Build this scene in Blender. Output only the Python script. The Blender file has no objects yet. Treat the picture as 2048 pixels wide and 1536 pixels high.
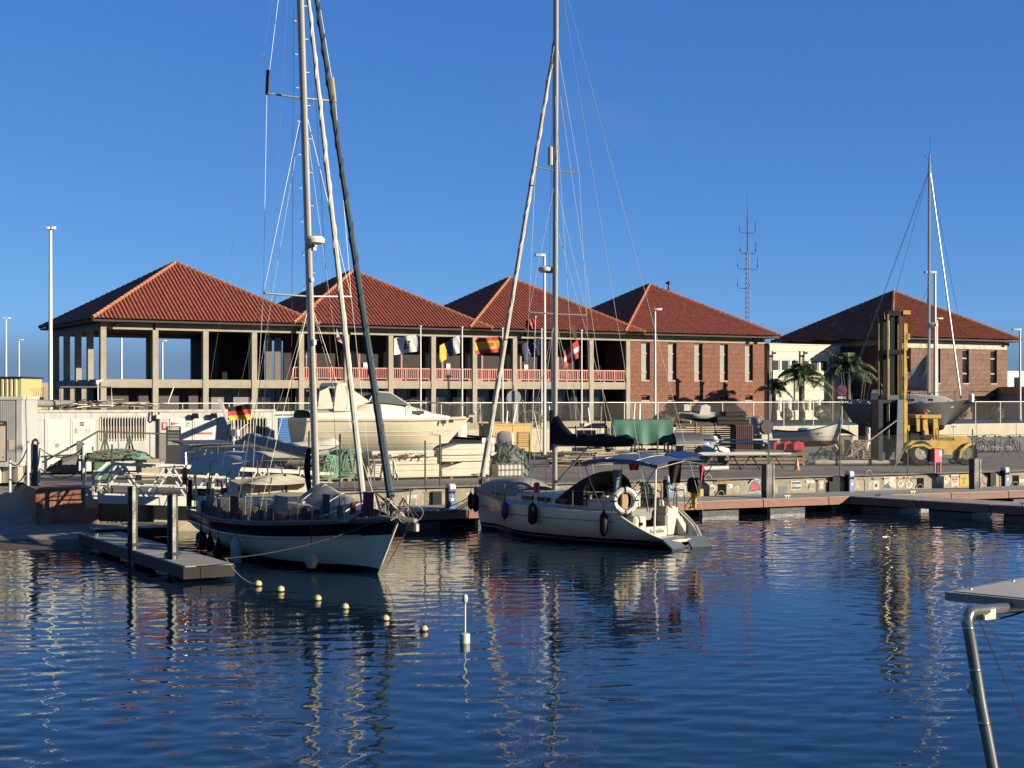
import bpy, bmesh, math, random
import numpy as np
from mathutils import Vector, Matrix, Euler
random.seed(7)
R = math.radians
scene = bpy.context.scene
COL = scene.collection

# ---------------------------------------------------------------- camera, sky, sun, exposure
F, CX, HY, CH = 2958.0, 1024.0, 795.0, 4.4           # focal length (photo px), centre column, horizon row, eye height (m)
cd = bpy.data.cameras.new('camera'); cam = bpy.data.objects.new('camera', cd); COL.objects.link(cam)
cam.location = (0, 0, CH); cam.rotation_euler = (R(90), 0, 0)
cd.sensor_width = 36; cd.lens = F / 2048 * 36; cd.shift_y = (HY - 768) / 2048; cd.clip_end = 9000; cd.clip_start = .1
scene.camera = cam
SUN_A, SUN_E = R(22), R(16)
SDIR = Vector((math.cos(SUN_A) * math.cos(SUN_E), -math.sin(SUN_A) * math.cos(SUN_E), math.sin(SUN_E)))
world = bpy.data.worlds.new('World'); scene.world = world; world.use_nodes = True
wn = world.node_tree; wn.nodes.clear()
sky = wn.nodes.new('ShaderNodeTexSky'); sky.sky_type = 'NISHITA'; sky.sun_disc = False
sky.sun_elevation = SUN_E; sky.sun_rotation = math.atan2(SDIR.x, SDIR.y)
sky.altitude = 0; sky.air_density = .5; sky.dust_density = 0; sky.ozone_density = 6.0
EXPO = 1.2
sepc = wn.nodes.new('ShaderNodeSeparateColor'); comc = wn.nodes.new('ShaderNodeCombineColor'); wn.links.new(sky.outputs[0], sepc.inputs[0])
for ch, (ref, tgt, pw) in enumerate(((.044, .074, .84), (.117, .225, .66), (.304, .61, .42))):     # per-channel regrade of the clear evening sky; exponents also dim the unseen zenith
    m1 = wn.nodes.new('ShaderNodeMath'); m1.operation = 'MULTIPLY'; m1.inputs[1].default_value = .085 / ref
    m2 = wn.nodes.new('ShaderNodeMath'); m2.operation = 'POWER'; m2.inputs[1].default_value = pw
    m3 = wn.nodes.new('ShaderNodeMath'); m3.operation = 'MULTIPLY'; m3.inputs[1].default_value = tgt / .1 / 2 ** EXPO
    wn.links.new(sepc.outputs[ch], m1.inputs[0]); wn.links.new(m1.outputs[0], m2.inputs[0]); wn.links.new(m2.outputs[0], m3.inputs[0]); wn.links.new(m3.outputs[0], comc.inputs[ch])
# low marine haze layer along the whole horizon
wtc = wn.nodes.new('ShaderNodeTexCoord'); wsx = wn.nodes.new('ShaderNodeSeparateXYZ'); wn.links.new(wtc.outputs['Generated'], wsx.inputs[0])
wmr = wn.nodes.new('ShaderNodeMapRange'); wmr.interpolation_type = 'SMOOTHSTEP'; wmr.inputs[1].default_value = .018; wmr.inputs[2].default_value = .056; wmr.inputs[3].default_value = 1; wmr.inputs[4].default_value = 0
wn.links.new(wsx.outputs[2], wmr.inputs[0])
wmx = wn.nodes.new('ShaderNodeMix'); wmx.data_type = 'RGBA'; wmx.inputs[7].default_value = (.160 * 10 / 2 ** EXPO, .275 * 10 / 2 ** EXPO, .45 * 10 / 2 ** EXPO, 1)
wn.links.new(wmr.outputs[0], wmx.inputs[0]); wn.links.new(comc.outputs[0], wmx.inputs[6])
bgn = wn.nodes.new('ShaderNodeBackground'); bgn.inputs['Strength'].default_value = .1
# a few faint wisps of cloud
wns = wn.nodes.new('ShaderNodeTexNoise'); wns.inputs['Scale'].default_value = 5.5; wns.inputs['Detail'].default_value = 5; wmp = wn.nodes.new('ShaderNodeMapping'); wmp.inputs['Scale'].default_value = (1, 1, 3.2); wmp.inputs['Location'].default_value = (.35, .1, .2)
wn.links.new(wtc.outputs['Generated'], wmp.inputs[0]); wn.links.new(wmp.outputs[0], wns.inputs['Vector'])
wcr = wn.nodes.new('ShaderNodeMapRange'); wcr.inputs[1].default_value = .58; wcr.inputs[2].default_value = .78; wcr.inputs[3].default_value = 0; wcr.inputs[4].default_value = .16; wn.links.new(wns.outputs[0], wcr.inputs[0])
wm2 = wn.nodes.new('ShaderNodeMix'); wm2.data_type = 'RGBA'; wm2.inputs[7].default_value = (.20 * 10 / 2 ** EXPO, .29 * 10 / 2 ** EXPO, .44 * 10 / 2 ** EXPO, 1); wn.links.new(wcr.outputs[0], wm2.inputs[0]); wn.links.new(wmx.outputs[2], wm2.inputs[6])
wo = wn.nodes.new('ShaderNodeOutputWorld'); wn.links.new(wm2.outputs[2], bgn.inputs[0]); wn.links.new(bgn.outputs[0], wo.inputs[0])
sl = bpy.data.lights.new('sun', 'SUN'); sl.energy = 5.0; sl.angle = R(.5); sl.color = (1, .91, .77)
so = bpy.data.objects.new('sun', sl); COL.objects.link(so); so.rotation_euler = SDIR.to_track_quat('Z', 'Y').to_euler(); so.location = (60, -30, 40)
vs = scene.view_settings; vs.view_transform = 'Standard'; vs.look = 'None'; vs.gamma = 1; vs.use_curve_mapping = False; vs.exposure = EXPO
scene.render.engine = 'CYCLES'

# ---------------------------------------------------------------- helpers
def P(px, py, Y): return Vector(((px - CX) / F * Y, Y, CH - (py - HY) / F * Y))
def G(px, py, z):
    Y = F * (CH - z) / (py - HY); return Vector(((px - CX) / F * Y, Y, z))
def XY(px, Y, z): return Vector(((px - CX) / F * Y, Y, z))

class MB:
    """collects faces for one mesh"""
    def __init__(s): s.v = []; s.f = []
    def add(s, vs_, fs):
        o = len(s.v); s.v += [tuple(p) for p in vs_]; s.f += [tuple(i + o for i in f) for f in fs]; return s
    def box(s, c, d, rz=0, taper=1.0, ry=0, rx=0):
        hx, hy, hz = d[0] / 2, d[1] / 2, d[2] / 2
        m = Euler((rx, ry, rz)).to_matrix(); c = Vector(c)
        p = [c + m @ Vector((x * (taper if z > 0 else 1), y * (taper if z > 0 else 1), z)) for z in (-hz, hz) for x, y in ((-hx, -hy), (hx, -hy), (hx, hy), (-hx, hy))]
        return s.add(p, [(3, 2, 1, 0), (4, 5, 6, 7), (0, 1, 5, 4), (1, 2, 6, 5), (2, 3, 7, 6), (3, 0, 4, 7)])
    def b2(s, a, b):
        return s.box([(a[i] + b[i]) / 2 for i in range(3)], [abs(b[i] - a[i]) for i in range(3)])
    def cbox(s, c, d, ch=.05, rz=0):
        """box with chamfered vertical and top edges"""
        hx, hy, hz = d[0] / 2, d[1] / 2, d[2] / 2; m = Euler((0, 0, rz)).to_matrix(); c = Vector(c)
        ring = lambda k, z: [c + m @ Vector((x, y, z)) for x, y in ((-hx + ch, -hy + k), (hx - ch, -hy + k), (hx - k, -hy + ch), (hx - k, hy - ch), (hx - ch, hy - k), (-hx + ch, hy - k), (-hx + k, hy - ch), (-hx + k, -hy + ch))]
        rs = [ring(0, -hz), ring(0, hz - ch), ring(ch * .95, hz)]
        return s.loft(rs, True, True)
    def bar(s, a, b, w, h=None, up=(0, 0, 1)):
        a, b = Vector(a), Vector(b); h = h or w; d = (b - a).normalized(); u = Vector(up)
        if abs(d.dot(u)) > .98: u = Vector((1, 0, 0))
        x = d.cross(u).normalized() * w / 2; y = x.cross(d).normalized() * h / 2
        p = [q + i * x + j * y for q in (a, b) for i, j in ((-1, -1), (1, -1), (1, 1), (-1, 1))]
        return s.add(p, [(3, 2, 1, 0), (4, 5, 6, 7), (0, 1, 5, 4), (1, 2, 6, 5), (2, 3, 7, 6), (3, 0, 4, 7)])
    def loft(s, rings, cap0=False, cap1=False, closed=True):
        n = len(rings[0]); vs_ = [p for r in rings for p in r]; fs = []
        for i in range(len(rings) - 1):
            for j in range(n if closed else n - 1):
                k = (j + 1) % n; fs.append((i * n + j, i * n + k, (i + 1) * n + k, (i + 1) * n + j))
        if cap0: fs.append(tuple(reversed(range(n))))
        if cap1: fs.append(tuple(range((len(rings) - 1) * n, len(rings) * n)))
        return s.add(vs_, fs)
    def tube(s, pts, r, n=6, cap=True):
        pts = [Vector(p) for p in pts]; rs = r if isinstance(r, (list, tuple)) else [r] * len(pts); rings = []; u = None
        for i, p in enumerate(pts):
            d = (pts[min(i + 1, len(pts) - 1)] - pts[max(i - 1, 0)])
            d = d.normalized() if d.length > 1e-9 else Vector((0, 0, 1))
            if u is None: u = d.orthogonal().normalized()
            else:
                u = u - d * u.dot(d); u = u.normalized() if u.length > 1e-6 else d.orthogonal().normalized()
            w = d.cross(u)
            rings.append([p + (u * math.cos(6.28318 * k / n) + w * math.sin(6.28318 * k / n)) * rs[i] for k in range(n)])
        return s.loft(rings, cap, cap)
    def lathe(s, prof, c=(0, 0, 0), n=16, axis='z', m=None):
        rings = []
        for r, z in prof:
            ring = []
            for k in range(n):
                a = 6.28318 * k / n; q = Vector((r * math.cos(a), r * math.sin(a), z))
                if axis == 'y': q = Vector((q.x, q.z, -q.y))
                if axis == 'x': q = Vector((q.z, q.y, -q.x))
                if m: q = m @ q
                ring.append(q + Vector(c))
            rings.append(ring)
        return s.loft(rings, True, True)
    def grid(s, fn, nu, nv):
        vs_ = [fn(i / nu, j / nv) for i in range(nu + 1) for j in range(nv + 1)]
        return s.add(vs_, [(i * (nv + 1) + j, (i + 1) * (nv + 1) + j, (i + 1) * (nv + 1) + j + 1, i * (nv + 1) + j + 1) for i in range(nu) for j in range(nv)])
    def poly(s, pts, h, axis='z'):
        """prism: outline pts (2D) extruded 0..h along an axis ('z': pts=(x,y); 'y': pts=(x,z) ; 'x': pts=(y,z))"""
        f = {'z': lambda a, b, t: (a, b, t), 'y': lambda a, b, t: (a, t, b), 'x': lambda a, b, t: (t, a, b)}[axis]
        h0, h1 = h if isinstance(h, (list, tuple)) else (0, h); n = len(pts)
        vs_ = [f(a, b, h0) for a, b in pts] + [f(a, b, h1) for a, b in pts]
        return s.add(vs_, [tuple(reversed(range(n))), tuple(range(n, 2 * n))] + [(i, (i + 1) % n, n + (i + 1) % n, n + i) for i in range(n)])
    def mesh(s, name, m, smooth=False, fix=True, angle=None):
        me = bpy.data.meshes.new(name); me.from_pydata(s.v, [], s.f)
        if fix:
            bm = bmesh.new(); bm.from_mesh(me); bmesh.ops.recalc_face_normals(bm, faces=bm.faces); bm.to_mesh(me); bm.free()
        if m: me.materials.append(m)
        if smooth:
            me.polygons.foreach_set('use_smooth', [True] * len(me.polygons))
            if angle: me.set_sharp_from_angle(angle=R(angle))
        me.update(); return me
    def build(s, name, m, parent=None, smooth=False, fix=True, angle=40, **kw):
        o = bpy.data.objects.new(name, s.mesh(name, m, smooth, fix, angle if smooth else None)); COL.objects.link(o)
        if parent is not None: o.parent = parent
        for k, v in kw.items(): o[k] = v
        return o

def tag(o, label=None, cat=None, group=None, kind=None):
    if label: o['label'] = label
    if cat: o['category'] = cat
    if group: o['group'] = group
    if kind: o['kind'] = kind
    return o
def empty(name, loc=(0, 0, 0), rz=0, label=None, cat=None, group=None, parent=None):
    o = bpy.data.objects.new(name, None); COL.objects.link(o); o.location = loc; o.rotation_euler = (0, 0, rz)
    o.empty_display_size = .2
    if parent is not None: o.parent = parent
    return tag(o, label, cat, group)
def inst(name, me, parent=None, loc=(0, 0, 0), rz=0, scale=None, rot=None):
    o = bpy.data.objects.new(name, me); COL.objects.link(o); o.location = loc; o.rotation_euler = rot or (0, 0, rz)
    if scale: o.scale = scale
    if parent is not None: o.parent = parent
    return o
def dup(o, parent=None, loc=None, rz=None, label=None):
    c = o.copy(); COL.objects.link(c)
    if parent is not None: c.parent = parent
    if loc is not None: c.location = loc
    if rz is not None: c.rotation_euler = (0, 0, rz)
    if label: c['label'] = label
    for ch in list(o.children): dup(ch, c)
    return c
def text(body, size, m, parent, loc, rot, name='lettering', ext=.004, align='CENTER', sx=1):
    cu = bpy.data.curves.new(name, 'FONT'); cu.body = body; cu.size = size; cu.extrude = ext; cu.align_x = align; cu.align_y = 'CENTER'; cu.resolution_u = 2
    t = bpy.data.objects.new(name + '_c', cu); COL.objects.link(t)
    bpy.context.view_layer.update()
    me = bpy.data.meshes.new_from_object(t.evaluated_get(bpy.context.evaluated_depsgraph_get()))
    bpy.data.objects.remove(t); bpy.data.curves.remove(cu)
    me.materials.clear(); me.materials.append(m)
    o = bpy.data.objects.new(name, me); COL.objects.link(o); o.location = loc; o.rotation_euler = rot; o.scale = (sx, 1, 1)
    if parent is not None: o.parent = parent
    return o

# ---------------------------------------------------------------- materials
MATS = {}
def warm(c): return (c[0] * .61, c[1] * .582, c[2] * .505)          # base colours warmed and dimmed: neutral, deeper shade put into the paint
def mat(name, col, rough=.6, metal=0, var=.12, scale=2.0, bump=0, bscale=25, rnd=0, tint=None, tamt=.5, tscale=1.2, stretch=(1, 1, 1), spec=.5, streak=0):
    if name in MATS: return MATS[name]
    if max(col) < .03 and spec == .5: spec = .2
    col = warm(col); tint = warm(tint) if tint else None
    m = bpy.data.materials.new(name); m.use_nodes = True; nt = m.node_tree; b = nt.nodes['Principled BSDF']; L = nt.links.new
    b.inputs['Roughness'].default_value = rough; b.inputs['Metallic'].default_value = metal; b.inputs['Specular IOR Level'].default_value = spec
    tc = nt.nodes.new('ShaderNodeTexCoord'); mp = nt.nodes.new('ShaderNodeMapping'); mp.inputs['Scale'].default_value = stretch
    L(tc.outputs['Object'], mp.inputs[0])
    n1 = nt.nodes.new('ShaderNodeTexNoise'); n1.inputs['Scale'].default_value = scale; n1.inputs['Detail'].default_value = 6; n1.inputs['Roughness'].default_value = .62
    L(mp.outputs[0], n1.inputs['Vector'])
    mr = nt.nodes.new('ShaderNodeMapRange'); mr.inputs[1].default_value = .25; mr.inputs[2].default_value = .75; mr.inputs[3].default_value = 1 - var * 1.6; mr.inputs[4].default_value = 1 + var
    L(n1.outputs[0], mr.inputs[0]); val = mr.outputs[0]
    if rnd:
        oi = nt.nodes.new('ShaderNodeObjectInfo'); r2 = nt.nodes.new('ShaderNodeMapRange'); r2.inputs[3].default_value = 1 - rnd; r2.inputs[4].default_value = 1 + rnd
        L(oi.outputs['Random'], r2.inputs[0]); mu = nt.nodes.new('ShaderNodeMath'); mu.operation = 'MULTIPLY'; L(val, mu.inputs[0]); L(r2.outputs[0], mu.inputs[1]); val = mu.outputs[0]
    base = None
    if tint is not None or streak:
        n2 = nt.nodes.new('ShaderNodeTexNoise'); n2.inputs['Scale'].default_value = tscale; n2.inputs['Detail'].default_value = 5; n2.inputs['Roughness'].default_value = .7
        m2 = nt.nodes.new('ShaderNodeMapping'); m2.inputs['Location'].default_value = (3.1, 7.7, 1.3)
        if streak: m2.inputs['Scale'].default_value = (streak, streak, .35)
        L(tc.outputs['Object'], m2.inputs[0]); L(m2.outputs[0], n2.inputs['Vector'])
        cr = nt.nodes.new('ShaderNodeMapRange'); cr.inputs[1].default_value = .48; cr.inputs[2].default_value = .68; cr.inputs[3].default_value = 0; cr.inputs[4].default_value = tamt
        L(n2.outputs[0], cr.inputs[0])
        mx = nt.nodes.new('ShaderNodeMix'); mx.data_type = 'RGBA'; mx.inputs[6].default_value = (*col, 1); mx.inputs[7].default_value = (*(tint or col), 1)
        L(cr.outputs[0], mx.inputs[0]); base = mx.outputs[2]
    hv = nt.nodes.new('ShaderNodeHueSaturation'); hv.inputs['Color'].default_value = (*col, 1)
    if base: L(base, hv.inputs['Color'])
    L(val, hv.inputs['Value']); L(hv.outputs[0], b.inputs['Base Color'])
    if bump:
        nb = nt.nodes.new('ShaderNodeTexNoise'); nb.inputs['Scale'].default_value = bscale; nb.inputs['Detail'].default_value = 4; L(mp.outputs[0], nb.inputs['Vector'])
        bu = nt.nodes.new('ShaderNodeBump'); bu.inputs['Strength'].default_value = bump; bu.inputs['Distance'].default_value = .03; L(nb.outputs[0], bu.inputs['Height']); L(bu.outputs[0], b.inputs['Normal'])
    MATS[name] = m; return m
def bands(name, zs, cols, rough=.3, var=.05, z0=-2.0, z1=4.0):
    """paint that changes colour at fixed heights of its own object (boot top, stripes)"""
    m = mat(name, cols[0], rough, 0, var, 1.5); nt = m.node_tree; L = nt.links.new
    hv = [n for n in nt.nodes if n.type == 'HUE_SAT'][0]; tc = [n for n in nt.nodes if n.type == 'TEX_COORD'][0]
    sp = nt.nodes.new('ShaderNodeSeparateXYZ'); L(tc.outputs['Object'], sp.inputs[0])
    mr = nt.nodes.new('ShaderNodeMapRange'); mr.inputs[1].default_value = z0; mr.inputs[2].default_value = z1; L(sp.outputs[2], mr.inputs[0])
    cr = nt.nodes.new('ShaderNodeValToRGB'); cr.color_ramp.interpolation = 'CONSTANT'; e = cr.color_ramp.elements
    e[0].position = 0; e[0].color = (*cols[0], 1); e.remove(e[1])
    cols = [warm(c) for c in cols]; e[0].color = (*cols[0], 1)
    for z, c in zip(zs, cols[1:]):
        k = e.new((z - z0) / (z1 - z0)); k.color = (*c, 1)
    L(mr.outputs[0], cr.inputs[0]); L(cr.outputs[0], hv.inputs['Color']); return m

concrete = mat('concrete', (.42, .38, .31), .85, var=.14, scale=1.2, bump=.25, bscale=18, tint=(.30, .27, .22), tamt=.5, tscale=.6, streak=1.2)
qconcrete = mat('quay_concrete', (.40, .35, .27), .9, var=.2, scale=1.6, bump=.5, bscale=14, tint=(.22, .18, .13), tamt=.65, tscale=.8)
asphalt = mat('asphalt', (.20, .175, .14), .9, var=.25, scale=.5, bump=.5, bscale=12, tint=(.30, .26, .205), tamt=.7, tscale=.15)
steel = mat('galvanised_steel', (.36, .345, .31), .5, .45, var=.15, scale=3)
stainless = mat('stainless_steel', (.50, .47, .40), .24, .85, var=.05)
white = mat('white_paint', (.74, .72, .66), .4, var=.06, scale=1.5, tint=(.58, .53, .43), tamt=.35, tscale=1.2)
wpole = mat('white_pole_paint', (.78, .77, .73), .4, var=.04)
black = mat('black_rubber', (.007, .007, .007), .6, var=.2)
darkmetal = mat('dark_metal', (.03, .03, .032), .5, .4, var=.2)
wood = mat('timber', (.36, .26, .16), .8, var=.25, scale=3, stretch=(1, 6, 6), tint=(.2, .16, .12), tamt=.6)
greenpaint = mat('green_paint', (.05, .10, .075), .6, var=.2)
red = mat('red_paint', (.55, .035, .04), .4, var=.12)
glass = mat('window_glass', (.02, .022, .025), .06, 0, var=.1, spec=.8)
# ================================================================ SETTING
YZ, SZ = 1.2, 2.4                                     # yard and street level above the water
def quay_y(x): return 52.3 + .547 * (x + 3) if x < -3 else 52.3 + .467 * (x + 3)
UQ = Vector((.906, .423, 0)); NQ = Vector((.423, -.906, 0)); AQ = math.atan2(UQ.y, UQ.x)
def wall_pt(t): return Vector((32.9 + .869 * t, 105 + .495 * t, 0))      # line of the retaining wall between yard and street
TH = R(29.7); UB = Vector((math.cos(TH), math.sin(TH), 0)); NB = Vector((math.sin(TH), -math.cos(TH), 0))

# ---- water: one sheet, really displaced near the boats
def make_water():
    x0, x1, y0, y1, st = -32.0, 32.0, 10.0, 64.0, .10
    nx, ny = int((x1 - x0) / st) + 1, int((y1 - y0) / st) + 1
    xs = np.linspace(x0, x1, nx); ys = np.linspace(y0, y1, ny); Xg, Yg = np.meshgrid(xs, ys, indexing='ij')
    rng = np.random.default_rng(5); Z = np.zeros_like(Xg)
    lams = np.concatenate([np.geomspace(.27, 1.0, 50), np.geomspace(1.2, 7, 9)])
    for k, lam in enumerate(lams):
        a = rng.normal(1.68, .75); kx, ky = math.cos(a) * 6.283 / lam, math.sin(a) * 6.283 / lam
        slope = .0132 if lam < .7 else .0105 if lam < 1.1 else .0034
        amp = slope * lam / 6.283
        wob = .7 * np.sin(Xg * .31 + rng.uniform(0, 6)) + .7 * np.sin(Yg * .23 + rng.uniform(0, 6)) + .35 * np.sin(Xg * .9 + Yg * .5 + rng.uniform(0, 6))
        env = .55 + .45 * np.sin(Xg * rng.uniform(.1, .5) + Yg * rng.uniform(.1, .5) + rng.uniform(0, 6))
        Z += amp * env * np.sin(kx * Xg + ky * Yg + rng.uniform(0, 6.28) + wob)
    patch = .85 + .28 * np.sin(Xg * .19 + Yg * .11 + 1) + .24 * np.sin(Xg * -.13 + Yg * .27 + 2.2) + .16 * np.sin(Xg * .41 + Yg * -.33); Z *= np.clip(patch, .3, 1.5)
    fade = np.clip(np.minimum.reduce([Xg - x0, x1 - Xg, Yg - y0, y1 - Yg]) / 2, 0, 1); Z *= fade
    co = np.stack([Xg, Yg, Z], -1).reshape(-1, 3)
    i = np.arange(nx - 1)[:, None]; j = np.arange(ny - 1)[None, :]; q = i * ny + j
    fa = np.stack([q, q + ny, q + ny + 1, q + 1], -1).reshape(-1, 4)
    B = 4000.; n = len(co)
    ring = np.array([[x0, y0, 0], [x1, y0, 0], [x1, y1, 0], [x0, y1, 0], [-B, -300, 0], [B, -300, 0], [B, B, 0], [-B, B, 0]], float)
    co = np.concatenate([co, ring]); fr = np.array([[0, 4, 5, 1], [1, 5, 6, 2], [2, 6, 7, 3], [3, 7, 4, 0]]) + n
    fa = np.concatenate([fa, fr])
    me = bpy.data.meshes.new('water'); me.vertices.add(len(co)); me.vertices.foreach_set('co', co.ravel())
    me.loops.add(fa.size); me.loops.foreach_set('vertex_index', fa.ravel().astype(np.int32))
    me.polygons.add(len(fa)); me.polygons.foreach_set('loop_start', np.arange(0, fa.size, 4, dtype=np.int32))
    me.polygons.foreach_set('use_smooth', [True] * len(fa)); me.update(calc_edges=True); me.validate()
    m = bpy.data.materials.new('harbour_water'); m.use_nodes = True; nt = m.node_tree; b = nt.nodes['Principled BSDF']
    b.inputs['Base Color'].default_value = (.004, .012, .020, 1); b.inputs['Roughness'].default_value = .015; b.inputs['IOR'].default_value = 1.33
    tc = nt.nodes.new('ShaderNodeTexCoord'); mp = nt.nodes.new('ShaderNodeMapping'); mp.inputs['Scale'].default_value = (.62, 1, 1); mp.inputs['Rotation'].default_value = (0, 0, R(12))
    nz = nt.nodes.new('ShaderNodeTexNoise'); nz.inputs['Scale'].default_value = 8.5; nz.inputs['Detail'].default_value = 2.5; nz.inputs['Roughness'].default_value = .5; nz.inputs['Distortion'].default_value = .3
    bu = nt.nodes.new('ShaderNodeBump'); bu.inputs['Strength'].default_value = 1; bu.inputs['Distance'].default_value = .0035
    # calm and ruffled patches
    pn = nt.nodes.new('ShaderNodeTexNoise'); pn.inputs['Scale'].default_value = .16; pn.inputs['Detail'].default_value = 2
    pr = nt.nodes.new('ShaderNodeMapRange'); pr.inputs[1].default_value = .35; pr.inputs[2].default_value = .65; pr.inputs[3].default_value = .35; pr.inputs[4].default_value = 1.0
    nt.links.new(tc.outputs['Object'], pn.inputs['Vector']); nt.links.new(pn.outputs[0], pr.inputs[0]); nt.links.new(pr.outputs[0], bu.inputs['Strength'])
    nt.links.new(tc.outputs['Object'], mp.inputs[0]); nt.links.new(mp.outputs[0], nz.inputs['Vector']); nt.links.new(nz.outputs[0], bu.inputs['Height']); nt.links.new(bu.outputs[0], b.inputs['Normal'])
    me.materials.append(m); o = bpy.data.objects.new('water', me); COL.objects.link(o); tag(o, kind='structure'); return o
make_water()

# ---- yard ground, street, slipway
edge = [(-15.4, 48.2), (-13.6, 46.5), (-3, 52.3), (45, 52.3 + .467 * 48)]
wl, wr = wall_pt(-95), wall_pt(60)
MB().add([(-15.1, 48.6, YZ), (-13.35, 47.75, YZ), (-3, 52.3, YZ), (60, quay_y(60), YZ), (wr.x, wr.y, YZ), (wl.x, wl.y, YZ), (-60, 57, YZ), (-19, 57, YZ)], [tuple(range(8))]).build('yard_ground', asphalt, kind='structure')
o1, o2 = wl - NB * 3000, wr - NB * 3000
st_m = mat('street_paving', (.2, .18, .155), .9, var=.15, scale=.4, bump=.2)
MB().add([(wl.x - 3000, wl.y - 900, SZ), (wr.x + 1800, wr.y + 900, SZ), (o2.x + 1800, o2.y + 900, SZ), (o1.x - 3000, o1.y, SZ)], [(0, 1, 2, 3)]).build('street', st_m, kind='structure')
ramp_m = bands('slipway_concrete', [.0, .13], [(.03, .027, .016), (.09, .075, .045), (.36, .30, .22)], .85, .25, -2, 2)
nb_ = ramp_m.node_tree
rp = MB(); zr = lambda y: YZ - .084 * (57 - y)
L_ = [(-60, 57), (-60, 48), (-60, 40), (-60, 30)]; RR = [(-19, 57), (-13.6, 48.2), (-9.5, 40), (-7.2, 30)]
for a, b, c, d in zip(L_, L_[1:], RR, RR[1:]):
    n = 14
    rp.grid(lambda u, v: (lambda x, y: (x, y, zr(y) + .02 * math.sin(x * 1.7 + y) * math.sin(y * 2.3)))(((a[0] * (1 - u) + b[0] * u) * (1 - v) + (c[0] * (1 - u) + d[0] * u) * v), a[1] * (1 - u) + b[1] * u), 10, 30)
rp.build('slipway', ramp_m, kind='structure', smooth=True)
# side of the slipway slab that drops into the water
MB().poly([(-14.2, 48.2), (-9.5, 40), (-7.2, 30), (-8.5, 30), (-11, 40), (-15.6, 48.2)], (-2.2, -.9)).build('slipway_edge', ramp_m, kind='structure')

# ---- retaining wall with street fence
rw = empty('retaining_wall', wall_pt(0), TH, 'long low beige concrete retaining wall behind the boatyard', 'wall')
blk = MB().b2((0, -.15, YZ - .1), (3.96, .15, 2.55)).mesh('wall_panel', mat('beige_concrete', (.52, .47, .37), .85, var=.16, scale=1, tint=(.36, .31, .24), tamt=.5, streak=1.5))
for k in range(-22, 12): inst('wall_panel', blk, rw, (k * 4, 0, 0))
fr = empty('street_fence', wall_pt(0), TH, 'pale rail fence with thin posts on top of the beige retaining wall', 'fence')
MB().bar((-85, 0, 4.1), (38, 0, 4.1), .045).build('top_rail', wpole, fr)
fpost = MB().bar((0, 0, 2.55), (0, 0, 4.075), .045).mesh('post', steel)
for k in range(-34, 16): inst('post', fpost, fr, (k * 2.5, 0, 0))
def chain_mesh(L, h, s=.09, w=.0045):
    m = MB(); n = int((L + h) / s)
    for k in range(n + 1):
        for sg in (1, -1):
            a = k * s - (h if sg > 0 else 0); za, zb = 0, h; xa, xb = a, a + sg * h
            if xa < 0: za = -xa if sg > 0 else za; xa = 0
            if xb > L: zb = h - (xb - L); xb = L
            if xb < 0: zb = xa; xb = 0
            if xa > L: za = xa - L; xa = L
            if zb - za < .02: continue
            m.add([(xa - w, 0, za), (xa + w, 0, za), (xb + w, 0, zb), (xb - w, 0, zb), (xa, w * 2, za), (xb, w * 2, zb)], [(0, 1, 2, 3), (0, 4, 5, 3), (1, 2, 5, 4)])
    return m
netm = mat('fence_wire', (.16, .17, .15), .5, .5, var=.1)
nb2 = chain_mesh(120, 1.4, .16, .004).build('wire_mesh', netm, fr, fix=False, kind='stuff'); nb2.location = (-85, 0, 2.62)

# ---- quay wall: copings and facing blocks with painted marks (marks come later)
qw = empty('quay_wall', (-3, 52.3, 0), AQ, 'weathered concrete quay wall with painted marks above the pontoon', 'wall'); tag(qw, kind='structure')
def qloc(x, y):                                      # world -> along-quay coordinate
    d = Vector((x + 3, y - 52.3, 0)); return d.dot(UQ), d.dot(NQ)
fb = MB().poly([(0, -2.0), (.0, 1.0), (.22, 1.212), (1.0, 1.212), (1.0, -2.0)], (.02, 2.38), 'x').mesh('facing_block', qconcrete)
SPAN = 2.4; gaps = {1.55, }
for k in range(-4, 16):
    x = k * SPAN
    inst('facing_block', fb, qw, (x, 0, 0))
fb2 = MB().poly([(0, -2.0), (.0, 1.0), (.12, 1.212), (1.0, 1.212), (1.0, -2.0)], (.02, 2.38), 'x').mesh('facing_block', mat('shade_dark_concrete', (.19, .155, .115), .9, var=.3, scale=1.4, bump=.5, bscale=10, tint=(.09, .075, .055), tamt=.7, tscale=.9)); ql = empty('quay_wall', (-13.32, 47.78, 0), math.atan2(4.52, 10.32), 'shaded bare concrete quay wall behind the white gangway', 'wall'); tag(ql, kind='structure')  # darker, browner concrete colour stands in for the shade on this stretch
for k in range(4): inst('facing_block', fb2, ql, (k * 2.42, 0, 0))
MB().poly([(-13.6, 48.0), (-13.3, 47.9), (-3.2, 52.3), (-3, 53), (-13.4, 48.9)], (-2, 1.0)).build('quay_core', qconcrete, kind='structure')
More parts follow.
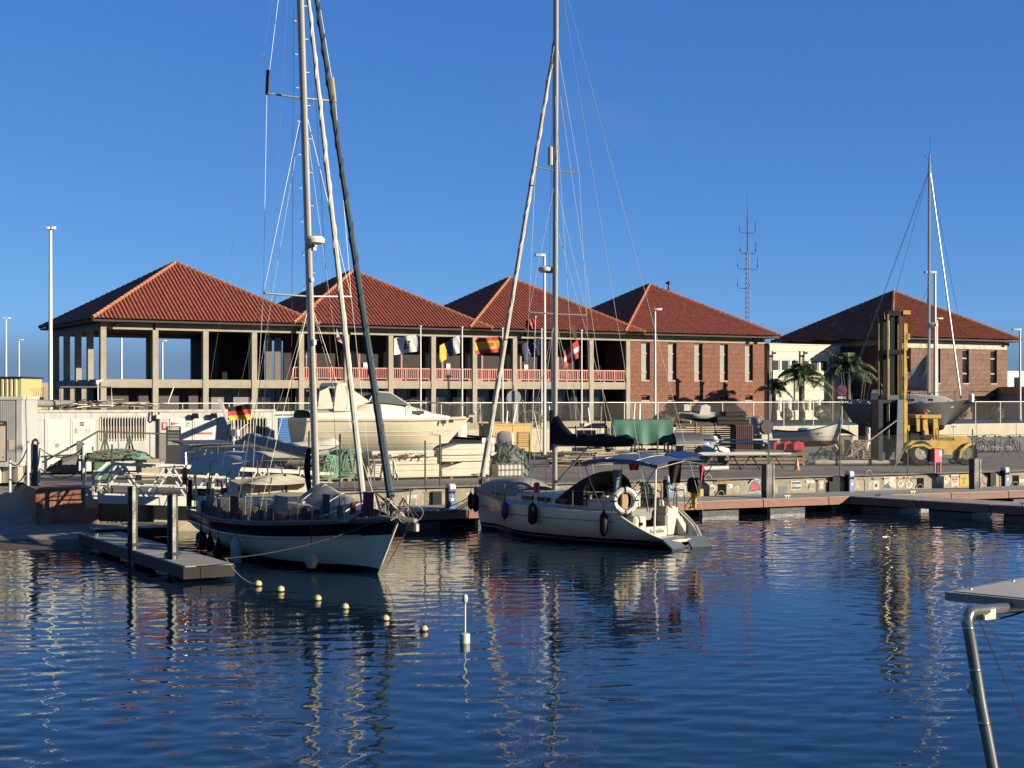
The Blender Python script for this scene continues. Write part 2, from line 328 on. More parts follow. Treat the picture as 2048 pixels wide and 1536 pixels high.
# ---- red stone block at the top of the slipway
rb = empty('stone_block', (0, 0, 0), 0, 'rough red-brown stone block with cream patch beside the slipway', 'stone block')
redstone = mat('red_tuff', (.36, .15, .09), .9, var=.35, scale=2.5, bump=.9, bscale=9, tint=(.42, .33, .25), tamt=.55, tscale=1.6)
MB().poly([(-15.14, 47.0), (-13.42, 47.5), (-13.32, 47.6), (-13.35, 48.9), (-15.1, 50.2)], (.1, 1.5)).build('block', redstone, rb)
MB().poly([(-14.02, 1.0), (-13.85, .86), (-13.58, .86), (-13.56, 1.515), (-14.15, 1.515), (-14.12, 1.3)], (0, .9), 'y').build('patch', mat('cream_render', (.55, .47, .33), .9, var=.15, bump=.4), rb).location = (.24, 47.42, 0); rb.children[-1].rotation_euler = (0, 0, 0)
MB().add([(-15.14, 47.01, .2), (-15.1, 50.2, 1.45), (-17.6, 53.6, 1.22), (-18, 54.0, .7), (-15.14, 47.01, 1.49), (-15.2, 50.4, 1.45), (-17.4, 53.8, 1.22)], [(0, 3, 2, 4), (4, 2, 6, 5)]).build('side_wall', redstone, rb)

# ---- pontoons
deckm = mat('pontoon_deck', (.36, .345, .295), .8, var=.12, scale=2, bump=.25, bscale=40, rnd=.06)
FASC = mat('pontoon_timber', (.29, .135, .09), .75, var=.25, scale=4, stretch=(1, 8, 8), rnd=.12)
flom = mat('float_plastic', (.05, .052, .05), .35, var=.35, scale=3, bump=.3, bscale=5)
cleatm = mat('cleat_metal', (.5, .5, .48), .35, .9)
def pontoon(a, d, length, width, label, step=3.0, z=.6, fl=1.75, fm=None):
    fascm = fm or FASC
    """a: start of the front edge, d: unit direction, deck lies to the left of d"""
    ang = math.atan2(d[1], d[0]); p = empty('pontoon', (a[0], a[1], 0), ang, label, 'pontoon', 'floating pontoons')
    n = int(round(length / step)); s = length / n
    dk = MB().cbox((s / 2, width / 2, z - .04), (s - .02, width, .08), .015).mesh('deck_panel', deckm)
    fa = MB().b2((.01, -.05, z - .30), (s - .03, .0, z - .025)).mesh('fascia_board', fascm)
    fe = MB().cbox((fl / 2, width / 2, .11), (fl, width - .3, .42), .09).mesh('float', flom)
    cl = MB().bar((-.14, 0, .09), (.14, 0, .09), .035).bar((-.06, 0, 0), (-.06, 0, .08), .04).bar((.06, 0, 0), (.06, 0, .08), .04).mesh('cleat', cleatm)
    MB().b2((0, .05, z - .28), (length, .13, z - .09)).b2((0, width - .13, z - .28), (length, width - .05, z - .09)).build('frame', darkmetal, p)
    for k in range(n):
        inst('deck_panel', dk, p, (k * s, 0, 0)); inst('fascia_board', fa, p, (k * s, 0, 0)); inst('fascia_board', fa, p, (k * s, width + .05, 0)); inst('float', fe, p, (k * s + .35, 0, 0))
        if k % 2 == 0: inst('cleat', cl, p, (k * s + s * .4, .14, z))
    MB().b2((length, -.05, z - .3), (length + .05, width, z - .025)).build('end_board', fascm, p)
    return p
f0 = Vector((-9.5, 49.0, 0)) + NQ * 2.4
pontoon((-3 + NQ.x * 2.5 - UQ.x * 5.5, 52.3 + NQ.y * 2.5 - UQ.y * 5.5), UQ, 42, 2.4, 'long grey pontoon with red timber edge along the quay wall')
pontoon((13.0, 57.0), Vector((.67, -.742, 0)), 15, 1.9, 'grey finger pontoon running out at the right edge')
pontoon((-12.7, 43.5), Vector((.505, -.863, 0)), 9.8, 1.2, 'narrow grey finger pontoon beside the black banded sailboat', z=.40, fl=1.2, fm=mat('dark_timber', (.02, .016, .013), .6, var=.3))  # fascia boards here take a near-black timber colour
pontoon((-12.75, 45.15), UQ, 2.5, 1.9, 'small landing pontoon under the white gangway', z=.38, fl=1.2, fm=mat('dark_timber', (.055, .042, .035)), step=2.5)
# guide piles: steel channel posts with a white worn face
pilem = mat('pile_steel', (.035, .035, .033), .5, .4, var=.5, scale=2, tint=(.2, .2, .18), tamt=.5, tscale=1.5, streak=1.5)
def pile(p, top, w, label, bot=-1.5):
    t = empty('guide_pile', (p[0], p[1], 0), AQ if p[0] > 0 else R(-35), label, 'pile', 'pontoon guide piles')
    MB().b2((-w / 2, -w / 2, bot), (w / 2, w / 2, top)).build('post', pilem, t)
    MB().b2((w / 2 - .02, -w / 2 - .03, bot), (w / 2 + .012, -w / 2 + w * .5, top - .01)).build('flange', mat('pile_white', (.50, .49, .45), .4, .3, var=.25, tint=(.05, .045, .04), tamt=.95, tscale=1.8), t)
    MB().b2((-w / 2 - .04, -w / 2 - .03, bot), (-w / 2 + .02, w / 2, top - .01)).build('flange', pilem, t)
    MB().b2((-w / 2 - .06, -w / 2 - .08, .5), (w / 2 + .06, w / 2 + .06, .58)).build('guide_ring', darkmetal, t)
pile(XY(1536, 56.2, 0), 4.4 - (928 - 795) / F * 56.2, .3, 'white faced steel pile before the red sail mark on quay')
pile(XY(1950, 61.5, 0), 4.4 - (917 - 795) / F * 61.5, .3, 'white faced steel pile right of the yellow heart mark')
pile(XY(267, 38.9, 0), 4.4 - (972 - 795) / F * 38.9, .15, 'far steel pile on the narrow finger pontoon')
pile(XY(347, 36.6, 0), 4.4 - (988 - 795) / F * 36.6, .15, 'near steel pile on the narrow finger pontoon')
# ================================================================ BUILDINGS
OB = Vector((-27.9, 101.0, 0)); BAY = 3.6
conc_b = mat('facade_concrete', (.40, .355, .28), .85, var=.13, scale=.9, bump=.2, bscale=12, tint=(.29, .25, .19), tamt=.5, tscale=.5, streak=1.0)
tile = mat('roof_tile', (.46, .125, .06), .75, var=.3, scale=3, tint=(.27, .09, .05), tamt=.6, tscale=1.3)
tile_old = mat('roof_tile_orange', (.50, .15, .055), .75, var=.3, scale=3, tint=(.3, .09, .04), tamt=.5, tscale=.7)
ridge_m = mat('ridge_tile', (.50, .21, .10), .75, var=.25, scale=4)
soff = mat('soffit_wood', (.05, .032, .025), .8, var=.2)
brown = mat('brown_panel', (.05, .036, .032), .7, var=.15, scale=1)
darkwood = mat('dark_wood_wall', (.022, .010, .008), .6, var=.3, scale=2)
rail_m = mat('red_rail_paint', (.52, .12, .075), .5, var=.12)
orange = mat('orange_wood', (.36, .10, .05), .5, var=.2)
pale_pane = mat('pale_glass', (.42, .44, .41), .12, 0, var=.12, scale=.8)  # pale grey-green base colour with a glossy finish
stone_m = mat('tuff_slab', (.26, .105, .06), .9, var=.4, scale=3.0, bump=.6, bscale=8, rnd=.10, tint=(.13, .06, .045), tamt=.7, tscale=2.6)
stone_r = mat('tuff_slab_grey', (.235, .135, .095), .9, var=.4, scale=3.0, bump=.6, bscale=8, rnd=.11, tint=(.15, .09, .065), tamt=.7, tscale=2.6)
mortar = mat('mortar', (.13, .07, .05), .95, var=.2)
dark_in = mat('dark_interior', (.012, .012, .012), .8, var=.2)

def tile_face(W, rise, m, cols=56, row=.42, stepz=.006):
    """barrel tiled triangular slope: local x along the eave (centred), y inwards, z up"""
    half = W / 2; SL = math.hypot(half, rise); ny_, nz_ = half / SL, rise / SL; mb = MB()
    nrm = (0, -nz_, ny_); prof = [(0, -.02), (.16, .05), (.34, .095), (.5, .11), (.66, .095), (.84, .05)]
    xs = []; hs_ = []; cw = W / cols
    for c in range(cols):
        for u, h in prof: xs.append(-half + (c + u) * cw); hs_.append(h)
    xs.append(half); hs_.append(0)
    def pt(x, v, h): return (x, v * ny_ + nrm[1] * h, v * nz_ + nrm[2] * h)
    for i in range(len(xs) - 1):
        va, vb = SL * (1 - abs(xs[i]) / half), SL * (1 - abs(xs[i + 1]) / half); vm = max(va, vb); k = 0; v = 0.0
        while v < vm - 1e-4:
            t = min(v + row, vm); la, lb = min(v, va), min(v, vb); ta, tb = min(t, va), min(t, vb)
            o = len(mb.v); s0, s1 = stepz, 0
            mb.v += [pt(xs[i], la, hs_[i] + s0), pt(xs[i + 1], lb, hs_[i + 1] + s0), pt(xs[i + 1], tb, hs_[i + 1] + s1), pt(xs[i], ta, hs_[i] + s1)]
            mb.f.append((o, o + 1, o + 2, o + 3)); v = t
    return mb.mesh('tiled_slope', m, smooth=False, fix=False)
ROOFW, RISE, EZ = 16.4, 4.72, 9.72
face_a = tile_face(ROOFW, RISE, tile); face_b = tile_face(ROOFW, RISE, tile_old, 56, .36, .03)
def hip_mesh():
    mb = MB(); n = 26
    for k in range(n):
        a, b = k / n, (k + 1.12) / n
        p = lambda t: Vector((ROOFW / 2 * (1 - t), ROOFW / 2 * (1 - t), RISE * t + .06))
        mb.tube([p(a) + Vector((0, 0, .03)), p(min(b, 1))], [.15, .125], 6)
    return mb.mesh('hip_ridge', ridge_m)
hipm = hip_mesh()
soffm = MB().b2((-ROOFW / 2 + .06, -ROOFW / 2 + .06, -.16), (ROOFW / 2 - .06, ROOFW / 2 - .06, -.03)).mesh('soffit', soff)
def roof(parent, cx, cy, fm):
    r = empty('roof', (cx, cy, EZ), 0, parent=parent)
    for k in range(4):
        f = inst('tiled_slope', fm, r, rot=(0, 0, k * R(90))); f['kind'] = 'stuff'
        a = k * R(90); f.location = (math.sin(a) * ROOFW / 2, -math.cos(a) * ROOFW / 2, 0)
        inst('hip_ridge', hipm, r, rz=a)
    inst('soffit', soffm, r); return r

def split_wall(parent, x0, x1, z0, z1, holes, slab_m, back_name='wall', yf=0.0, cw=.86, rh=.43, seed=1):
    """stone slab cladding on a backing wall, real openings at holes=(xa,xb,za,zb); face towards -y"""
    rnd = random.Random(seed); zs = sorted({z0, z1} | {h[2] for h in holes} | {h[3] for h in holes}); back = MB()
    unit = MB().add([(-.5, .06, -.5), (.5, .06, -.5), (.5, .06, .5), (-.5, .06, .5), (-.5, 0, -.5), (.5, 0, -.5), (.5, 0, .5), (-.5, 0, .5)], [(4, 5, 6, 7), (0, 1, 5, 4), (1, 2, 6, 5), (2, 3, 7, 6), (3, 0, 4, 7)]).mesh('slab', slab_m)
    cnt = 0; rest = MB(); row_i = 0
    for za, zb in zip(zs, zs[1:]):
        hs_ = sorted((h[0], h[1]) for h in holes if h[2] < zb - .01 and h[3] > za + .01)
        iv = []; x = x0
        for a, b in hs_: iv.append((x, a)); x = b
        iv.append((x, x1))
        for a, b in iv: back.b2((a, yf + .05, za), (b, yf + .40, zb))
        n = max(1, round((zb - za) / rh)); hh = (zb - za) / n
        for r in range(n):
            row_i += 1; off = (row_i * .37) % 1 * cw
            for a, b in iv:
                cuts = [a]; g = x0 - off
                while g < b:
                    g += cw * rnd.choice((.75, 1, 1, 1.2))
                    if a + .25 < g < b - .25: cuts.append(g)
                cuts.append(b)
                for c, d in zip(cuts, cuts[1:]):
                    o = inst('slab', unit, parent, ((c + d) / 2, yf - rnd.uniform(0, .012), za + hh * (r + .5)), scale=(d - c - .008, 1, hh - .008)); cnt += 1
    back.build(back_name, mortar, parent); return cnt

# ---- main building
hb = empty('harbour_building', OB, TH, 'long two-storey harbour building with four red pyramid roofs and concrete columns', 'building')
colm = MB().cbox((0, 0, (SZ + 9.1) / 2), (.42, .42, 9.1 - SZ), .03).mesh('column', conc_b)
for i in range(13): inst('column', colm, hb, (i * BAY, .21, 0))
for j in range(1, 5): inst('column', colm, hb, (.0, .21 + j * 3.5, 0))
for i in range(1, 9): inst('column', colm, hb, (i * BAY, 14.2, 0))
bl = MB().b2((.22, .06, 5.08), (BAY - .22, .36, 5.66)).mesh('floor_beam', conc_b)
bu = MB().b2((.01, -.02, 9.09), (BAY - .01, .4, 9.55)).mesh('roof_beam', conc_b)
for i in range(12): inst('floor_beam', bl, hb, (i * BAY, 0, 0)); inst('floor_beam', bl, hb, (i * BAY, 13.9, 0))
for i in range(16): inst('roof_beam', bu, hb, (i * BAY - (.2 if i == 0 else 0), 0, 0)); inst('roof_beam', bu, hb, (i * BAY, 14.0, 0))
sb1 = MB().b2((-.17, .45, 5.08), (.17, 3.25, 5.66)).mesh('floor_beam', conc_b); sb2 = MB().b2((-.22, .42, 9.09), (.2, 3.9, 9.55)).mesh('roof_beam', conc_b)
for j in range(4): inst('floor_beam', sb1, hb, (0, j * 3.5, 0)); inst('roof_beam', sb2, hb, (0, j * 3.5, 0))
MB().b2((.2, .4, 5.15), (43.2, 13.9, 5.6)).build('floor_slab', conc_b, hb)
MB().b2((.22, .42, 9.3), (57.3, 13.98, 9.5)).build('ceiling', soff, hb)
for k in range(4): roof(hb, 7.2 + 14.4 * k, 7.2, face_a)
# ground floor: recessed brown walls and glazing
for i in range(12):
    x = i * BAY
    if i in (0, 1): MB().b2((x + .25, 1.6, SZ), (x + BAY - .05, 1.75, 5.1)).build('brown_wall', brown, hb)
    else:
        g = MB()
        for q in range(3): g.b2((x + .3 + q * 1.02, 1.9, SZ + .3), (x + 1.26 + q * 1.02, 1.94, 5.05))
        g.build('shop_glazing', glass, hb)
        fr_ = MB()
        for q in range(4): fr_.b2((x + .24 + q * 1.02, 1.86, SZ), (x + .3 + q * 1.02, 1.98, 5.1))
        fr_.b2((x + .24, 1.86, 4.0), (x + 3.4, 1.97, 4.06)); fr_.build('window_frame', darkmetal, hb)
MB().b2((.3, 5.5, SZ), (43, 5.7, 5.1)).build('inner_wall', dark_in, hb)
MB().b2((8.2, 1.85, SZ), (11.0, 1.95, 5.1)).build('grey_panel', mat('grey_panel', (.17, .17, .165), .6), hb)
# upper floor of the open pavilion: stair core, panes
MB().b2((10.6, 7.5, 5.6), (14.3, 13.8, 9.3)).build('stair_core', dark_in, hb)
for x in (11.6, 12.9, 13.6): MB().b2((x, 3.4, 5.6), (x + .5, 3.5, 8.9)).build('glass_screen', mat('screen_panel', (.16, .14, .13), .25), hb)
MB().b2((14.4, 3.6, 5.6), (43.2, 3.8, 9.3)).build('gallery_wall', darkwood, hb)
for i in range(4, 12):
    x = i * BAY + 1.0; d = empty('door', (x, 3.55, 5.6), parent=hb)
    MB().b2((0, 0, 0), (.14, .08, 2.35)).b2((1.5, 0, 0), (1.64, .08, 2.35)).b2((.14, 0, 2.2), (1.5, .08, 2.35)).b2((.76, 0, 0), (.86, .08, 2.2)).b2((.14, .0, .0), (1.5, .06, .3)).build('door_frame', orange, d)
    MB().b2((.14, .03, .3), (.76, .05, 2.2)).b2((.86, .03, .3), (1.5, .05, 2.2)).build('pane', glass, d)
    if i % 2: MB().b2((x + 1.9, 3.52, 6.6), (x + 2.25, 3.58, 7.1)).build('notice', white, hb)
MB().b2((34.2, 3.3, 8.75), (38.6, 3.4, 9.05)).build('sign_board', mat('pale_sign', (.5, .46, .42), .5), hb)
def railing(x0, x1):
    m = MB().b2((x0, .1, 6.55), (x1, .2, 6.64)).b2((x0, .1, 5.80), (x1, .2, 5.87)); n = int((x1 - x0) / .17)
    for k in range(n + 1):
        x = x0 + (x1 - x0) * k / n; big = k % 6 == 0; w = .05 if big else .027
        m.b2((x - w, .1 if big else .13, 5.66 if big else 5.87), (x + w, .2 if big else .17, 6.55))
    return m
rl = railing(.25, BAY - .25).mesh('railing', rail_m)
for i in range(4, 12): inst('railing', rl, hb, (i * BAY, 0, 0))
railing(13.8, 14.2).build('railing', rail_m, hb)
# tuff-clad last pavilion
holes = []
for k in range(5):
    x = 44.55 + 2.73 * k; holes += [(x, x + .86, 5.75, 9.0), (x, x + .86, 4.06, 4.58)]
split_wall(hb, 43.42, 57.6, SZ, 9.09, holes, stone_m, 'tuff_wall', .06)
MB().b2((57.2, .5, SZ), (57.58, 14.3, 9.09)).b2((43.3, .5, SZ), (43.45, 14.2, 9.09)).b2((43.4, 14.0, SZ), (57.6, 14.3, 9.09)).build('side_wall', mortar, hb)
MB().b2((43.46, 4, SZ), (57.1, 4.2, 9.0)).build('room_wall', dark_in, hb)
def window(parent, x, za, zb, w, y, fm, pm, bars=(), sill=True):
    wd = empty('window', (x, y, 0), parent=parent); t = .07
    f = MB().b2((0, 0, za), (t, .1, zb)).b2((w - t - .04, 0, za), (w, .1, zb)).b2((t, 0, zb - t - .03), (w - t - .04, .1, zb)).b2((t, 0, za), (w - t - .04, .1, za + t))
    for b in bars: f.b2((t, 0, b - .06), (w - t - .04, .12, b + .06))
    if sill: f.b2((.002, -.2, za + .002), (w - .002, -.01, za + .12))
    f.build('frame', fm, wd); zs = [za + t] + list(bars) + [zb - t]
    for a, b in zip(zs, zs[1:]): MB().b2((t, .05, a + .06), (w - t - .04, .07, b - .06)).build('pane', pm, wd)
wfm = mat('window_frame_red', (.42, .13, .08), .5, var=.12)
for k in range(5):
    x = 44.55 + 2.73 * k
    window(hb, x, 5.75, 9.0, .86, .28, wfm, pale_pane, (6.53, 8.09)); window(hb, x, 4.06, 4.58, .86, .28, wfm, glass)
# lamps and cameras on the beams
def floodlight(parent, x, z, rz=0.4):
    e = empty('floodlight', (x, -.06, z), rz, parent=parent)
    MB().bar((0, .05, 0), (0, -.35, .05), .05).build('bracket', darkmetal, e); MB().box((0.05, -.42, 0), (.36, .2, .2), .3, .8, .3).build('lamp', black, e)
for x in (.55, 13.9, 18.2, 32.9, 55.8, 56.7): floodlight(hb, x, 9.35)
MB().lathe([(.15, 0), (.17, .25), (.1, .32), (.1, .75), (.28, .8), (.28, .95), (.05, 1.05)], (54.5, 10, 14.1), 10).lathe([(.16, 0), (.16, 3.2)], (54.5, 10, 11.0), 10).build('roof_vent', darkmetal, hb)

# ---- tuff pavilion on the right
rbld = empty('stone_building', (33.7, 131.2, 0), TH, 'separate square stone building with orange pyramid roof at the right', 'building')
holes = []
for k in range(4): holes.append((1.45 + 3.63 * k, 2.28 + 3.63 * k, 5.6, 8.82))
holes.append((12.34, 13.17, SZ, 4.9)); holes.append((1.45, 2.28, SZ, 4.9))
split_wall(rbld, -.2, 14.6, SZ, 8.85, holes, stone_r, 'tuff_wall', 0, 1.0, .43, 4)
for k in range(4): window(rbld, 1.45 + 3.63 * k, 5.6, 8.82, .83, .16, mat('window_frame_wood', (.40, .22, .12), .5), glass, (6.6, 8.0))
for x in (12.34, 1.45):
    d = empty('door', (x, .25, SZ), parent=rbld); MB().b2((0, 0, 0), (.83, .06, 2.5)).build('leaf', dark_in, d)
    if x > 5: MB().b2((.1, -.12, 2.1), (.72, -.06, 2.5)).build('green_sign', mat('green_sign', (.02, .22, .09), .4), d)
MB().b2((-.15, .5, SZ), (.2, 14.4, 9.09)).b2((14.2, .5, SZ), (14.55, 14.4, 9.09)).b2((.2, 14.1, SZ), (14.2, 14.4, 9.09)).build('side_wall', mortar, rbld)
bu4 = MB().b2((0, -.06, 8.85), (3.62, .4, 9.5)).mesh('roof_beam', mat('pale_beam', (.6, .55, .45), .85, var=.15, streak=1.2, tint=(.36, .33, .27), tamt=.5))
for i in range(4): inst('roof_beam', bu4, rbld, (-.1 + i * 3.65, 0, 0))
bs4 = MB().b2((-.25, .42, 9.09), (.2, 14.5, 9.6)).build('roof_beam', conc_b, rbld)
roof(rbld, 7.2, 7.2, face_b)
floodlight(rbld, 14.0, 9.35)
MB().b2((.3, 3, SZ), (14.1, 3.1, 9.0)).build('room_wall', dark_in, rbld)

# ---- cream link building
cb = empty('cream_building', OB + UB * 58.4 - NB * .3, TH, 'cream panelled office building with window rows behind the palms', 'building')
cream = mat('cream_panel', (.60, .55, .42), .6, var=.05, scale=.8, rnd=.03)
cw_ = 8.2; WX = [.2 + 1.13 * k for k in range(7)]
pan = MB()
for i in range(2): pass
rows = [SZ, 3.2, 4.2, 5.05, 5.9, 6.75, 7.75, 8.5, 9.07]
hol = {(4): 0}
for r, (a, b) in enumerate(zip(rows, rows[1:])):
    segs = [(0, cw_)]
    if r in (1, 5):
        segs = []; x = 0
        for wx in WX: segs.append((x, wx)); x = wx + .92
        segs.append((x, cw_))
    for s in segs:
        if s[1] - s[0] > .05: MB().cbox(((s[0] + s[1]) / 2, .1, (a + b) / 2), (s[1] - s[0] - .012, .2, b - a - .025), .012).build('panel', cream, cb)
    if r in (1, 5):
        for wx in WX:
            w = empty('window', (wx, .06, 0), parent=cb)
            MB().b2((0, 0, a), (.07, .08, b)).b2((.85, 0, a), (.92, .08, b)).b2((.07, 0, a), (.85, .08, a + .06)).b2((.07, 0, b - .06), (.85, .08, b)).build('frame', white, w)
            MB().b2((.07, .04, a + .06), (.85, .06, b - .06)).build('pane', mat('office_glass', (.05, .06, .065), .08, spec=.8), w)
MB().b2((.02, .22, SZ), (cw_ - .02, 9, 9.0)).build('core_wall', cream, cb)
MB().b2((-.1, -.05, 9.07), (cw_ + .1, 9, 9.17)).build('roof_edge', cream, cb)

# ---- radio mast behind the building
am = empty('radio_mast', XY(1495, 152, SZ), R(20), 'slender lattice radio mast with curved antenna arms behind the roofs', 'radio mast')
amm = mat('mast_paint', (.20, .10, .09), .5, .3, var=.2)
lat = MB(); hb_ = 17.0; w = .26
cor = [(w, 0), (-w / 2, w * .87), (-w / 2, -w * .87)]
for x, y in cor: lat.tube([(x, y, 0), (x * .8, y * .8, hb_)], .045, 4)
for k in range(34):
    z = hb_ * k / 34
    for q in range(3): lat.tube([(*cor[q], z), (*cor[(q + 1) % 3], z + .5)], .022, 3)
lat.build('lattice', amm, am)
MB().tube([(0, 0, hb_), (0, 0, 20.5)], .07, 6).tube([(0, 0, 20.5), (0, 0, 23.4)], [.04, .02], 5).build('spire', amm, am)
for (zz, l, r) in ((18.9, .95, .9), (16.8, .85, .95), (15.2, 1.15, 1.15), (13.2, 1.15, .2)):
    MB().tube([(-l, 0, zz + 1.2), (-l, 0, zz + .2), (-l + .2, 0, zz), (r - .2, 0, zz), (r, 0, zz + .2), (r, 0, zz + 1.2)], .028, 4).tube([(-l, 0, zz + .2), (-l, 0, zz + .5)], .05, 5).tube([(r, 0, zz + .2), (r, 0, zz + .5)], .05, 5).build('antenna_arm', darkmetal, am)

# ---- breakwater and far things
bw = empty('breakwater_wall', (0, 0, 0), 0, 'pale beige sea wall beyond the left end of the building', 'wall')
bwp = MB().b2((0, -.4, 0), (7.96, .4, 6.0)).mesh('wall_panel', mat('sea_wall', (.50, .42, .31), .9, var=.15, scale=.5, rnd=.05))
for k in range(14): inst('wall_panel', bwp, bw, (-95 + k * 8 * .97, 150 + k * 8 * .22, 0), R(12.8))
# ================================================================ STREET: lamps, flags, palms
def lamp(px, ytop, Y, zb, rad, label, arm=-1, two=False, head=.9):
    p = XY(px, Y, zb); h = CH - (ytop - HY) / F * Y - zb
    t = empty('street_lamp', p, 0, label, 'street lamp', 'white street lamps')
    MB().tube([(0, 0, 0), (0, 0, h * .5), (0, 0, h)], [rad * 1.15, rad, rad * .75], 10).build('pole', wpole, t, smooth=True)
    MB().lathe([(rad * 2, 0), (rad * 2, .06), (rad * 1.3, .1)], n=10).build('base_plate', steel, t)
    for s in ((1, -1) if two else (arm,)):
        MB().loft([[(s * (head * q), y * w, h + z) for y, z in ((-.16, -.02), (.16, -.02), (.1, .12), (-.1, .12))] for q, w in ((-.12, .7), (.35, 1.1), (.85, .9), (1, .4))], True, True).build('lamp_head', wpole, t)
    return t
lamp(101, 458, 78, YZ, .105, 'tall thick white lamp post behind the white cabins', two=True, head=.28)
lamp(1089, 512, 81, YZ, .085, 'white lamp post just behind the mast of the right sailboat', -1, head=.55)
lamp(1310, 620, 108, SZ, .09, 'white lamp post before the red stone wall', 1, head=.5)
lamp(1870, 546, 98, SZ, .10, 'white lamp post beside the grey yacht mast', -1, head=.75)
lamp(1874, 638, 127, SZ, .09, 'shorter lamp post close to the orange roofed building', 1, head=.5)
lamp(2040, 660, 128, SZ, .10, 'lamp post at the right edge of the picture', -1, head=.7)
lamp(12, 637, 185, 0, .13, 'distant lamp post at the far left edge', two=True, head=.55)
lamp(38, 680, 210, 0, .11, 'distant short lamp post second from the left edge', 1, head=.6)
lamp(243, 640, 190, 0, .13, 'distant lamp post seen through the first open bay', 1, head=.6)
lamp(325, 682, 200, 0, .12, 'distant lamp post seen through the second open bay', 1, head=.6)
# yellow beacon beyond the building
bc = empty('harbour_beacon', XY(394, 175, 0), 0, 'yellow and dark conical beacon seen through the open gallery', 'beacon')
MB().lathe([(.9, 0), (.62, 6.6)], n=8).build('base', darkmetal, bc); MB().lathe([(.62, 6.6), (.42, 8.2)], n=8).build('band', mat('beacon_yellow', (.7, .5, .03), .5), bc); MB().lathe([(.42, 8.2), (.12, 10.2), (.03, 10.9)], n=8).build('tip', darkmetal, bc)

def cloth(w, h, ua, ub, va, vb, droop, wave, seed, tip=0.0, nu=14, nv=6):
    """piece of a flag: u along the fly (towards -x), v down the hoist"""
    def f(u, v):
        U = ua + (ub - ua) * u; V = va + (vb - va) * v
        x = -w * U * (1 - .25 * droop); z = -h * V - droop * w * (U ** 1.3) * .8 + tip * U * (V - .5) * h
        y = wave * w * math.sin(U * 8 + V * 1.4 + seed) * (.25 + U) + .03 * math.sin(U * 17 + V * 6 + seed)
        return (x, y, z)
    return MB().grid(f, nu, nv)
def cl(name, c): return mat(name, c, .8, var=.1, scale=4)
FW, FBL, FY, FR, FDB, FK = cl('flag_white', (.72, .71, .68)), cl('flag_blue', (.03, .08, .22)), cl('flag_yellow', (.75, .48, .03)), cl('flag_red', (.55, .03, .035)), cl('flag_navy', (.012, .02, .09)), cl('flag_black', (.012, .012, .012))
def flag(loc, w, h, parts, label, droop=.15, wave=.09, seed=0, vertical=False, rz=0, tip=0):
    t = empty('flag', loc, rz, label, 'flag', 'flags')
    acc = 0
    for fr_, m in parts:
        a, b = acc, acc + fr_; acc = b
        (cloth(w, h, a, b, 0, 1, droop, wave, seed, tip, 7, 8) if vertical else cloth(w, h, 0, 1, a, b, droop, wave, seed, tip, 16, 4)).build('stripe', m, t, smooth=True, fix=False)
    return t
def on_cloth(t, m, cu, cv, r, w, h, droop, wave, seed, tip=0, n=8, name='emblem', sq=1.0):
    pts = []
    for k in range(n):
        a = 6.283 * k / n; U, V = cu + r * sq * math.cos(a), cv + r * math.sin(a) * w / h
        pts.append((-w * U * (1 - .25 * droop), wave * w * math.sin(U * 8 + V * 1.4 + seed) * (.25 + U) + .03 * math.sin(U * 17 + V * 6 + seed) - .012, -h * V - droop * w * (U ** 1.3) * .8 + tip * U * (V - .5) * h))
    MB().add(pts, [tuple(range(n))]).build(name, m, t, fix=False)
FP = [(841, 655), (924, 657), (1005, 659), (1083, 661), (1163, 663)]
fl_lab = ['flagpole carrying the torn white flag', 'flagpole carrying the white blue and yellow flag', 'flagpole carrying the red and yellow flag', 'flagpole carrying the dark blue starred flag', 'flagpole carrying the red and white flag']
for k, (px, yt) in enumerate(FP):
    Y = 96 + k * 1.6; p = XY(px, Y, SZ); h = CH - (yt - HY) / F * Y - SZ
    t = empty('flagpole', p, 0, fl_lab[k], 'flagpole', 'flagpoles before the building')
    MB().tube([(0, 0, 0), (0, 0, h)], [.075, .05], 8).build('pole', wpole, t, smooth=True); MB().lathe([(.02, 0), (.09, .03), (.09, .1), (.02, .14)], (0, 0, h), 8).build('finial', wpole, t)
def fpos(k, y):
    Y = 96 + k * 1.6; q = P(FP[k][0] - 2, y, Y); q.x -= .06; return q
f1 = flag(fpos(0, 669), 1.65, 1.1, [(1, FW)], 'torn white flag with dark strokes on the first pole', .18, .09, 1)
for cu, cv in ((.45, .34), (.47, .5), (.49, .66)):
    for s in (1, -1): on_cloth(f1, FDB, cu + s * .07, cv + .02 * s, .085, 1.65, 1.1, .18, .09, 1, n=4, name='stroke', sq=.9) if s > 0 else on_cloth(f1, FDB, cu - .07, cv + .03, .06, 1.65, 1.1, .18, .09, 1, n=4, name='stroke')
flag(fpos(1, 671), 1.55, 1.15, [(.34, FW), (.33, FBL), (.33, FY)], 'limp white blue and yellow flag on the second pole', .55, .10, 2.2, True)
f3 = flag(fpos(2, 673), 1.75, 1.05, [(.25, FR), (.5, FY), (.25, FR)], 'red yellow red striped flag on the third pole', .10, .10, .6)
on_cloth(f3, FR, .36, .5, .12, 1.75, 1.05, .10, .10, .6, n=8); on_cloth(f3, cl('crest_brown', (.3, .12, .04)), .36, .5, .07, 1.75, 1.05, .10, .10, .6, n=6)
f4 = flag(fpos(3, 675), 1.35, 1.2, [(1, FDB)], 'dark blue flag with a ring of stars on the fourth pole', .45, .12, 3)
for k in range(12): on_cloth(f4, FY if k % 2 else FW, .42 + .2 * math.cos(k * .5236), .5 + .3 * math.sin(k * .5236), .03, 1.35, 1.2, .45, .12, 3, n=5, name='star')
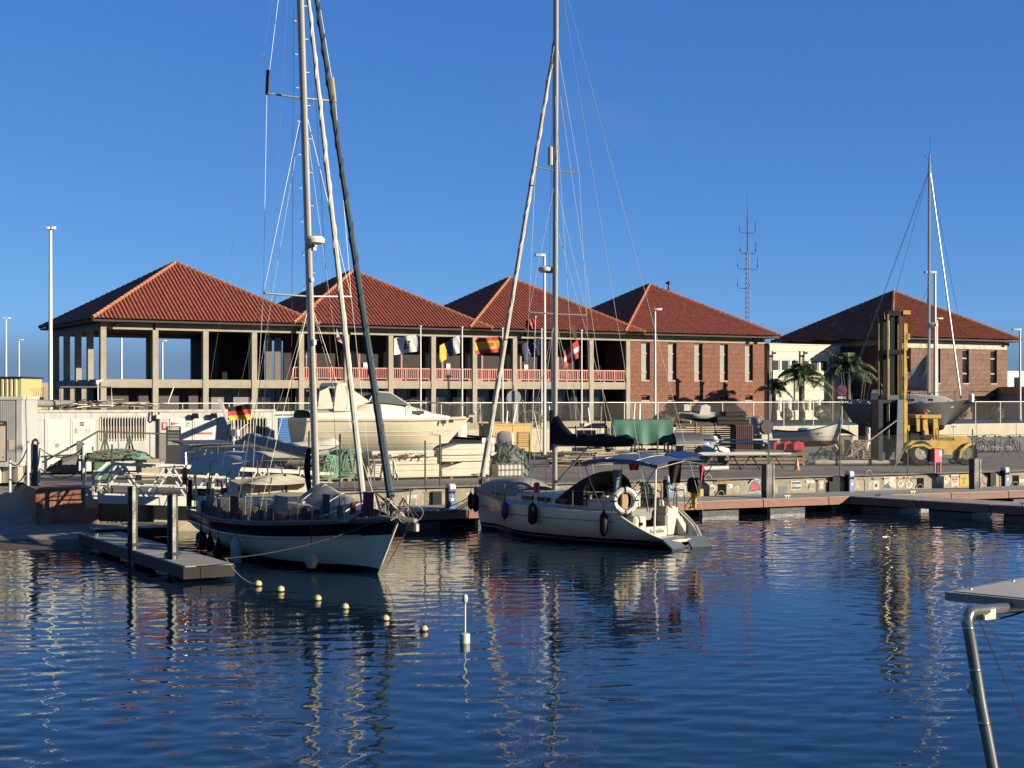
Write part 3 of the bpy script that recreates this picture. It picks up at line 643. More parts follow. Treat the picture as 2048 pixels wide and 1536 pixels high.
flag(fpos(4, 679), 1.3, 1.25, [(.36, FR), (.28, FW), (.36, FR)], 'limp red and white flag on the fifth pole', .75, .14, 1.3)

# ---- palms and shrubs
leafm = mat('palm_leaf', (.13, .18, .055), .6, var=.35, scale=5, tint=(.16, .15, .05), tamt=.5, tscale=2)
barkm = mat('palm_bark', (.34, .29, .22), .9, var=.25, scale=3, stretch=(1, 1, 6))
def palm(px, Y, zb, zc, spread, n, label, seed):
    rnd = random.Random(seed); p = XY(px, Y, zb); t = empty('palm_tree', p, 0, label, 'palm tree', 'palms before the cream building'); h = zc - zb
    MB().tube([(0, 0, 0), (.03, 0, h * .3), (-.02, 0, h * .7), (0, 0, h)], [.30, .24, .19, .16], 9).build('trunk', barkm, t, smooth=True)
    MB().tube([(0, 0, h - .1), (0, 0, h + .35), (0, 0, h + .8)], [.15, .13, .05], 8).build('crownshaft', mat('palm_green', (.13, .19, .06), .5), t, smooth=True)
    cr = empty('crown', (0, 0, h + .6), parent=t)
    for k in range(n):
        az = k * 2.4 + rnd.uniform(-.3, .3); el = rnd.uniform(.0, 1.4); ln = spread * rnd.uniform(.85, 1.1); m = MB(); pts = []
        for q in range(12):
            s = q / 11; r = ln * s * math.cos(el) * (1 - .12 * s); z = ln * s * math.sin(el) - ln * .62 * s ** 2.2
            pts.append(Vector((math.cos(az) * r, math.sin(az) * r, z)))
        m.tube(pts, [.03 - .0022 * i for i in range(12)], 3)
        side = Vector((-math.sin(az), math.cos(az), 0))
        for q in range(1, 12):
            for sub in (0, .33, .66):
                if q == 11 and sub: continue
                b = pts[q].lerp(pts[min(q + 1, 11)], sub); s = (q + sub) / 11; d = (pts[q] - pts[q - 1]).normalized()
                for sg in (1, -1):
                    l = .50 * spread / 1.9 * math.sin(math.pi * min(.97, .18 + .78 * s)) + .12
                    e = b + side * sg * l * .8 + d * l * .45 + Vector((0, 0, -l * rnd.uniform(.25, .75))); w = d * .05
                    m.add([b - w, b + w, e], [(0, 1, 2)])
        m.build('frond', leafm, cr, fix=False)
    return t
palm(1604, 121, SZ, 5.3, 3.0, 26, 'palm with pale trunk before the cream building', 3)
palm(1697, 123, SZ, 6.2, 3.1, 28, 'darker palm beside the shaded wall of the stone building', 8)
palm(1548, 124, SZ, 4.6, 1.9, 14, 'small palm at the corner of the red stone wall', 12)
shrubm = mat('shrub_leaf', (.05, .075, .028), .6, var=.4, scale=6)
def shrub(px, Y, w, h, label, seed, zb=SZ):
    rnd = random.Random(seed); t = empty('shrub', XY(px, Y, zb), 0, label, 'shrub', 'shrubs along the street'); m = MB(); st = MB()
    for k in range(7): 
        a = rnd.uniform(0, 6.28); st.tube([(0, 0, 0), (math.cos(a) * w * .3, math.sin(a) * w * .3, h * .7)], [.03, .01], 3)
    st.build('stem', barkm, t)
    for k in range(420):
        u = Vector((rnd.gauss(0, 1), rnd.gauss(0, 1), rnd.gauss(0, 1))).normalized() * rnd.uniform(.55, 1.02) ** .5
        c = Vector((u.x * w / 2, u.y * w / 2, h * .55 + u.z * h * .45)); a = Vector((rnd.uniform(-1, 1), rnd.uniform(-1, 1), rnd.uniform(-1, 1))).normalized() * .11; b = a.orthogonal().normalized() * .06
        m.add([c - a, c + b, c + a, c - b], [(0, 1, 2, 3)])
    m.build('foliage', shrubm, t, fix=False)
for px, Y, w, h, lb, sd in ((1643, 120, 1.3, 1.4, 'round shrub between the palms', 1), (1573, 120, 1.0, 1.1, 'shrub left of the pale palm trunk', 2), (1325, 100, 1.3, .9, 'low shrub at the foot of the red stone wall', 3), (1918, 122, 1.4, 1.3, 'shrub below the grey yacht bow', 4), (1992, 122, 1.4, 1.2, 'shrub by the door of the orange roofed building', 5), (1060, 92, 1.6, 1.2, 'dim shrub behind the round sign', 6)):
    shrub(px, Y, w, h, lb, sd)

# ---- twin dark posts with spotlights
pm = mat('corten_post', (.09, .05, .035), .7, var=.2)
for px, Y, lb in ((1540, 122, 'twin dark posts at the corner of the red stone wall'), (1603, 123, 'twin dark posts behind the pale palm'), (1664, 124, 'twin dark posts left of the darker palm')):
    t = empty('light_post', XY(px, Y, SZ), 0, lb, 'post', 'twin dark light posts'); h = CH + (795 - 702) / F * Y - SZ
    MB().b2((-.22, -.07, 0), (-.08, .07, h)).build('post', pm, t); MB().b2((.14, -.07, 0), (.24, .07, h)).build('post', pm, t)
    MB().b2((.02, -.05, 0), (.1, .05, h - .3)).build('pale_strip', mat('pale_strip', (.45, .4, .33), .6), t)
    MB().b2((-.24, -.09, h - .5), (.26, -.06, h - .35)).b2((-.24, -.09, 2.6), (.26, -.06, 2.7)).build('clamp', darkmetal, t); MB().b2((.26, -.1, h - .25), (.5, .1, h - .1)).build('spotlight', black, t)

# ---- signs on the street
rs = empty('round_sign', XY(1028, 88, SZ), 0, 'back of a round white road sign on a grey post', 'road sign')
MB().tube([(0, 0, 0), (0, 0, 2.75)], .045, 6).build('post', steel, rs); MB().lathe([(.42, 0), (.42, .02)], (0, -.06, 2.02), 24, 'y').build('disc', mat('sign_back', (.62, .63, .62), .5, .2), rs); MB().b2((-.05, -.1, 1.62), (.05, -.055, 2.42)).build('bracket', darkmetal, rs)
ns = empty('no_parking_sign', XY(1683, 88, SZ), 0, 'round blue and red no stopping sign at the grey yacht stern', 'road sign')
MB().tube([(0, 0, 0), (0, 0, 2.9)], .04, 6).build('post', steel, ns)
MB().lathe([(.31, 0), (.31, .02)], (0, -.06, 2.42), 24, 'y').build('ring', red, ns); MB().lathe([(.25, 0), (.25, .02)], (0, -.068, 2.42), 24, 'y').build('disc', mat('sign_blue', (.05, .1, .35), .4), ns)
MB().box((0, -.085, 2.42), (.52, .01, .06), 0, 1, R(45)).box((0, -.087, 2.42), (.52, .01, .06), 0, 1, R(-45)).build('cross', red, ns); MB().b2((-.25, -.07, 1.92), (.25, -.05, 2.06)).build('plate', white, ns)
# ---- terrace and white houses at the far right
tr = empty('terrace', XY(1960, 130, SZ) + Vector((6.5, 4, 0)), TH, 'yellow and rust coloured terrace with railing at the right edge', 'terrace')
MB().b2((0, 0, 0), (14, 6, 2.3)).build('lower_wall', mat('pale_wall', (.5, .48, .42), .8), tr); MB().b2((-.1, -.12, 2.3), (14, 6, 3.0)).build('yellow_band', mat('yellow_band', (.6, .42, .14), .7), tr); MB().b2((0, .02, 3.0), (14, .2, 3.7)).build('rust_parapet', mat('rust_parapet', (.28, .10, .06), .7), tr)
MB().tube([(0, 0, 4.2), (14, 0, 4.2)], .03, 4).tube([(0, 0, 3.7), (0, 0, 4.2)], .03, 4).tube([(3, 0, 3.7), (3, 0, 4.2)], .03, 4).build('railing', wpole, tr)
MB().b2((.6, -.2, 1.5), (1.5, -.1, 2.05)).build('green_sign', mat('green_sign', (.02, .22, .09), .4), tr)
wh = empty('white_house', XY(2032, 190, SZ), R(20), 'distant low white house at the right edge', 'house')
MB().b2((-2, 0, 0), (6, 6, 5.2)).build('wall', white, wh); MB().b2((-.2, -.1, 3.4), (.5, .02, 4.6)).build('window', glass, wh); MB().b2((-2.1, -.1, 5.2), (6.1, 6, 5.4)).build('roof_edge', white, wh)
# ================================================================ BOATYARD, left part: cabins, gangway, nets
def tpx(px, S, d):
    k = (px - CX) / F; return (k * S[1] - S[0]) / (d[0] - k * d[1])
cabm = mat('cabin_white', (.56, .585, .58), .45, var=.08, scale=1.0, tint=(.40, .33, .22), tamt=.5, tscale=.9, streak=2.2)
cabdoor = mat('cabin_door', (.68, .70, .67), .4, var=.04)
barm = mat('bar_white', (.66, .65, .59), .4, var=.05)
timber_in = mat('curtain_timber', (.20, .115, .055), .7, var=.3, scale=6, stretch=(8, 1, 1))
def cabin(S, ln, dp, h, label):
    t = empty('site_cabin', (S[0], S[1], YZ), AQ, label, 'cabin', 'white site cabins')
    MB().b2((0, 0, .12), (ln, dp, h)).build('body', cabm, t); MB().b2((-.04, -.05, h), (ln + .04, dp + .04, h + .1)).build('roof_edge', mat('cabin_roof_edge', (.6, .56, .46), .5, var=.2, tint=(.3, .15, .06), tamt=.7, tscale=2.0), t)
    for x in (.4, ln - .6): MB().b2((x, .1, 0), (x + .25, dp - .1, .12)).build('skid', darkmetal, t)
    for x in (0, ln - .1): MB().b2((x, -.015, .12), (x + .1, .02, h)).build('corner_post', cabm, t)
    fs = MB(); k = 1
    while k * .62 < ln: fs.b2((k * .62 - .008, -.006, h - .33), (k * .62 + .008, .01, h)); k += 1
    fs.b2((.1, -.008, h - .34), (ln - .1, .01, h - .32)); fs.build('seam', mat('seam', (.4, .38, .32), .6), t); return t
def barred_window(t, x0, x1, z0, z1, n):
    w = empty('barred_window', (0, 0, 0), parent=t)
    MB().b2((x0, -.02, z0), (x1, .0, z0 + .05)).b2((x0, -.02, z1 - .05), (x1, .0, z1)).b2((x0, -.02, z0), (x0 + .05, 0, z1)).b2((x1 - .05, -.02, z0), (x1, 0, z1)).build('frame', barm, w)
    MB().b2((x0 + .05, -.012, z0 + .05), (x1 - .05, -.006, z0 + (z1 - z0) * .60)).build('curtain', timber_in, w); MB().b2((x0 + .05, -.012, z0 + (z1 - z0) * .60), (x1 - .05, -.006, z1 - .05)).build('dark_pane', glass, w)
    b = MB()
    for k in range(n):
        x = x0 + .1 + (x1 - x0 - .2) * k / (n - 1); b.b2((x - .022, -.06, z0 - .03), (x + .010, -.045, z1 + .03))
    b.build('bars', barm, w)
def door(t, x0, x1, z1, label=None):
    d = empty('door', (x0, -.03, 0), parent=t); w = x1 - x0
    MB().b2((0, 0, .15), (w, .03, z1)).build('leaf', cabdoor, d); MB().b2((.08, -.012, 1.0), (w - .08, 0, z1 - .1)).b2((.08, -.012, .25), (w - .08, 0, .9)).build('raised_panel', cabdoor, d); MB().b2((w - .1, -.05, 1.0), (w - .06, -.012, 1.16)).build('handle', steel, d); return d
def disc(t, x, z, r, m, y=-.05, name='sticker'): MB().lathe([(r, 0), (r, .006)], (x, y, z), 14, 'y').build(name, m, t)
D2 = UQ; C1 = XY(58, 60.6, 0); c1 = cabin(C1, tpx(318, C1, D2) - .05, 2.4, 2.58, 'white site cabin with double door and barred window behind the gangway')
X1 = lambda px: tpx(px, C1, D2)
door(c1, X1(90), X1(140), 2.32); door(c1, X1(141), X1(190), 2.32); barred_window(c1, X1(200), X1(294), 1.42, 2.38, 16)
inkm = mat('print_ink', (.10, .10, .11), .6); disc(c1, X1(114), 1.22, .09, mat('print_grey', (.3, .3, .3), .6)); disc(c1, X1(176), 1.83, .09, mat('print_grey', (.3, .3, .3), .6)); disc(c1, X1(176) - .01, 1.83, .06, cabdoor, -.053)
for z in (2.03, 2.12): MB().b2((X1(160), -.06, z), (X1(168), -.046, z + .055)).build('arrow_sticker', mat('maroon_print', (.12, .02, .03), .5), c1)
MB().b2((X1(150), -.06, 1.72), (X1(155), -.046, 1.92)).build('tan_sticker', mat('tan_print', (.5, .38, .2), .6), c1)
C2 = C1 + UQ * (X1(318) + .02); c2 = cabin(C2, tpx(549, C2, D2), 2.4, 2.58, 'second white site cabin with red lettering behind the solar panel')
X2 = lambda px: tpx(px, C2, D2)
door(c2, X2(340), X2(383), 2.32); door(c2, X2(385), X2(432), 2.32); barred_window(c2, X2(452), X2(536), 1.35, 2.33, 13)
MB().b2((X2(393), -.06, 1.62), (X2(424), -.046, 1.70)).build('red_strip', mat('red_strip', (.5, .08, .08), .5), c2)
MB().poly([(X2(343), 2.02), (X2(358), 2.09), (X2(343), 2.15)], (-.06, -.046), 'y').build('pennant_sticker', mat('red_strip', (.5, .08, .08), .5), c2); MB().b2((X2(372), -.06, 1.95), (X2(381), -.046, 2.18)).build('notice', cabm, c2); disc(c2, X2(376), 2.09, .03, inkm, -.065)
MB().b2((X2(324), -.04, 1.83), (X2(334), -.01, 2.15)).build('fire_sign', red, c2); MB().b2((X2(326), -.05, 1.9), (X2(329), -.041, 2.1)).b2((X2(330), -.05, 1.92), (X2(332), -.041, 2.1)).build('sign_symbol', barm, c2)
for px in (388, 425): MB().box((X2(px), -.22, 2.42), (.3, .2, .17), 0, .8, 0, .4).build('floodlight', black, c2)
MB().tube([(X2(317), -.06, .3), (X2(317), -.06, 2.3)], .06, 8).build('drain_pipe', mat('brown_pipe', (.07, .045, .035), .5), c2)
MB().tube([(X2(303), -.1, 2.6), (X2(303), -.15, 2.28), (X2(307), -.16, 2.2), (X2(312), -.15, 2.28), (X2(312), -.1, 2.4)], .035, 6).build('loop_pipe', black, c2); MB().b2((X2(311), -.2, 2.3), (X2(320), -.02, 2.47)).build('junction_box', barm, c2)
# booth with notice
bo = XY(-70, 55.0, 0); b1 = empty('ticket_booth', (bo.x, bo.y, YZ), R(4), 'white ribbed booth with maroon framed notice at the left edge', 'cabin'); wB = tpx(40, bo, Vector((math.cos(R(4)), math.sin(R(4)))))
MB().b2((0, 0, .8), (wB, 2.6, 3.12)).build('body', mat('booth_white', (.50, .52, .51), .45, var=.05), b1); MB().b2((-.05, -.06, 3.12), (wB + .05, 2.7, 3.24)).build('roof_edge', barm, b1); MB().b2((wB - .12, -.03, .8), (wB + .02, .1, 3.12)).build('corner_post', barm, b1)
MB().b2((0, -.04, .62), (wB - .05, 2.5, .8)).build('floor_beam', barm, b1); MB().b2((0, .06, 0), (wB - .75, 2.4, .62)).build('plinth', barm, b1); MB().b2((wB - .72, .3, 0), (wB - .15, 1.3, .6)).build('sandstone_block', mat('beige_concrete', (.52, .47, .37)), b1)
rib = MB(); 
for k in range(30): rib.b2((wB - .14 - k * .075, -.012, .82), (wB - .165 - k * .075, .0, 3.1))
rib.build('rib', mat('booth_white', (.6, .61, .58)), b1)
nx1 = wB - (40 - 15) / F * 55.3
MB().b2((nx1 - 1.0, -.06, .82), (nx1, -.02, 2.32)).build('notice_frame', mat('maroon_frame', (.10, .02, .035), .5), b1); MB().b2((nx1 - .96, -.068, .84), (nx1 - .05, -.061, 2.14)).build('notice_sheet', mat('notice_cream', (.66, .6, .46), .6, var=.05), b1)
ln_ = MB()
for k in range(22): ln_.b2((nx1 - .9, -.072, 2.06 - k * .053), (nx1 - .15 - (k * 37 % 11) * .03, -.069, 2.066 - k * .053))
ln_.build('printed_lines', inkm, b1); text('NORMAS', .09, barm, b1, (nx1 - .3, -.064, 2.23), (R(90), 0, 0), 'heading')
disc(b1, nx1 - .12, .98, .03, red, -.075); MB().b2((nx1 + .06, -.03, 1.25), (nx1 + .28, -.013, 1.62)).build('paper_patch', mat('notice_cream', (.66, .6, .46)), b1)
# yellow corrugated shed behind
ys = empty('corrugated_shed', XY(-60, 68, 0), 0, 'pale yellow corrugated shed behind the booth', 'shed'); wy = (42 + 60) / F * 68
m_ = MB()
for k in range(int(wy / .2)): m_.loft([[(k * .2 + a, b, z) for a, b in ((0, 0), (.05, -.05), (.13, -.05), (.18, 0), (.2, 0))] for z in (YZ, 5.3)], closed=False)
m_.build('corrugated_front', mat('yellow_sheet', (.58, .50, .24), .5, var=.08), ys); MB().b2((0, .02, YZ), (wy, 3, 5.28)).build('wall', mat('yellow_sheet', (.58, .50, .24)), ys); MB().b2((-.1, -.12, 5.3), (wy + .1, 3, 5.36)).build('roof_sheet', darkmetal, ys)
# clutter on the cabin roof
def roofp(px, py, dy=.6): S = C1 + Vector((-UQ.y, UQ.x, 0)) * dy; t = tpx(px, S, UQ); q = S + UQ * t; return Vector((q.x, q.y, CH - (py - HY) / F * q.y))
rf = empty('pipe_frame', (0, 0, 0), 0, 'rectangular steel tube frame standing on the first cabin roof', 'frame')
MB().tube([roofp(123, 817), roofp(121, 774), roofp(222, 774), roofp(224, 814)], .035, 5).tube([roofp(123, 817), roofp(224, 814)], .03, 5).build('tube', mat('dull_tube', (.32, .29, .24), .5, .5), rf)
gp = empty('grey_pipe', (0, 0, 0), 0, 'fat grey plastic pipe lying on the first cabin roof', 'pipe')
MB().tube([roofp(40, 806, 1), roofp(150, 808, 1)], .16, 12).build('tube', mat('pvc_grey', (.30, .30, .27), .5, var=.15), gp, smooth=True)
rnd = random.Random(4)
pl = empty('pole_bundle', (0, 0, 0), 0, 'untidy bundle of poles and rods lying on the cabin roofs', 'pole bundle'); m1 = MB(); m2_ = MB()
for k in range(26):
    a = roofp(rnd.uniform(105, 300), rnd.uniform(806, 815), rnd.uniform(.2, 1.4)); b = roofp(rnd.uniform(140, 345), rnd.uniform(798, 814), rnd.uniform(.2, 1.4)); (m1 if k % 3 else m2_).tube([a, (a + b) / 2 + Vector((0, 0, rnd.uniform(-.03, .05))), b], rnd.uniform(.015, .035), 4)
m1.build('pale_pole', mat('dull_tube', (.32, .29, .24)), pl); m2_.build('dark_pole', darkmetal, pl)
tl = empty('leaning_rod', (0, 0, 0), 0, 'white rod leaning up from the roof clutter', 'rod'); MB().tube([roofp(336, 806), roofp(347, 775)], .03, 5).build('rod', wpole, tl); MB().lathe([(.0, -.05), (.05, 0), (0, .05)], roofp(347, 774), 8).build('knob', wpole, tl)
cc = empty('roof_camera', (0, 0, 0), 0, 'white surveillance camera on a short pole over the first cabin', 'camera'); MB().tube([roofp(196, 812), roofp(196, 768)], .03, 5).build('pole', wpole, cc); MB().tube([roofp(192, 763), roofp(206, 761)], .06, 8).build('housing', wpole, cc); MB().lathe([(0, -.1), (.09, -.03), (.09, .03), (0, .08)], roofp(194, 766), 8).build('dome', wpole, cc)
tk = empty('black_tray', (0, 0, 0), 0, 'small black tray with bent rods behind the cabin roof', 'tray'); q = roofp(76, 797, 2.3); MB().box(q, (.45, .3, .11), AQ).build('tray', black, tk)
for k in range(5): MB().tube([q + Vector((-.2 + k * .1, 0, .05)), q + Vector((-.15 + k * .1, 0, .3 + .05 * k)), q + Vector((-.35 + k * .14, 0, .42))], .01, 3).build('rod', darkmetal, tk)

# ---- slipway rope barrier, loop post
def post_rope(pts, label, sags, r=.045):
    t = empty('rope_barrier', (0, 0, 0), 0, label, 'barrier', 'rope barriers by the slipway')
    for b, tp in pts: MB().tube([b, tp], r, 7).build('post', wpole, t); MB().lathe([(.0, 0), (.06, .03), (0, .07)], tp, 7).build('cap', steel, t)
    for (b1_, t1), (b2_, t2) in zip(pts, pts[1:]):
        for fr_, m in ((.93, sags), (.45, sags)):
            a = b1_.lerp(t1, fr_); c = b2_.lerp(t2, fr_); MB().tube([a.lerp(c, k / 8) + Vector((0, 0, -.32 * (1 - (2 * k / 8 - 1) ** 2))) for k in range(9)], .022, 5).build('rope', m, t)
ropeb = mat('dark_rope', (.05, .042, .035), .9); ropew = mat('pale_rope', (.52, .48, .38), .9)
p1a, p1b = XY(20, 52.0, 1.0), XY(56, 49.6, 1.45)
post_rope([(p1a, p1a + Vector((0, 0, 1.2))), (p1b, p1b + Vector((0, 0, 1.42)))], 'two white posts with dark rope beside the booth', ropeb)
p2a, p2b = XY(78, 48.4, 1.49), XY(167, 47.6, 1.49)
post_rope([(p2a, p2a + Vector((0, 0, 1.38))), (p2b, p2b + Vector((0, 0, 1.38)))], 'white posts with pale sagging ropes on the red stone block', ropew)
ap = empty('loop_post', XY(71, 48.5, 1.49), R(10), 'dark steel post with rounded top on the red stone block', 'post')
MB().tube([(-.10, 0, 0), (-.10, 0, 1.35), (-.07, 0, 1.48), (0, 0, 1.54), (.07, 0, 1.48), (.10, 0, 1.35), (.10, 0, 0)], .05, 6).build('loop', mat('dark_steel', (.11, .11, .105), .45, .5, var=.2), ap); MB().b2((-.09, -.015, 0), (.09, .015, 1.38)).build('plate', mat('dark_steel', (.11, .11, .105)), ap)
# ---- stair with handrail before the first cabin
stx = empty('access_stair', (0, 0, 0), 0, 'grey steel stair and handrail in front of the first cabin', 'stair'); stm = mat('grey_steel', (.16, .165, .17), .5, .3, var=.15)
MB().tube([P(84, 925, 58), P(160, 884, 58.6), P(196, 863, 59)], .04, 6).tube([P(196, 863, 59), P(270, 866, 60), P(346, 868, 61)], .035, 6).build('handrail', mat('dark_steel', (.11, .11, .105)), stx)
for px, y0, y1, Y in ((195, 863, 960, 59), (237, 865, 950, 59.5), (300, 867, 950, 60.3)): MB().tube([P(px, y0, Y), P(px, y1, Y)], .03, 6).build('post', stm, stx)
a, b, c, d = P(92, 938, 57.8), P(100, 928, 57.8), P(134, 911, 58.2), P(156, 911, 58.4)
MB().add([P(92, 940, 57.8), P(101, 928, 57.8), P(106, 928, 57.85), P(122, 918, 58), P(124, 913, 58.1), P(133, 911, 58.2), P(158, 911, 58.4), P(158, 946, 58.4), P(92, 944, 57.8)], [tuple(range(9))]).build('stringer', stm, stx)
MB().add([P(153, 882, 58.3), P(166, 880, 58.4), P(167, 911, 58.4), P(153, 911, 58.3)], [(0, 1, 2, 3)]).build('side_plate', stm, stx)
# ---- gangway truss
gw = empty('gangway', (0, 0, 0), 0, 'white aluminium truss gangway leading down behind the left sailboat', 'gangway'); alum = mat('white_aluminium', (.66, .66, .62), .4, .1, var=.08)
A0, B0 = Vector((-12.95, 46.35, 1.22)), Vector((-6.0, 49.6, .72)); dg = (B0 - A0); sd = Vector((-dg.y, dg.x, 0)).normalized() * 1.0; upv = Vector((0, 0, 1.12)); NB_ = 5
for s in (0, 1):
    o = sd * s
    MB().bar(A0 + o, B0 + o, .07, .26).build('bottom_chord', alum, gw); MB().bar(A0 + o + upv + dg * .06, B0 + o + upv, .08, .1).bar(A0 + o + upv * .62, A0 + o + upv + dg * .06, .08, .1).bar(A0 + o, A0 + o + upv * .62, .07).build('top_chord', alum, gw)
    for k in range(NB_):
        a = A0 + dg * (k + .03) / NB_ + o; b = A0 + dg * (k + .5) / NB_ + o; c = A0 + dg * (k + .97) / NB_ + o
        MB().bar(a, b + upv, .055).build('brace', alum, gw); MB().bar(b + upv, c, .055).build('brace', alum, gw)
    for h in (.42, .74): MB().bar(A0 + o + upv * h, B0 + o + upv * h, .035).build('mid_rail', alum, gw)
MB().add([A0 + Vector((0, 0, -.05)), B0 + Vector((0, 0, -.05)), B0 + sd + Vector((0, 0, -.05)), A0 + sd + Vector((0, 0, -.05))], [(0, 1, 2, 3)]).build('walkway', mat('walk_grating', (.2, .2, .19), .6, .3), gw)
# ---- totem sign
tt = empty('totem_sign', G(347, 968, YZ), R(12), 'dark grey information totem with slotted top beside the gangway', 'information sign'); tm = mat('totem_dark', (.035, .037, .036), .5)
MB().b2((-.27, 0, 0), (.27, .12, 2.0)).b2((-.27, 0, 2.0), (-.2, .12, 2.13)).b2((.2, 0, 2.0), (.27, .12, 2.13)).b2((-.2, 0, 2.09), (.2, .12, 2.13)).b2((-.2, 0, 2.03), (.2, .12, 2.05)).build('panel', tm, tt)
for z, c, h in ((1.86, (.13, .14, .13), .07), (1.74, (.15, .16, .15), .07), (1.62, (.2, .2, .17), .08), (1.44, (.34, .34, .33), .14)): MB().b2((-.21, -.012, z), (.2, 0, z + h)).build('sign_strip', mat('strip%d' % int(z * 100), c, .5), tt)
text('12', .12, tm, tt, (.02, -.016, 1.51), (R(90), 0, 0))
nb_ = empty('notice_panel', G(322, 962, YZ) + Vector((0, .3, 0)), R(12), 'narrow grey printed notice panel left of the totem', 'information sign')
MB().b2((-.14, 0, .75), (.15, .03, 1.75)).b2((-.12, .01, 0), (-.08, .03, .75)).build('panel', mat('panel_grey', (.25, .25, .24), .5), nb_)
q = MB()
for k in range(12): q.b2((-.11, -.006, 1.65 - k * .07), (.11, 0, 1.68 - k * .07))
q.build('printed_lines', mat('print_light', (.42, .38, .34), .6), nb_)

# ---- fishing nets, racks, bins
def heap(name, loc, w, d, h, m, label, cat, seed, n=70, r=.05, rz=0, group=None, strands=True):
    """tangle of thick strands over a lumpy core"""
    rnd = random.Random(seed); t = empty(name, loc, rz, label, cat, group)
    MB().grid(lambda u, v: ((lambda a, k: (math.cos(a) * w / 2 * math.sin(k) * (1 + .12 * math.sin(3 * a + seed)), math.sin(a) * d / 2 * math.sin(k), max(0, h * (math.cos(k) * .95 + .08 * math.sin(5 * a + 7 * k)))))(u * 6.2832, .02 + v * 1.55)), 18, 8).build('core', m, t, smooth=True)
    mm = MB()
    for k in range(n):
        a = rnd.uniform(0, 6.28); e = rnd.uniform(.15, 1.5); pts = []; da = rnd.uniform(-.5, .5)
        for q in range(7):
            a += rnd.uniform(.05, .3) + da * .4; e = min(1.55, max(.05, e + rnd.uniform(-.22, .22))); f = 1.04 + rnd.uniform(-.05, .09)
            pts.append((math.cos(a) * w / 2 * math.sin(e) * f, math.sin(a) * d / 2 * math.sin(e) * f, max(.02, h * math.cos(e) * f)))
        mm.tube(pts, r * rnd.uniform(.6, 1.1), 5)
    so_ = mm.build('strands', m, t, smooth=True); so_['kind'] = 'stuff'; return t
netg = mat('net_green', (.14, .16, .10), .95, var=.4, scale=6, tint=(.3, .27, .18), tamt=.6, tscale=3); nett = mat('net_teal', (.17, .34, .25), .9, var=.35, scale=5, tint=(.32, .36, .26), tamt=.5, tscale=3)
netb = mat('net_black', (.045, .05, .045), .9, var=.4, scale=5)
g1 = G(205, 962, YZ); wk = MB()
nr = empty('net_rack', XY(240, 57.3, YZ), AQ, 'green framed trestle rack holding fishing nets behind the gangway', 'rack')
for x in (-1.35, -.3, .75): MB().bar((x, -.2, 0), (x, -.2, .75), .08).build('leg', greenpaint, nr); MB().bar((x, .5, 0), (x, .5, .75), .08).build('leg', greenpaint, nr)
MB().b2((-1.5, -.3, .75), (1.3, .6, .82)).build('shelf', greenpaint, nr); MB().b2((-1.0, -.25, .05), (-.35, .5, .72)).build('green_bin', mat('bin_green', (.07, .14, .04), .5), nr)
for x in (-.55, .38): MB().bar((x - .28, .1, .6), (x, .1, 1.75), .06).bar((x + .28, .1, .6), (x, .1, 1.75), .06).bar((x, .12, .82), (x, .12, 1.9), .07).build('a_frame', greenpaint, nr)
nl = XY(232, 57.2, YZ + .82); heap('net_pile', nl, 2.6, .9, .34, netg, 'flat pile of grey green fishing net on the trestle rack', 'fishing net', 3, 60, .035, AQ, 'heaps of net and rope')
heap('net_pile', XY(275, 57.0, YZ + .82) , 1.0, .7, .22, nett, 'small teal net heap at the end of the trestle rack', 'fishing net', 5, 40, .03, AQ, 'heaps of net and rope')
def crate(loc, d, m, label, rz=AQ, name='crate', cat='crate', group=None):
    t = empty(name, loc, rz, label, cat, group); w, dp, h = d
    MB().cbox((0, dp / 2, h / 2), (w, dp, h), .03).build('body', m, t); MB().b2((-w / 2 - .02, -.02, h * .88), (w / 2 + .02, dp + .02, h * .97)).build('rim', m, t); MB().b2((-w / 2 + .05, -.015, .06), (w / 2 - .05, .0, .12)).build('foot_rail', darkmetal, t); return t
plastw = mat('plastic_white', (.6, .58, .5), .5, var=.15, tint=(.35, .3, .22), tamt=.5); crate(XY(239, 58.6, YZ + .12), (.55, .5, .75), plastw, 'pale plastic tub under the net rack')
crate(XY(305, 57.5, YZ), (.95, .7, .8), mat('crate_pale', (.45, .36, .27), .8, var=.25), 'pale timber crate below the notice panel')
tm2 = mat('rope_post', (.3, .29, .25), .7)
# teal rope coils on pallets
def coil(loc, w, h, label, seed, m=nett, turns=9, r=.06):
    rnd = random.Random(seed); t = empty('rope_coil', loc, AQ, label, 'rope coil', 'teal rope coils on pallets'); mm = MB(); pts = []
    for k in range(turns * 20):
        a = 6.283 * k / 20; q = k / (turns * 20); rad = w / 2 * (1 - .12 * q + .05 * math.sin(a * 3.3 + seed)); pts.append((math.cos(a) * rad, math.sin(a) * rad * .8, .14 + h * q + .03 * math.sin(a * 2.1)))
    mm.tube(pts, r, 6).build('rope', m, t, smooth=True); MB().lathe([(w * .40, .12), (w * .42, h * .6), (w * .34, h + .08)], n=14).build('inner_coil', m, t, smooth=True)
    m3 = MB()
    for k in range(16):
        a = rnd.uniform(0, 6.28); m3.tube([(math.cos(a + s * .5) * w * .52, math.sin(a + s * .5) * w * .43, .14 + h * (.1 + .9 * abs(math.sin(s * 2 + k)))) for s in (0, .3, .6, .9, 1.2)], r * .8, 5)
    m3.build('loose_rope', m, t, smooth=True)
    pb = MB()
    for x in (-.45, 0, .45): pb.b2((x - .07, -.45, 0), (x + .07, .45, .1))
    pb.b2((-.55, -.45, .1), (.55, .45, .13)); pb.build('pallet', wood, t); return t
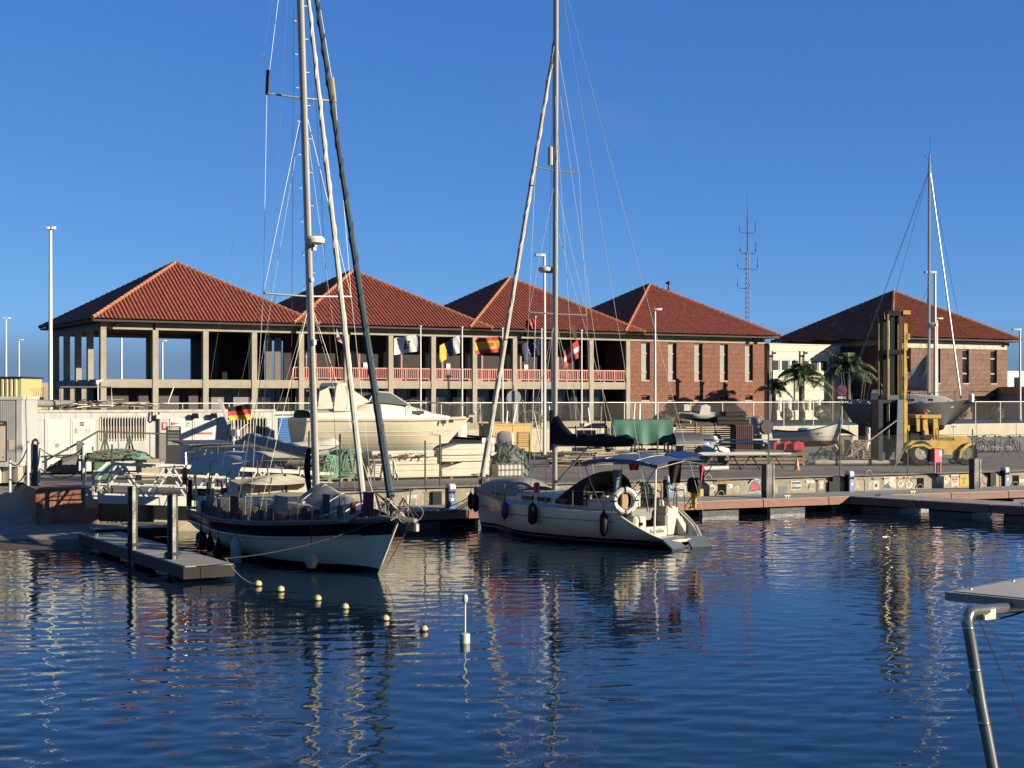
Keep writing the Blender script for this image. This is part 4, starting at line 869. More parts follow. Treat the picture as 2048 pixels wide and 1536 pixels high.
coil(G(652, 963, YZ), .85, .85, 'bright teal rope coil just right of the left mast', 1); coil(G(690, 962, YZ) + Vector((0, .3, 0)), 1.15, 1.05, 'larger dull green rope coil with hoop on top', 2, mat('net_olive', (.16, .25, .17), .9, var=.4, scale=5, tint=(.3, .3, .22), tamt=.5, tscale=3))
coil(G(716, 960, YZ) + Vector((0, 1.0, 0)), .5, .5, 'small grey coil with white tub behind the teal ropes', 3, netg)
# white bench trestles
def trestle(loc, w, h, m, label, rz=0, d=.6, group='trestles and sawhorses'):
    t = empty('trestle', loc, rz, label, 'trestle', group)
    for x in (-w / 2 + .08, w / 2 - .08):
        for s in (-1, 1): MB().bar((x + (.1 if x > 0 else -.1), s * d / 2, 0), (x, s * .04, h - .04), .05).build('leg', m, t)
    MB().b2((-w / 2, -.06, h - .08), (w / 2, .06, h)).build('top_beam', m, t); MB().bar((-w / 2, -d * .3, h * .35), (w / 2, -d * .3, h * .35), .035).build('stretcher', m, t); return t
trestle(G(768, 962, YZ), .9, .85, steel, 'grey steel trestle left of the white beam stack', R(20))
# ---- long stack of white floats/beams (front of the motorboat)
beamm = mat('white_grp', (.60, .55, .43), .45, var=.1, tint=(.42, .33, .22), tamt=.5, tscale=1.5, rnd=.05)
def beam(a_px, b_px, ybase, h, z, label, d=.8, sl=0):
    a = G(a_px, ybase, YZ); ln = tpx(b_px, a, UQ); t = empty('white_float', (a.x, a.y, YZ + z), AQ, label, 'float', 'white floats stacked before the motorboat')
    MB().poly([(0, 0), (ln, 0), (ln, h), (sl, h), (0, h * .55)], d, 'y').build('hull', beamm, t); MB().b2((.02, -.03, h * .55), (ln - .02, -.002, h * .62)).b2((.05, -.02, h * .08), (ln - .05, -.002, h * .14)).build('rubbing_strip', beamm, t); MB().b2((ln * .2, .1, -.1), (ln * .2 + .1, d - .1, 0)).b2((ln * .8, .1, -.1), (ln * .8 + .1, d - .1, 0)).build('bearer', wood, t)
beam(735, 880, 962, .48, .1, 'lower left white float with bearers', .9); beam(739, 874, 962, .26, .60, 'weathered float with torn brown top second in the left stack', .8); beam(744, 868, 962, .24, .90, 'uppermost slim float of the left stack', .7)
beam(884, 978, 958, .55, .1, 'lower right white float with sloping end', .9, .9); beam(884, 980, 958, .22, .68, 'thin white float lying across the right stack', .8); beam(884, 974, 958, .42, .93, 'upper right white float with cut corner', .7, .7)
sc = empty('scrap_heap', G(800, 962, YZ) + Vector((0, .3, .87)), AQ, 'rusty brown scraps on the left float stack', 'scrap'); ms = MB(); rnd = random.Random(9)
for k in range(60): ms.box((rnd.uniform(-1.1, 1.2), rnd.uniform(0, .5), rnd.uniform(0, .16)), (rnd.uniform(.08, .35), .05, .03), rnd.uniform(0, 3), 1, rnd.uniform(-.5, .5))
ms.build('scraps', mat('rust_scrap', (.22, .12, .07), .9, var=.4, rnd=.2), sc)['kind'] = 'stuff'
# ---- kiosk with blue shutter
kb = XY(548, 74, 0); kk = empty('shutter_kiosk', (kb.x, kb.y, YZ), AQ, 'white kiosk with bright blue slatted shutter behind the left mast', 'kiosk'); wk_ = tpx(640, kb, UQ)
MB().b2((0, .05, 0), (wk_, 2, 2.35)).build('body', cabm, kk); MB().b2((-.05, -.1, 2.35), (wk_ + .05, 2.05, 2.5)).build('roof_edge', barm, kk)
for k in range(16): MB().b2((.25, -.0, .2 + k * .125), (wk_ - .3, .045, .31 + k * .125)).build('slat', mat('shutter_blue', (.02, .16, .48), .4, var=.08, rnd=.06), kk)
# ================================================================ BOATS ON LAND, FORKLIFT, YARD CLUTTER
sm = lambda a, b, x: (lambda t: t * t * (3 - 2 * t))(max(0, min(1, (x - a) / (b - a))))
class Hull:
    """x: stern 0 .. bow L, y: port +, z: 0 = waterline"""
    def __init__(s, L, B, keel, sheer, plan, rake=.7, srake=0.0, a=2.4, b=.7, c=1.0, bow0=.55):
        s.__dict__.update(L=L, B=B, keel=keel, sheer=sheer, plan=plan, rake=rake, srake=srake, a=a, b=b, c=c, bow0=bow0)
    def pt(s, t, v, side=1):
        zk, zs = s.keel(t), s.sheer(t); z = zk + (zs - zk) * v; q = sm(s.bow0, 1, t)
        f = (1 - q) * (1 - (1 - v) ** s.a) ** s.b + q * v ** s.c
        x = t * s.L - s.rake * (s.sheer(1) - z) * sm(.72, 1, t) + s.srake * (s.sheer(0) - z) * (1 - sm(0, .25, t))
        return Vector((x, side * s.B / 2 * s.plan(t) * f, z))
    def skin(s, v0=lambda t: 0, v1=lambda t: 1, ns=34, nv=10, off=0):
        m = MB()
        for side in (1, -1):
            m.grid(lambda i, j: (lambda p: p + Vector((0, side * off, 0)))(s.pt(i, v0(i) + (v1(i) - v0(i)) * j, side)), ns, nv)
        return m
    def transom(s, nv=10):
        a = [s.pt(0, j / nv, 1) for j in range(nv + 1)]; b = [s.pt(0, j / nv, -1) for j in range(nv + 1)]
        return MB().add(a + b[::-1], [tuple(range(2 * nv + 2))])
    def deck(s, drop=.08, t0=0, t1=.995, camber=.06, ns=24, inset=.03):
        def f(u, w):
            t = t0 + (t1 - t0) * u; p = s.pt(t, 1); y = max(0, p.y - inset) * (2 * w - 1); return (p.x, y, p.z - drop + camber * (1 - (2 * w - 1) ** 2))
        return MB().grid(f, ns, 8)
    def rail(s, v, r, t0=0, t1=1, side=1, n=30, up=0, off=0): return [s.pt(t0 + (t1 - t0) * k / n, v(t0 + (t1 - t0) * k / n) if callable(v) else v, side) + Vector((0, side * off, up)) for k in range(n + 1)]
    def tat(s, x): return x / s.L

# ---- cream motorboat on a cradle
gel = mat('cream_gelcoat', (.62, .57, .46), .28, var=.05, scale=1); gel2 = mat('cream_gelcoat_deck', (.66, .61, .51), .35, var=.05)
ms_ = XY(594, 60.5, 1.95); mbt = empty('motorboat', ms_, AQ, 'cream cabin motorboat with radar arch standing in the yard', 'motorboat'); LM = tpx(940, ms_, UQ)
hm = Hull(LM, 2.75, lambda t: -.05 + .55 * sm(.62, 1, t) ** 1.4, lambda t: 1.62 - .06 * t + .03 * t * t, lambda t: (1 - sm(.45, 1, t) ** 1.6) * .98 + .001, rake=.95, a=1.7, b=.9, c=1.25)
hm.skin().build('hull', bands('motorboat_hull', [.18, .40], [(.22, .30, .30), (.42, .48, .44), (.62, .57, .46)], .28, .05, -1, 3), mbt, smooth=True); hm.transom().build('transom', gel, mbt); hm.deck(.02).build('deck', gel2, mbt, smooth=True)
for vv, r in ((.93, .035), (.66, .02), (.55, .015)): MB().tube(hm.rail(vv, 0, 0, .985, -1), r, 5).build('rubbing_strake', mat('strake_brown', (.33, .26, .17), .5) if r > .03 else gel, mbt)
# cabin: side coaming, windscreen, foredeck rise
def cab_sec(x):
    # (x, half width, top z)
    pts = [(0.2, 1.15, 1.95), (1.6, 1.15, 2.0), (2.2, 1.12, 2.1), (3.2, 1.08, 2.45), (3.9, 1.0, 2.35), (5.2, .8, 2.0), (6.6, .35, 1.66)]
    for a, b in zip(pts, pts[1:]):
        if a[0] <= x <= b[0]: k = (x - a[0]) / (b[0] - a[0]); return [a[i] * (1 - k) + b[i] * k for i in (1, 2)]
    return pts[-1][1:]
rings = []
for k in range(24):
    x = .2 + 6.4 * k / 23; w, z = cab_sec(x); rings.append([(x, w * 1.05, 1.5), (x, w, (1.5 + z) / 2 + .08), (x, w * .78, z - .04), (x, 0, z), (x, -w * .78, z - .04), (x, -w, (1.5 + z) / 2 + .08), (x, -w * 1.05, 1.5)])
MB().loft(rings, closed=False).build('cabin', gel2, mbt, smooth=True)
wsg = mat('smoked_glass', (.12, .125, .12), .08, spec=.8)
ws = MB()
for s in (1, -1): ws.add([(2.75, s * 1.14, 2.28), (4.55, s * .98, 2.12), (3.7, s * .92, 2.62), (3.0, s * .98, 2.68)], [(0, 1, 2, 3)])
ws.add([(4.55, .98, 2.12), (4.75, 0, 2.22), (3.85, 0, 2.70), (3.7, .92, 2.62)], [(0, 1, 2, 3)]).add([(4.55, -.98, 2.12), (4.75, 0, 2.22), (3.85, 0, 2.70), (3.7, -.92, 2.62)], [(0, 1, 2, 3)])
ws.build('windscreen', wsg, mbt, fix=False); MB().tube([(2.7, -1.14, 2.3), (3.0, -.98, 2.7), (3.7, -.92, 2.65), (4.58, -.98, 2.12)], .03, 5).tube([(3.7, -.92, 2.65), (3.85, 0, 2.73), (3.7, .92, 2.65)], .03, 5).build('screen_frame', gel2, mbt)
arch = MB()
for s in (1, -1): arch.loft([[(1.45 + dx, s * (1.14 - .0 * z), zz) for dx, zz in ((-.25 + q * .1, z), (.45 - q * .22, z))] + [(1.45 + dx, s * 1.0, zz) for dx, zz in ((.45 - q * .22, z), (-.25 + q * .1, z))] for q, z in ((0, 1.9), (.6, 2.5), (1.2, 2.95))], True, True)
arch.cbox((1.55, 0, 2.98), (.42, 2.3, .14), .05); arch.build('radar_arch', gel2, mbt)
MB().add([(1.75, -1.16, 1.95), (2.75, -1.15, 2.28), (1.82, -1.12, 2.9)], [(0, 1, 2)]).build('side_wing', gel2, mbt, fix=False)
pw = mat('porthole_glass', (.10, .10, .095), .1)
for x, y, z, w, t in ((4.95, -.87, 1.82, .5, 0), (6.15, -.72, 1.42, .24, 1), (6.55, -.6, 1.45, .2, 1)): MB().box((x, y - .05, z), (w, .05, .14), -.13 if not t else -.42).build('porthole', pw, mbt)
text('7ª TE-1-63-97', .15, mat('print_grey', (.3, .3, .3)), mbt, (6.2, -.80, 1.02), (R(90 - 14), 0, R(20)), 'registration')
pr = MB(); pr.tube([(3.9, -1.0, 2.25), (4.6, -.95, 2.35), (6.0, -.72, 2.22), (7.4, -.18, 2.12), (7.75, 0, 2.1), (7.4, .18, 2.12), (6.0, .72, 2.22)], .018, 5)
for x, y, z in ((4.6, -.98, 2.35), (5.2, -.86, 2.29), (5.9, -.74, 2.23), (6.6, -.5, 2.18), (7.2, -.25, 2.13)): pr.tube([(x - .25, y, 1.62), (x, y, z)], .014, 4)
pr.build('pulpit_rail', stainless, mbt); MB().cbox((7.75, 0, 1.66), (.35, .2, .1), .03).build('bow_roller', steel, mbt); MB().lathe([(0, -.1), (.1, 0), (0, .1)], (7.92, 0, 1.78), 8).build('bow_lamp', wpole, mbt)
cb_ = empty('boat_cradle', (ms_.x, ms_.y, YZ), AQ, 'dark timber cradle under the cream motorboat', 'cradle')
for x in (1.2, 3.4, 5.2): MB().b2((x, -1.1, 0), (x + .2, 1.1, .68)).build('bearer', wood, cb_)
MB().b2((.6, -.9, .3), (5.9, -.75, .45)).b2((.6, .75, .3), (5.9, .9, .45)).build('rail', darkmetal, cb_)
# fat outboard leg / covered thing at its stern
gb = empty('grey_dinghy', XY(560, 58.5, YZ), AQ + .3, 'grey covered dinghy below the blue shutter', 'dinghy'); 
hd = Hull(3.0, 1.4, lambda t: .45 + .25 * t ** 3, lambda t: 1.0 + .25 * t * t, lambda t: (1 - sm(.5, 1, t) ** 2) * .95 + .001, rake=.3)
greyc = mat('grey_canvas', (.27, .28, .28), .7, var=.15, scale=2); hd.skin(ns=16, nv=6).build('hull', greyc, gb, smooth=True); hd.deck(-.05, camber=.35).build('cover', mat('pale_canvas', (.5, .5, .47), .7, var=.1), gb, smooth=True); hd.transom().build('transom', greyc, gb); MB().b2((.5, -.5, 0), (.65, .5, .46)).b2((2.0, -.5, 0), (2.15, .5, .52)).build('chock', wood, gb)

# ---- white workboat stern with covered outboards + yellow shed
rbp = XY(942, 70, YZ); rib_ = empty('white_workboat', rbp, AQ - .25, 'white workboat showing its stern ladder and covered outboards', 'boat')
hr = Hull(4.2, 2.0, lambda t: .5 + .5 * t ** 3, lambda t: 1.35 + .3 * t * t, lambda t: (1 - sm(.5, 1, t) ** 2) * .95 + .001, rake=.4); rib_.rotation_euler[2] = R(150)
wgrp = mat('white_grp_boat', (.66, .64, .57), .4, var=.1, tint=(.4, .37, .3), tamt=.4); rib_.location = XY(985, 68.5, YZ)
hr.skin(ns=18, nv=7).build('hull', wgrp, rib_, smooth=True); hr.transom().build('transom', wgrp, rib_); hr.deck(.1).build('deck', wgrp, rib_); MB().tube(hr.rail(.95, 0, 0, .98, -1), .06, 5).tube(hr.rail(.95, 0, 0, .98, 1), .06, 5).build('rubber_strake', black, rib_)
MB().cbox((1.9, 0, 1.7), (.7, .7, .8), .1).build('console', wgrp, rib_)
for s in (-.22, .22): MB().tube([(-.06, s, .55), (-.06, s, 1.6)], .018, 4).build('ladder_side', steel, rib_)
MB().tube([(-.06, -.22, .7), (-.06, .22, .7)], .018, 4).tube([(-.06, -.22, 1.0), (-.06, .22, 1.0)], .018, 4).build('ladder_rung', steel, rib_); MB().b2((.5, -.6, 0), (.7, .6, .55)).b2((2.4, -.6, 0), (2.6, .6, .6)).build('chock', wood, rib_)
def outboard(loc, rz, label, m=wgrp, leg=black, s=1.0):
    t = empty('outboard_engine', loc, rz, label, 'outboard engine', 'outboard engines'); t.scale = (s, s, s)
    MB().loft([[(x * w, y * w2, z) for x, y in ((-.3, -.2), (.12, -.24), (.38, -.16), (.42, 0), (.38, .16), (.12, .24), (-.3, .2), (-.36, 0))] for z, w, w2 in ((.75, .7, .7), (.85, .95, 1), (1.15, 1.02, 1.02), (1.4, .9, .9), (1.5, .5, .5))], True, True).build('cowl', m, t, smooth=True)
    MB().loft([[(x * w, y * w, z) for x, y in ((-.16, -.07), (.14, -.07), (.14, .07), (-.16, .07))] for z, w in ((.75, 1.1), (.4, .8), (.1, .7), (0, .7))], True, True).build('leg', leg, t); MB().b2((-.3, -.12, .22), (.2, .12, .25)).build('cavitation_plate', leg, t); MB().lathe([(.02, -.12), (.06, -.05), (.06, .12), (.02, .2)], (-.1, 0, .04), 8, 'x').build('gearcase', leg, t)
    for k in range(3): MB().box((-.22, .1 * math.sin(k * 2.09), .04 + .1 * math.cos(k * 2.09)), (.02, .1, .16), 0, .7, 0, -k * 2.09).build('blade', leg, t)
    MB().cbox((.4, 0, .78), (.16, .3, .36), .03).build('clamp', leg, t); return t
outboard(XY(1012, 66.5, YZ + .12), R(170), 'white covered outboard engine before the yellow shed', s=1.05)
outboard(XY(932, 63.5, YZ + .05), R(120), 'small dark outboard engine on a stand near the motorboat bow', darkmetal, steel, .75)
sh = XY(985, 79, YZ); yw = empty('yellow_shed', sh, AQ, 'ochre yellow shed with louvred panel in the middle of the yard', 'shed'); wS = tpx(1064, sh, UQ); yel = mat('ochre_paint', (.55, .33, .05), .55, var=.1)
MB().b2((0, .0, 0), (wS, 1.8, 1.72)).build('wall', yel, yw); MB().b2((-.04, -.05, 1.72), (wS + .04, 1.85, 1.8)).build('roof_edge', yel, yw); MB().b2((wS * .5, -.02, .1), (wS * .53, 0, 1.7)).build('corner_trim', yel, yw)
lv = empty('louvre', (0, 0, 0), parent=yw); MB().b2((wS * .62, -.03, .55), (wS * .95, -.004, 1.35)).build('frame', mat('ochre_dark', (.2, .12, .03), .6), lv)
for k in range(7): MB().b2((wS * .64, -.06, .6 + k * .1), (wS * .93, -.03, .65 + k * .1)).build('slat', yel, lv)
# dark tarp over stacked cages in front
heap('tarp_heap', XY(1022, 60.5, YZ), 1.7, 1.2, 1.25, mat('dark_tarp', (.085, .095, .09), .55, var=.3, scale=3, tint=(.3, .31, .28), tamt=.6, tscale=1.6), 'dark grey tarpaulin over cages left of the right mast', 'tarpaulin', 11, 26, .03, AQ)
cg = empty('wire_cage', XY(1022, 59.6, YZ), AQ, 'pale wire cage with tub below the dark tarpaulin', 'cage'); m_ = MB()
for k in range(8): m_.tube([(-.65 + k * .185, 0, 0), (-.65 + k * .185, 0, .55)], .014, 3)
for z in (.05, .3, .55): m_.tube([(-.65, 0, z), (.65, 0, z)], .014, 3)
m_.build('bars', steel, cg); MB().cbox((0, .4, .25), (1.1, .6, .5), .05).build('tub', plastw, cg)

# ---- green tarpaulin rack
gr = XY(1222, 76, YZ); gt = empty('tarp_rack', gr, AQ * .6, 'rack hung with a bright green tarpaulin before the red stone wall', 'rack'); wG = tpx(1346, gr, Vector((math.cos(AQ * .6), math.sin(AQ * .6)))); gtm = mat('green_tarp', (.03, .15, .095), .6, var=.25, scale=1.2, stretch=(3, 1, .6))
MB().grid(lambda u, v: (u * wG, -.05 + .05 * math.sin(u * 23) * v, 2.05 - 1.22 * v + .03 * math.sin(u * 9) * v), 46, 8).build('tarpaulin', gtm, gt, smooth=True, fix=False); MB().grid(lambda u, v: (u * wG, -.05 + 1.2 * v, 2.05 + .04 * math.sin(u * 20) * math.sin(v * 3.1)), 30, 4).build('tarpaulin_top', gtm, gt, smooth=True, fix=False)
for x in (0.05, wG / 2, wG - .05): MB().bar((x, .02, 0), (x, .02, 2.0), .06).bar((x, 1.1, 0), (x, 1.1, 2.0), .06).build('upright', darkmetal, gt)
for z in (.25, .7): MB().b2((0, .05, z), (wG, 1.1, z + .05)).build('shelf', wood, gt)
mj = MB(); rnd = random.Random(2)
for k in range(26): mj.box((rnd.uniform(.2, wG - .2), rnd.uniform(.2, .9), rnd.choice((.42, .86))), (rnd.uniform(.15, .5), .2, rnd.uniform(.1, .3)), rnd.uniform(0, 3))
mj.build('stored_clutter', mat('clutter_dark', (.09, .085, .08), .8, var=.5), gt)['kind'] = 'stuff'
dk = empty('dark_crate_rack', XY(1180, 77, YZ), AQ, 'dark shelf of stacked boards left of the green tarpaulin', 'rack')
for z in (.3, .75, 1.2, 1.6): MB().b2((-.85, 0, z), (1.0, .9, z + .06)).build('shelf', darkmetal, dk)
for x in (-.85, .97): MB().b2((x, -.02, 0), (x + .05, .05, 1.75)).build('upright', darkmetal, dk)
for k, z in enumerate((.37, .82, 1.27)): MB().b2((-.7 + k * .1, .1, z), (.8 - k * .2, .7, z + .22)).build('board', wood if k else plastw, dk)
MB().b2((-.3, .05, 1.68), (.95, .6, 1.85)).build('pale_box', plastw, dk)

# ---- slatted screen, overturned dinghy, dark red locker, boxes, tank
sp_ = XY(1352, 80, YZ); sc_ = empty('slatted_screen', sp_, AQ * .5, 'low brown slatted timber screen right of the green tarpaulin', 'screen'); wL = tpx(1470, sp_, Vector((math.cos(AQ * .5), math.sin(AQ * .5)))); slm = MB().b2((0, 0, 0), (wL, .03, .085)).mesh('slat', mat('slat_brown', (.17, .115, .075), .85, var=.3, scale=4, rnd=.25))
for k in range(15): inst('slat', slm, sc_, (0, 0, .1 + k * .115))
for x in (0, wL * .33, wL * .66, wL - .06): MB().b2((x, -.05, 0), (x + .06, -.002, 1.85)).build('post', wood, sc_)
od = empty('overturned_dinghy', XY(1345, 76.5, YZ + .75), AQ * .6, 'grey overturned dinghy resting before the slatted screen', 'dinghy'); ho = Hull(2.6, 1.2, lambda t: -.62 + .2 * t ** 3, lambda t: -.0, lambda t: (1 - sm(.6, 1, t) ** 2) * .95 + .001, rake=.25)
m_ = ho.skin(ns=16, nv=7); m_.v = [(x, y, -z) for x, y, z in m_.v]; m_.build('hull', mat('dinghy_grey', (.10, .105, .11), .4, var=.15), od, smooth=True); MB().tube([(p.x, p.y, 0) for p in ho.rail(1, 0, 0, .99, -1)], .035, 5).build('gunwale', plastw, od); MB().b2((.4, -.5, -.75), (.5, .5, -.02)).build('support', wood, od); MB().b2((1.9, -.5, -.75), (2.0, .5, -.02)).build('support', wood, od)
ww = empty('white_dinghy', XY(1398, 74, YZ + .3), AQ * .6 + .2, 'small upturned white dinghy with sharp bow before the slatted screen', 'dinghy'); h2 = Hull(1.9, .9, lambda t: -.5 + .2 * t ** 3, lambda t: -.0, lambda t: (1 - sm(.4, 1, t) ** 1.5) * .95 + .001, rake=.25)
m_ = h2.skin(ns=14, nv=6); m_.v = [(x, y, -z) for x, y, z in m_.v]; m_.build('hull', wgrp, ww, smooth=True); MB().b2((.3, -.4, -.3), (.4, .4, -.02)).build('support', wood, ww); MB().b2((1.3, -.3, -.3), (1.4, .3, -.02)).build('support', wood, ww)
lk = XY(1471, 80, YZ); lo = empty('red_locker', lk, AQ * .5, 'dark red ribbed metal locker beside the slatted screen', 'locker'); rr = mat('maroon_metal', (.10, .028, .025), .5, var=.2)
MB().b2((0, 0, 0), (1.02, .8, 1.72)).build('body', rr, lo)
for k in range(9): MB().b2((.04 + k * .11, -.03, .05), (.08 + k * .11, 0, 1.68)).build('rib', rr, lo)
for (px, z, w, lb) in ((1441, 1.98, 1.85, 'lower black crate on top of the slatted screen'), (1438, 2.22, 1.7, 'middle black crate above the red locker'), (1446, 2.46, 1.2, 'topmost black crate above the red locker')):
    t = crate(XY(px + 25, 80.6, YZ + z - .25), (w, .9, .22), black, lb, AQ * .5, 'black_crate', 'crate', 'stacked black crates')
tb = empty('dark_table', XY(1412, 80.5, YZ), AQ * .5, 'dark rough table carrying the jet ski and the black crates', 'table'); MB().b2((-2.0, -.1, 1.62), (2.4, 1.3, 1.72)).build('top', darkmetal, tb)
for x in (-1.9, 0, 2.2): MB().b2((x, .9, 0), (x + .1, 1.0, 1.62)).build('leg', wood, tb)
ib = empty('tank_cage', XY(1508, 86, YZ), AQ * .5, 'pale water tank in a metal cage behind the black crates', 'water tank'); MB().cbox((0, .5, 1.55), (.85, .9, 1.0), .08).build('tank', mat('tank_plastic', (.42, .42, .36), .4, var=.1), ib); m_ = MB()
for k in range(5): m_.tube([(-.45 + k * .225, 0, 1.0), (-.45 + k * .225, 0, 2.1)], .018, 4)
for z in (1.05, 1.4, 1.75, 2.1): m_.tube([(-.45, 0, z), (.45, 0, z)], .018, 4)
m_.build('cage', steel, ib); MB().b2((-.45, 0, .85), (.45, .95, 1.0)).build('pallet', wood, ib); MB().b2((-.4, .1, 0), (.4, .9, .85)).build('stand', darkmetal, ib)
cdm = empty('cable_drum', XY(1535, 92, YZ + .9), AQ, 'large dark wheel leaning by the street wall', 'cable drum'); MB().lathe([(.45, 0), (.45, .05), (.34, .07), (.34, .25), (.45, .27), (.45, .32)], (0, 0, .45), 20, 'y').build('drum', mat('drum_brown', (.05, .036, .03), .8), cdm)
MB().b2((-.5, -.1, -.9), (.5, .4, 0)).build('block', mat('beige_concrete', (.52, .47, .37)), cdm)
# jet ski like tender under a white cover
js = empty('covered_tender', XY(1353, 81, YZ + 1.72), AQ * .5, 'white and dark inflatable tender with hooded seat on the rough table', 'tender'); hj = Hull(2.4, 1.1, lambda t: .1 + .3 * t ** 3, lambda t: .48 + .1 * t, lambda t: (1 - sm(.6, 1, t) ** 2) * .95 + .001, rake=.2); js.rotation_euler[2] = AQ * .5 + math.pi; js.location = XY(1440, 81.3, YZ + 1.75)
hj.skin(ns=16, nv=6).build('hull', bands('tender_hull', [.3], [(.05, .07, .10), (.55, .53, .48)], .4, .1, -1, 2), js, smooth=True); hj.deck(.02, camber=.1).build('deck', mat('pale_canvas', (.5, .5, .47)), js); hj.transom().build('transom', wgrp, js)
MB().loft([[(x, s * .45, z) for x, z in ((.75, .5), (.7, .95), (.95, 1.08), (1.25, 1.0), (1.35, .5))] for s in (-1, 1)], True, True).build('seat_hood', wgrp, js, smooth=True); MB().cbox((2.0, 0, .9), (.4, .35, .35), .06).build('engine_cowl', wgrp, js); MB().tube([(2.0, -.1, .6), (1.5, -.2, .75), (1.2, -.3, .6)], .03, 5).build('hose', red, js)
MB().grid(lambda u, v: (.05 + .9 * u, -.58 - .02 * math.sin(u * 9), .62 - .5 * v * (1 - .5 * u) + .03 * math.sin(7 * u)), 10, 5).build('tarp', mat('tarp_blue_white', (.35, .42, .48), .6, var=.4, scale=5), js, fix=False); MB().lathe([(.18, -.06), (.2, 0), (.18, .06)], (2.1, -.6, -.02), 12, 'y').lathe([(.18, -.06), (.2, 0), (.18, .06)], (2.3, .6, -.02), 12, 'y').build('trailer_wheel', black, js)

# ---- green bin, red barrier, cone, cover
gb2 = empty('green_bin', XY(1516, 79, YZ), 0, 'green plastic barrel beside the dark red locker', 'bin'); MB().lathe([(.23, 0), (.26, .1), (.27, .8), (.29, .82), (.29, .9), (.25, .9), (.24, .82)], n=16).build('barrel', mat('bin_bright_green', (.03, .16, .03), .45), gb2, smooth=True); MB().lathe([(.275, .4), (.285, .43), (.275, .46)], n=16).build('hoop', greenpaint, gb2)
bl_ = empty('blue_tarp', XY(1545, 82, YZ), 0, 'dark blue tarpaulin bundle under the fishing boat', 'tarpaulin'); MB().grid(lambda u, v: ((u - .5) * 1.4, (v - .5) * .8, .85 * (math.sin(u * 3.14) * math.sin(v * 3.14)) ** .5 + .05 * math.sin(11 * u + 5 * v)), 16, 8).build('sheet', mat('blue_tarp', (.02, .04, .12), .6, var=.2), bl_, smooth=True, fix=False)
# timber stack and red barriers on it
tsp = XY(1440, 69.5, YZ); ts = empty('timber_stack', tsp, R(3), 'stack of grey weathered planks and beams left of the forklift', 'timber stack'); wT = tpx(1626, tsp, Vector((1, .05)))
rnd = random.Random(6); pmz = [0, .3, .46, .74, .9, 1.02]
for r_, z in enumerate((.08, .24, .46, .60)):
    for k in range(3):
        a = rnd.uniform(0, .5) + (0 if r_ < 3 else .3); b = wT - rnd.uniform(0, .45) - (.0 if r_ < 3 else .35); MB().b2((a, k * .32, z), (b, k * .32 + .26, z + .13)).build('plank', mat('grey_timber', (.27, .215, .16), .85, var=.3, scale=3, stretch=(1, 6, 6), rnd=.3), ts)
for x in (.3, wT * .5, wT - .5): MB().b2((x, -.03, 0), (x + .12, 1.0, .08)).b2((x, -.03, .37), (x + .12, 1.0, .46)).build('spacer', wood, ts)
redp = mat('red_plastic', (.62, .03, .03), .4, var=.1)
for k, (px, z) in enumerate(((1556, .73), (1577, .73), (1596, .73))):
    t = empty('road_barrier', XY(px, 70 - k * .15, YZ + z), R(5), ['leftmost red and white plastic barrier on the timber stack', 'middle red plastic barrier on the timber stack', 'rightmost red plastic barrier on the timber stack'][k], 'barrier', 'red plastic barriers')
    MB().loft([[(x * w, y * w, z_) for x, y in ((-.26, -.2), (.26, -.2), (.26, .2), (-.26, .2))] for z_, w in ((0, 1), (.12, 1), (.3, .9), (.36, .82))], True, True).build('body', redp, t); MB().cbox((.0, 0, .39), (.14, .14, .06), .02).build('cap', redp if k else plastw, t)
co = empty('traffic_cone', G(1594, 942, YZ), 0, 'orange traffic cone standing alone on the yard', 'traffic cone'); om = mat('cone_orange', (.62, .15, .05), .5, var=.12); MB().cbox((0, 0, .025), (.32, .32, .05), .01).build('base', om, co); MB().lathe([(.13, .05), (.1, .2), (.035, .56), (.03, .58)], n=14).build('cone', om, co, smooth=True); MB().lathe([(.095, .25), (.078, .34)], n=14).build('band', mat('cone_band', (.6, .4, .3), .5), co)
# white pipes on sawhorses
for px, lb in ((1424, 'left sawhorse under the white pipes'), (1465, 'second sawhorse under the white pipes'), (1502, 'third sawhorse under the white pipes'), (1548, 'right sawhorse under the white pipes')): trestle(XY(px, 65.4 + (px - 1424) * .008, YZ), .35, .62, mat('rust_steel', (.13, .07, .05), .7, .3), lb, R(80), .8)
wp = MB; pps = [('white spar lying on the sawhorses at the front', 1395, 1552, .62, 65.2, .07), ('longer white spar lying on the sawhorses behind', 1430, 1582, .62, 65.7, .06), ('flat grey spar lying on the sawhorses', 1400, 1530, .64, 66.1, .06), ('white spar lying on the ground before the sawhorses', 1405, 1456, .06, 63.6, .09), ('long pale spar on the far trestles', 1420, 1575, .9, 72.4, .055), ('thin pale spar across the far trestles', 1408, 1560, 1.06, 73, .045)]
for lb, a, b, z, Y, r in pps:
    t = empty('spar', (0, 0, 0), 0, lb, 'spar', 'spars laid on trestles'); A_, B_ = XY(a, Y, YZ + z + r), XY(b, Y + .5, YZ + z + r); MB().tube([A_, B_], r, 8).build('tube', barm, t, smooth=True); MB().tube([A_, A_ + (B_ - A_) * .01], r * 1.15, 8).build('end_cap', steel, t)
for px, lb in ((1432, 'far left trestle carrying the long pale spars'), (1550, 'far right trestle carrying the long pale spars')): trestle(XY(px, 72.6, YZ), .5, .88, steel, lb, R(85), .8)
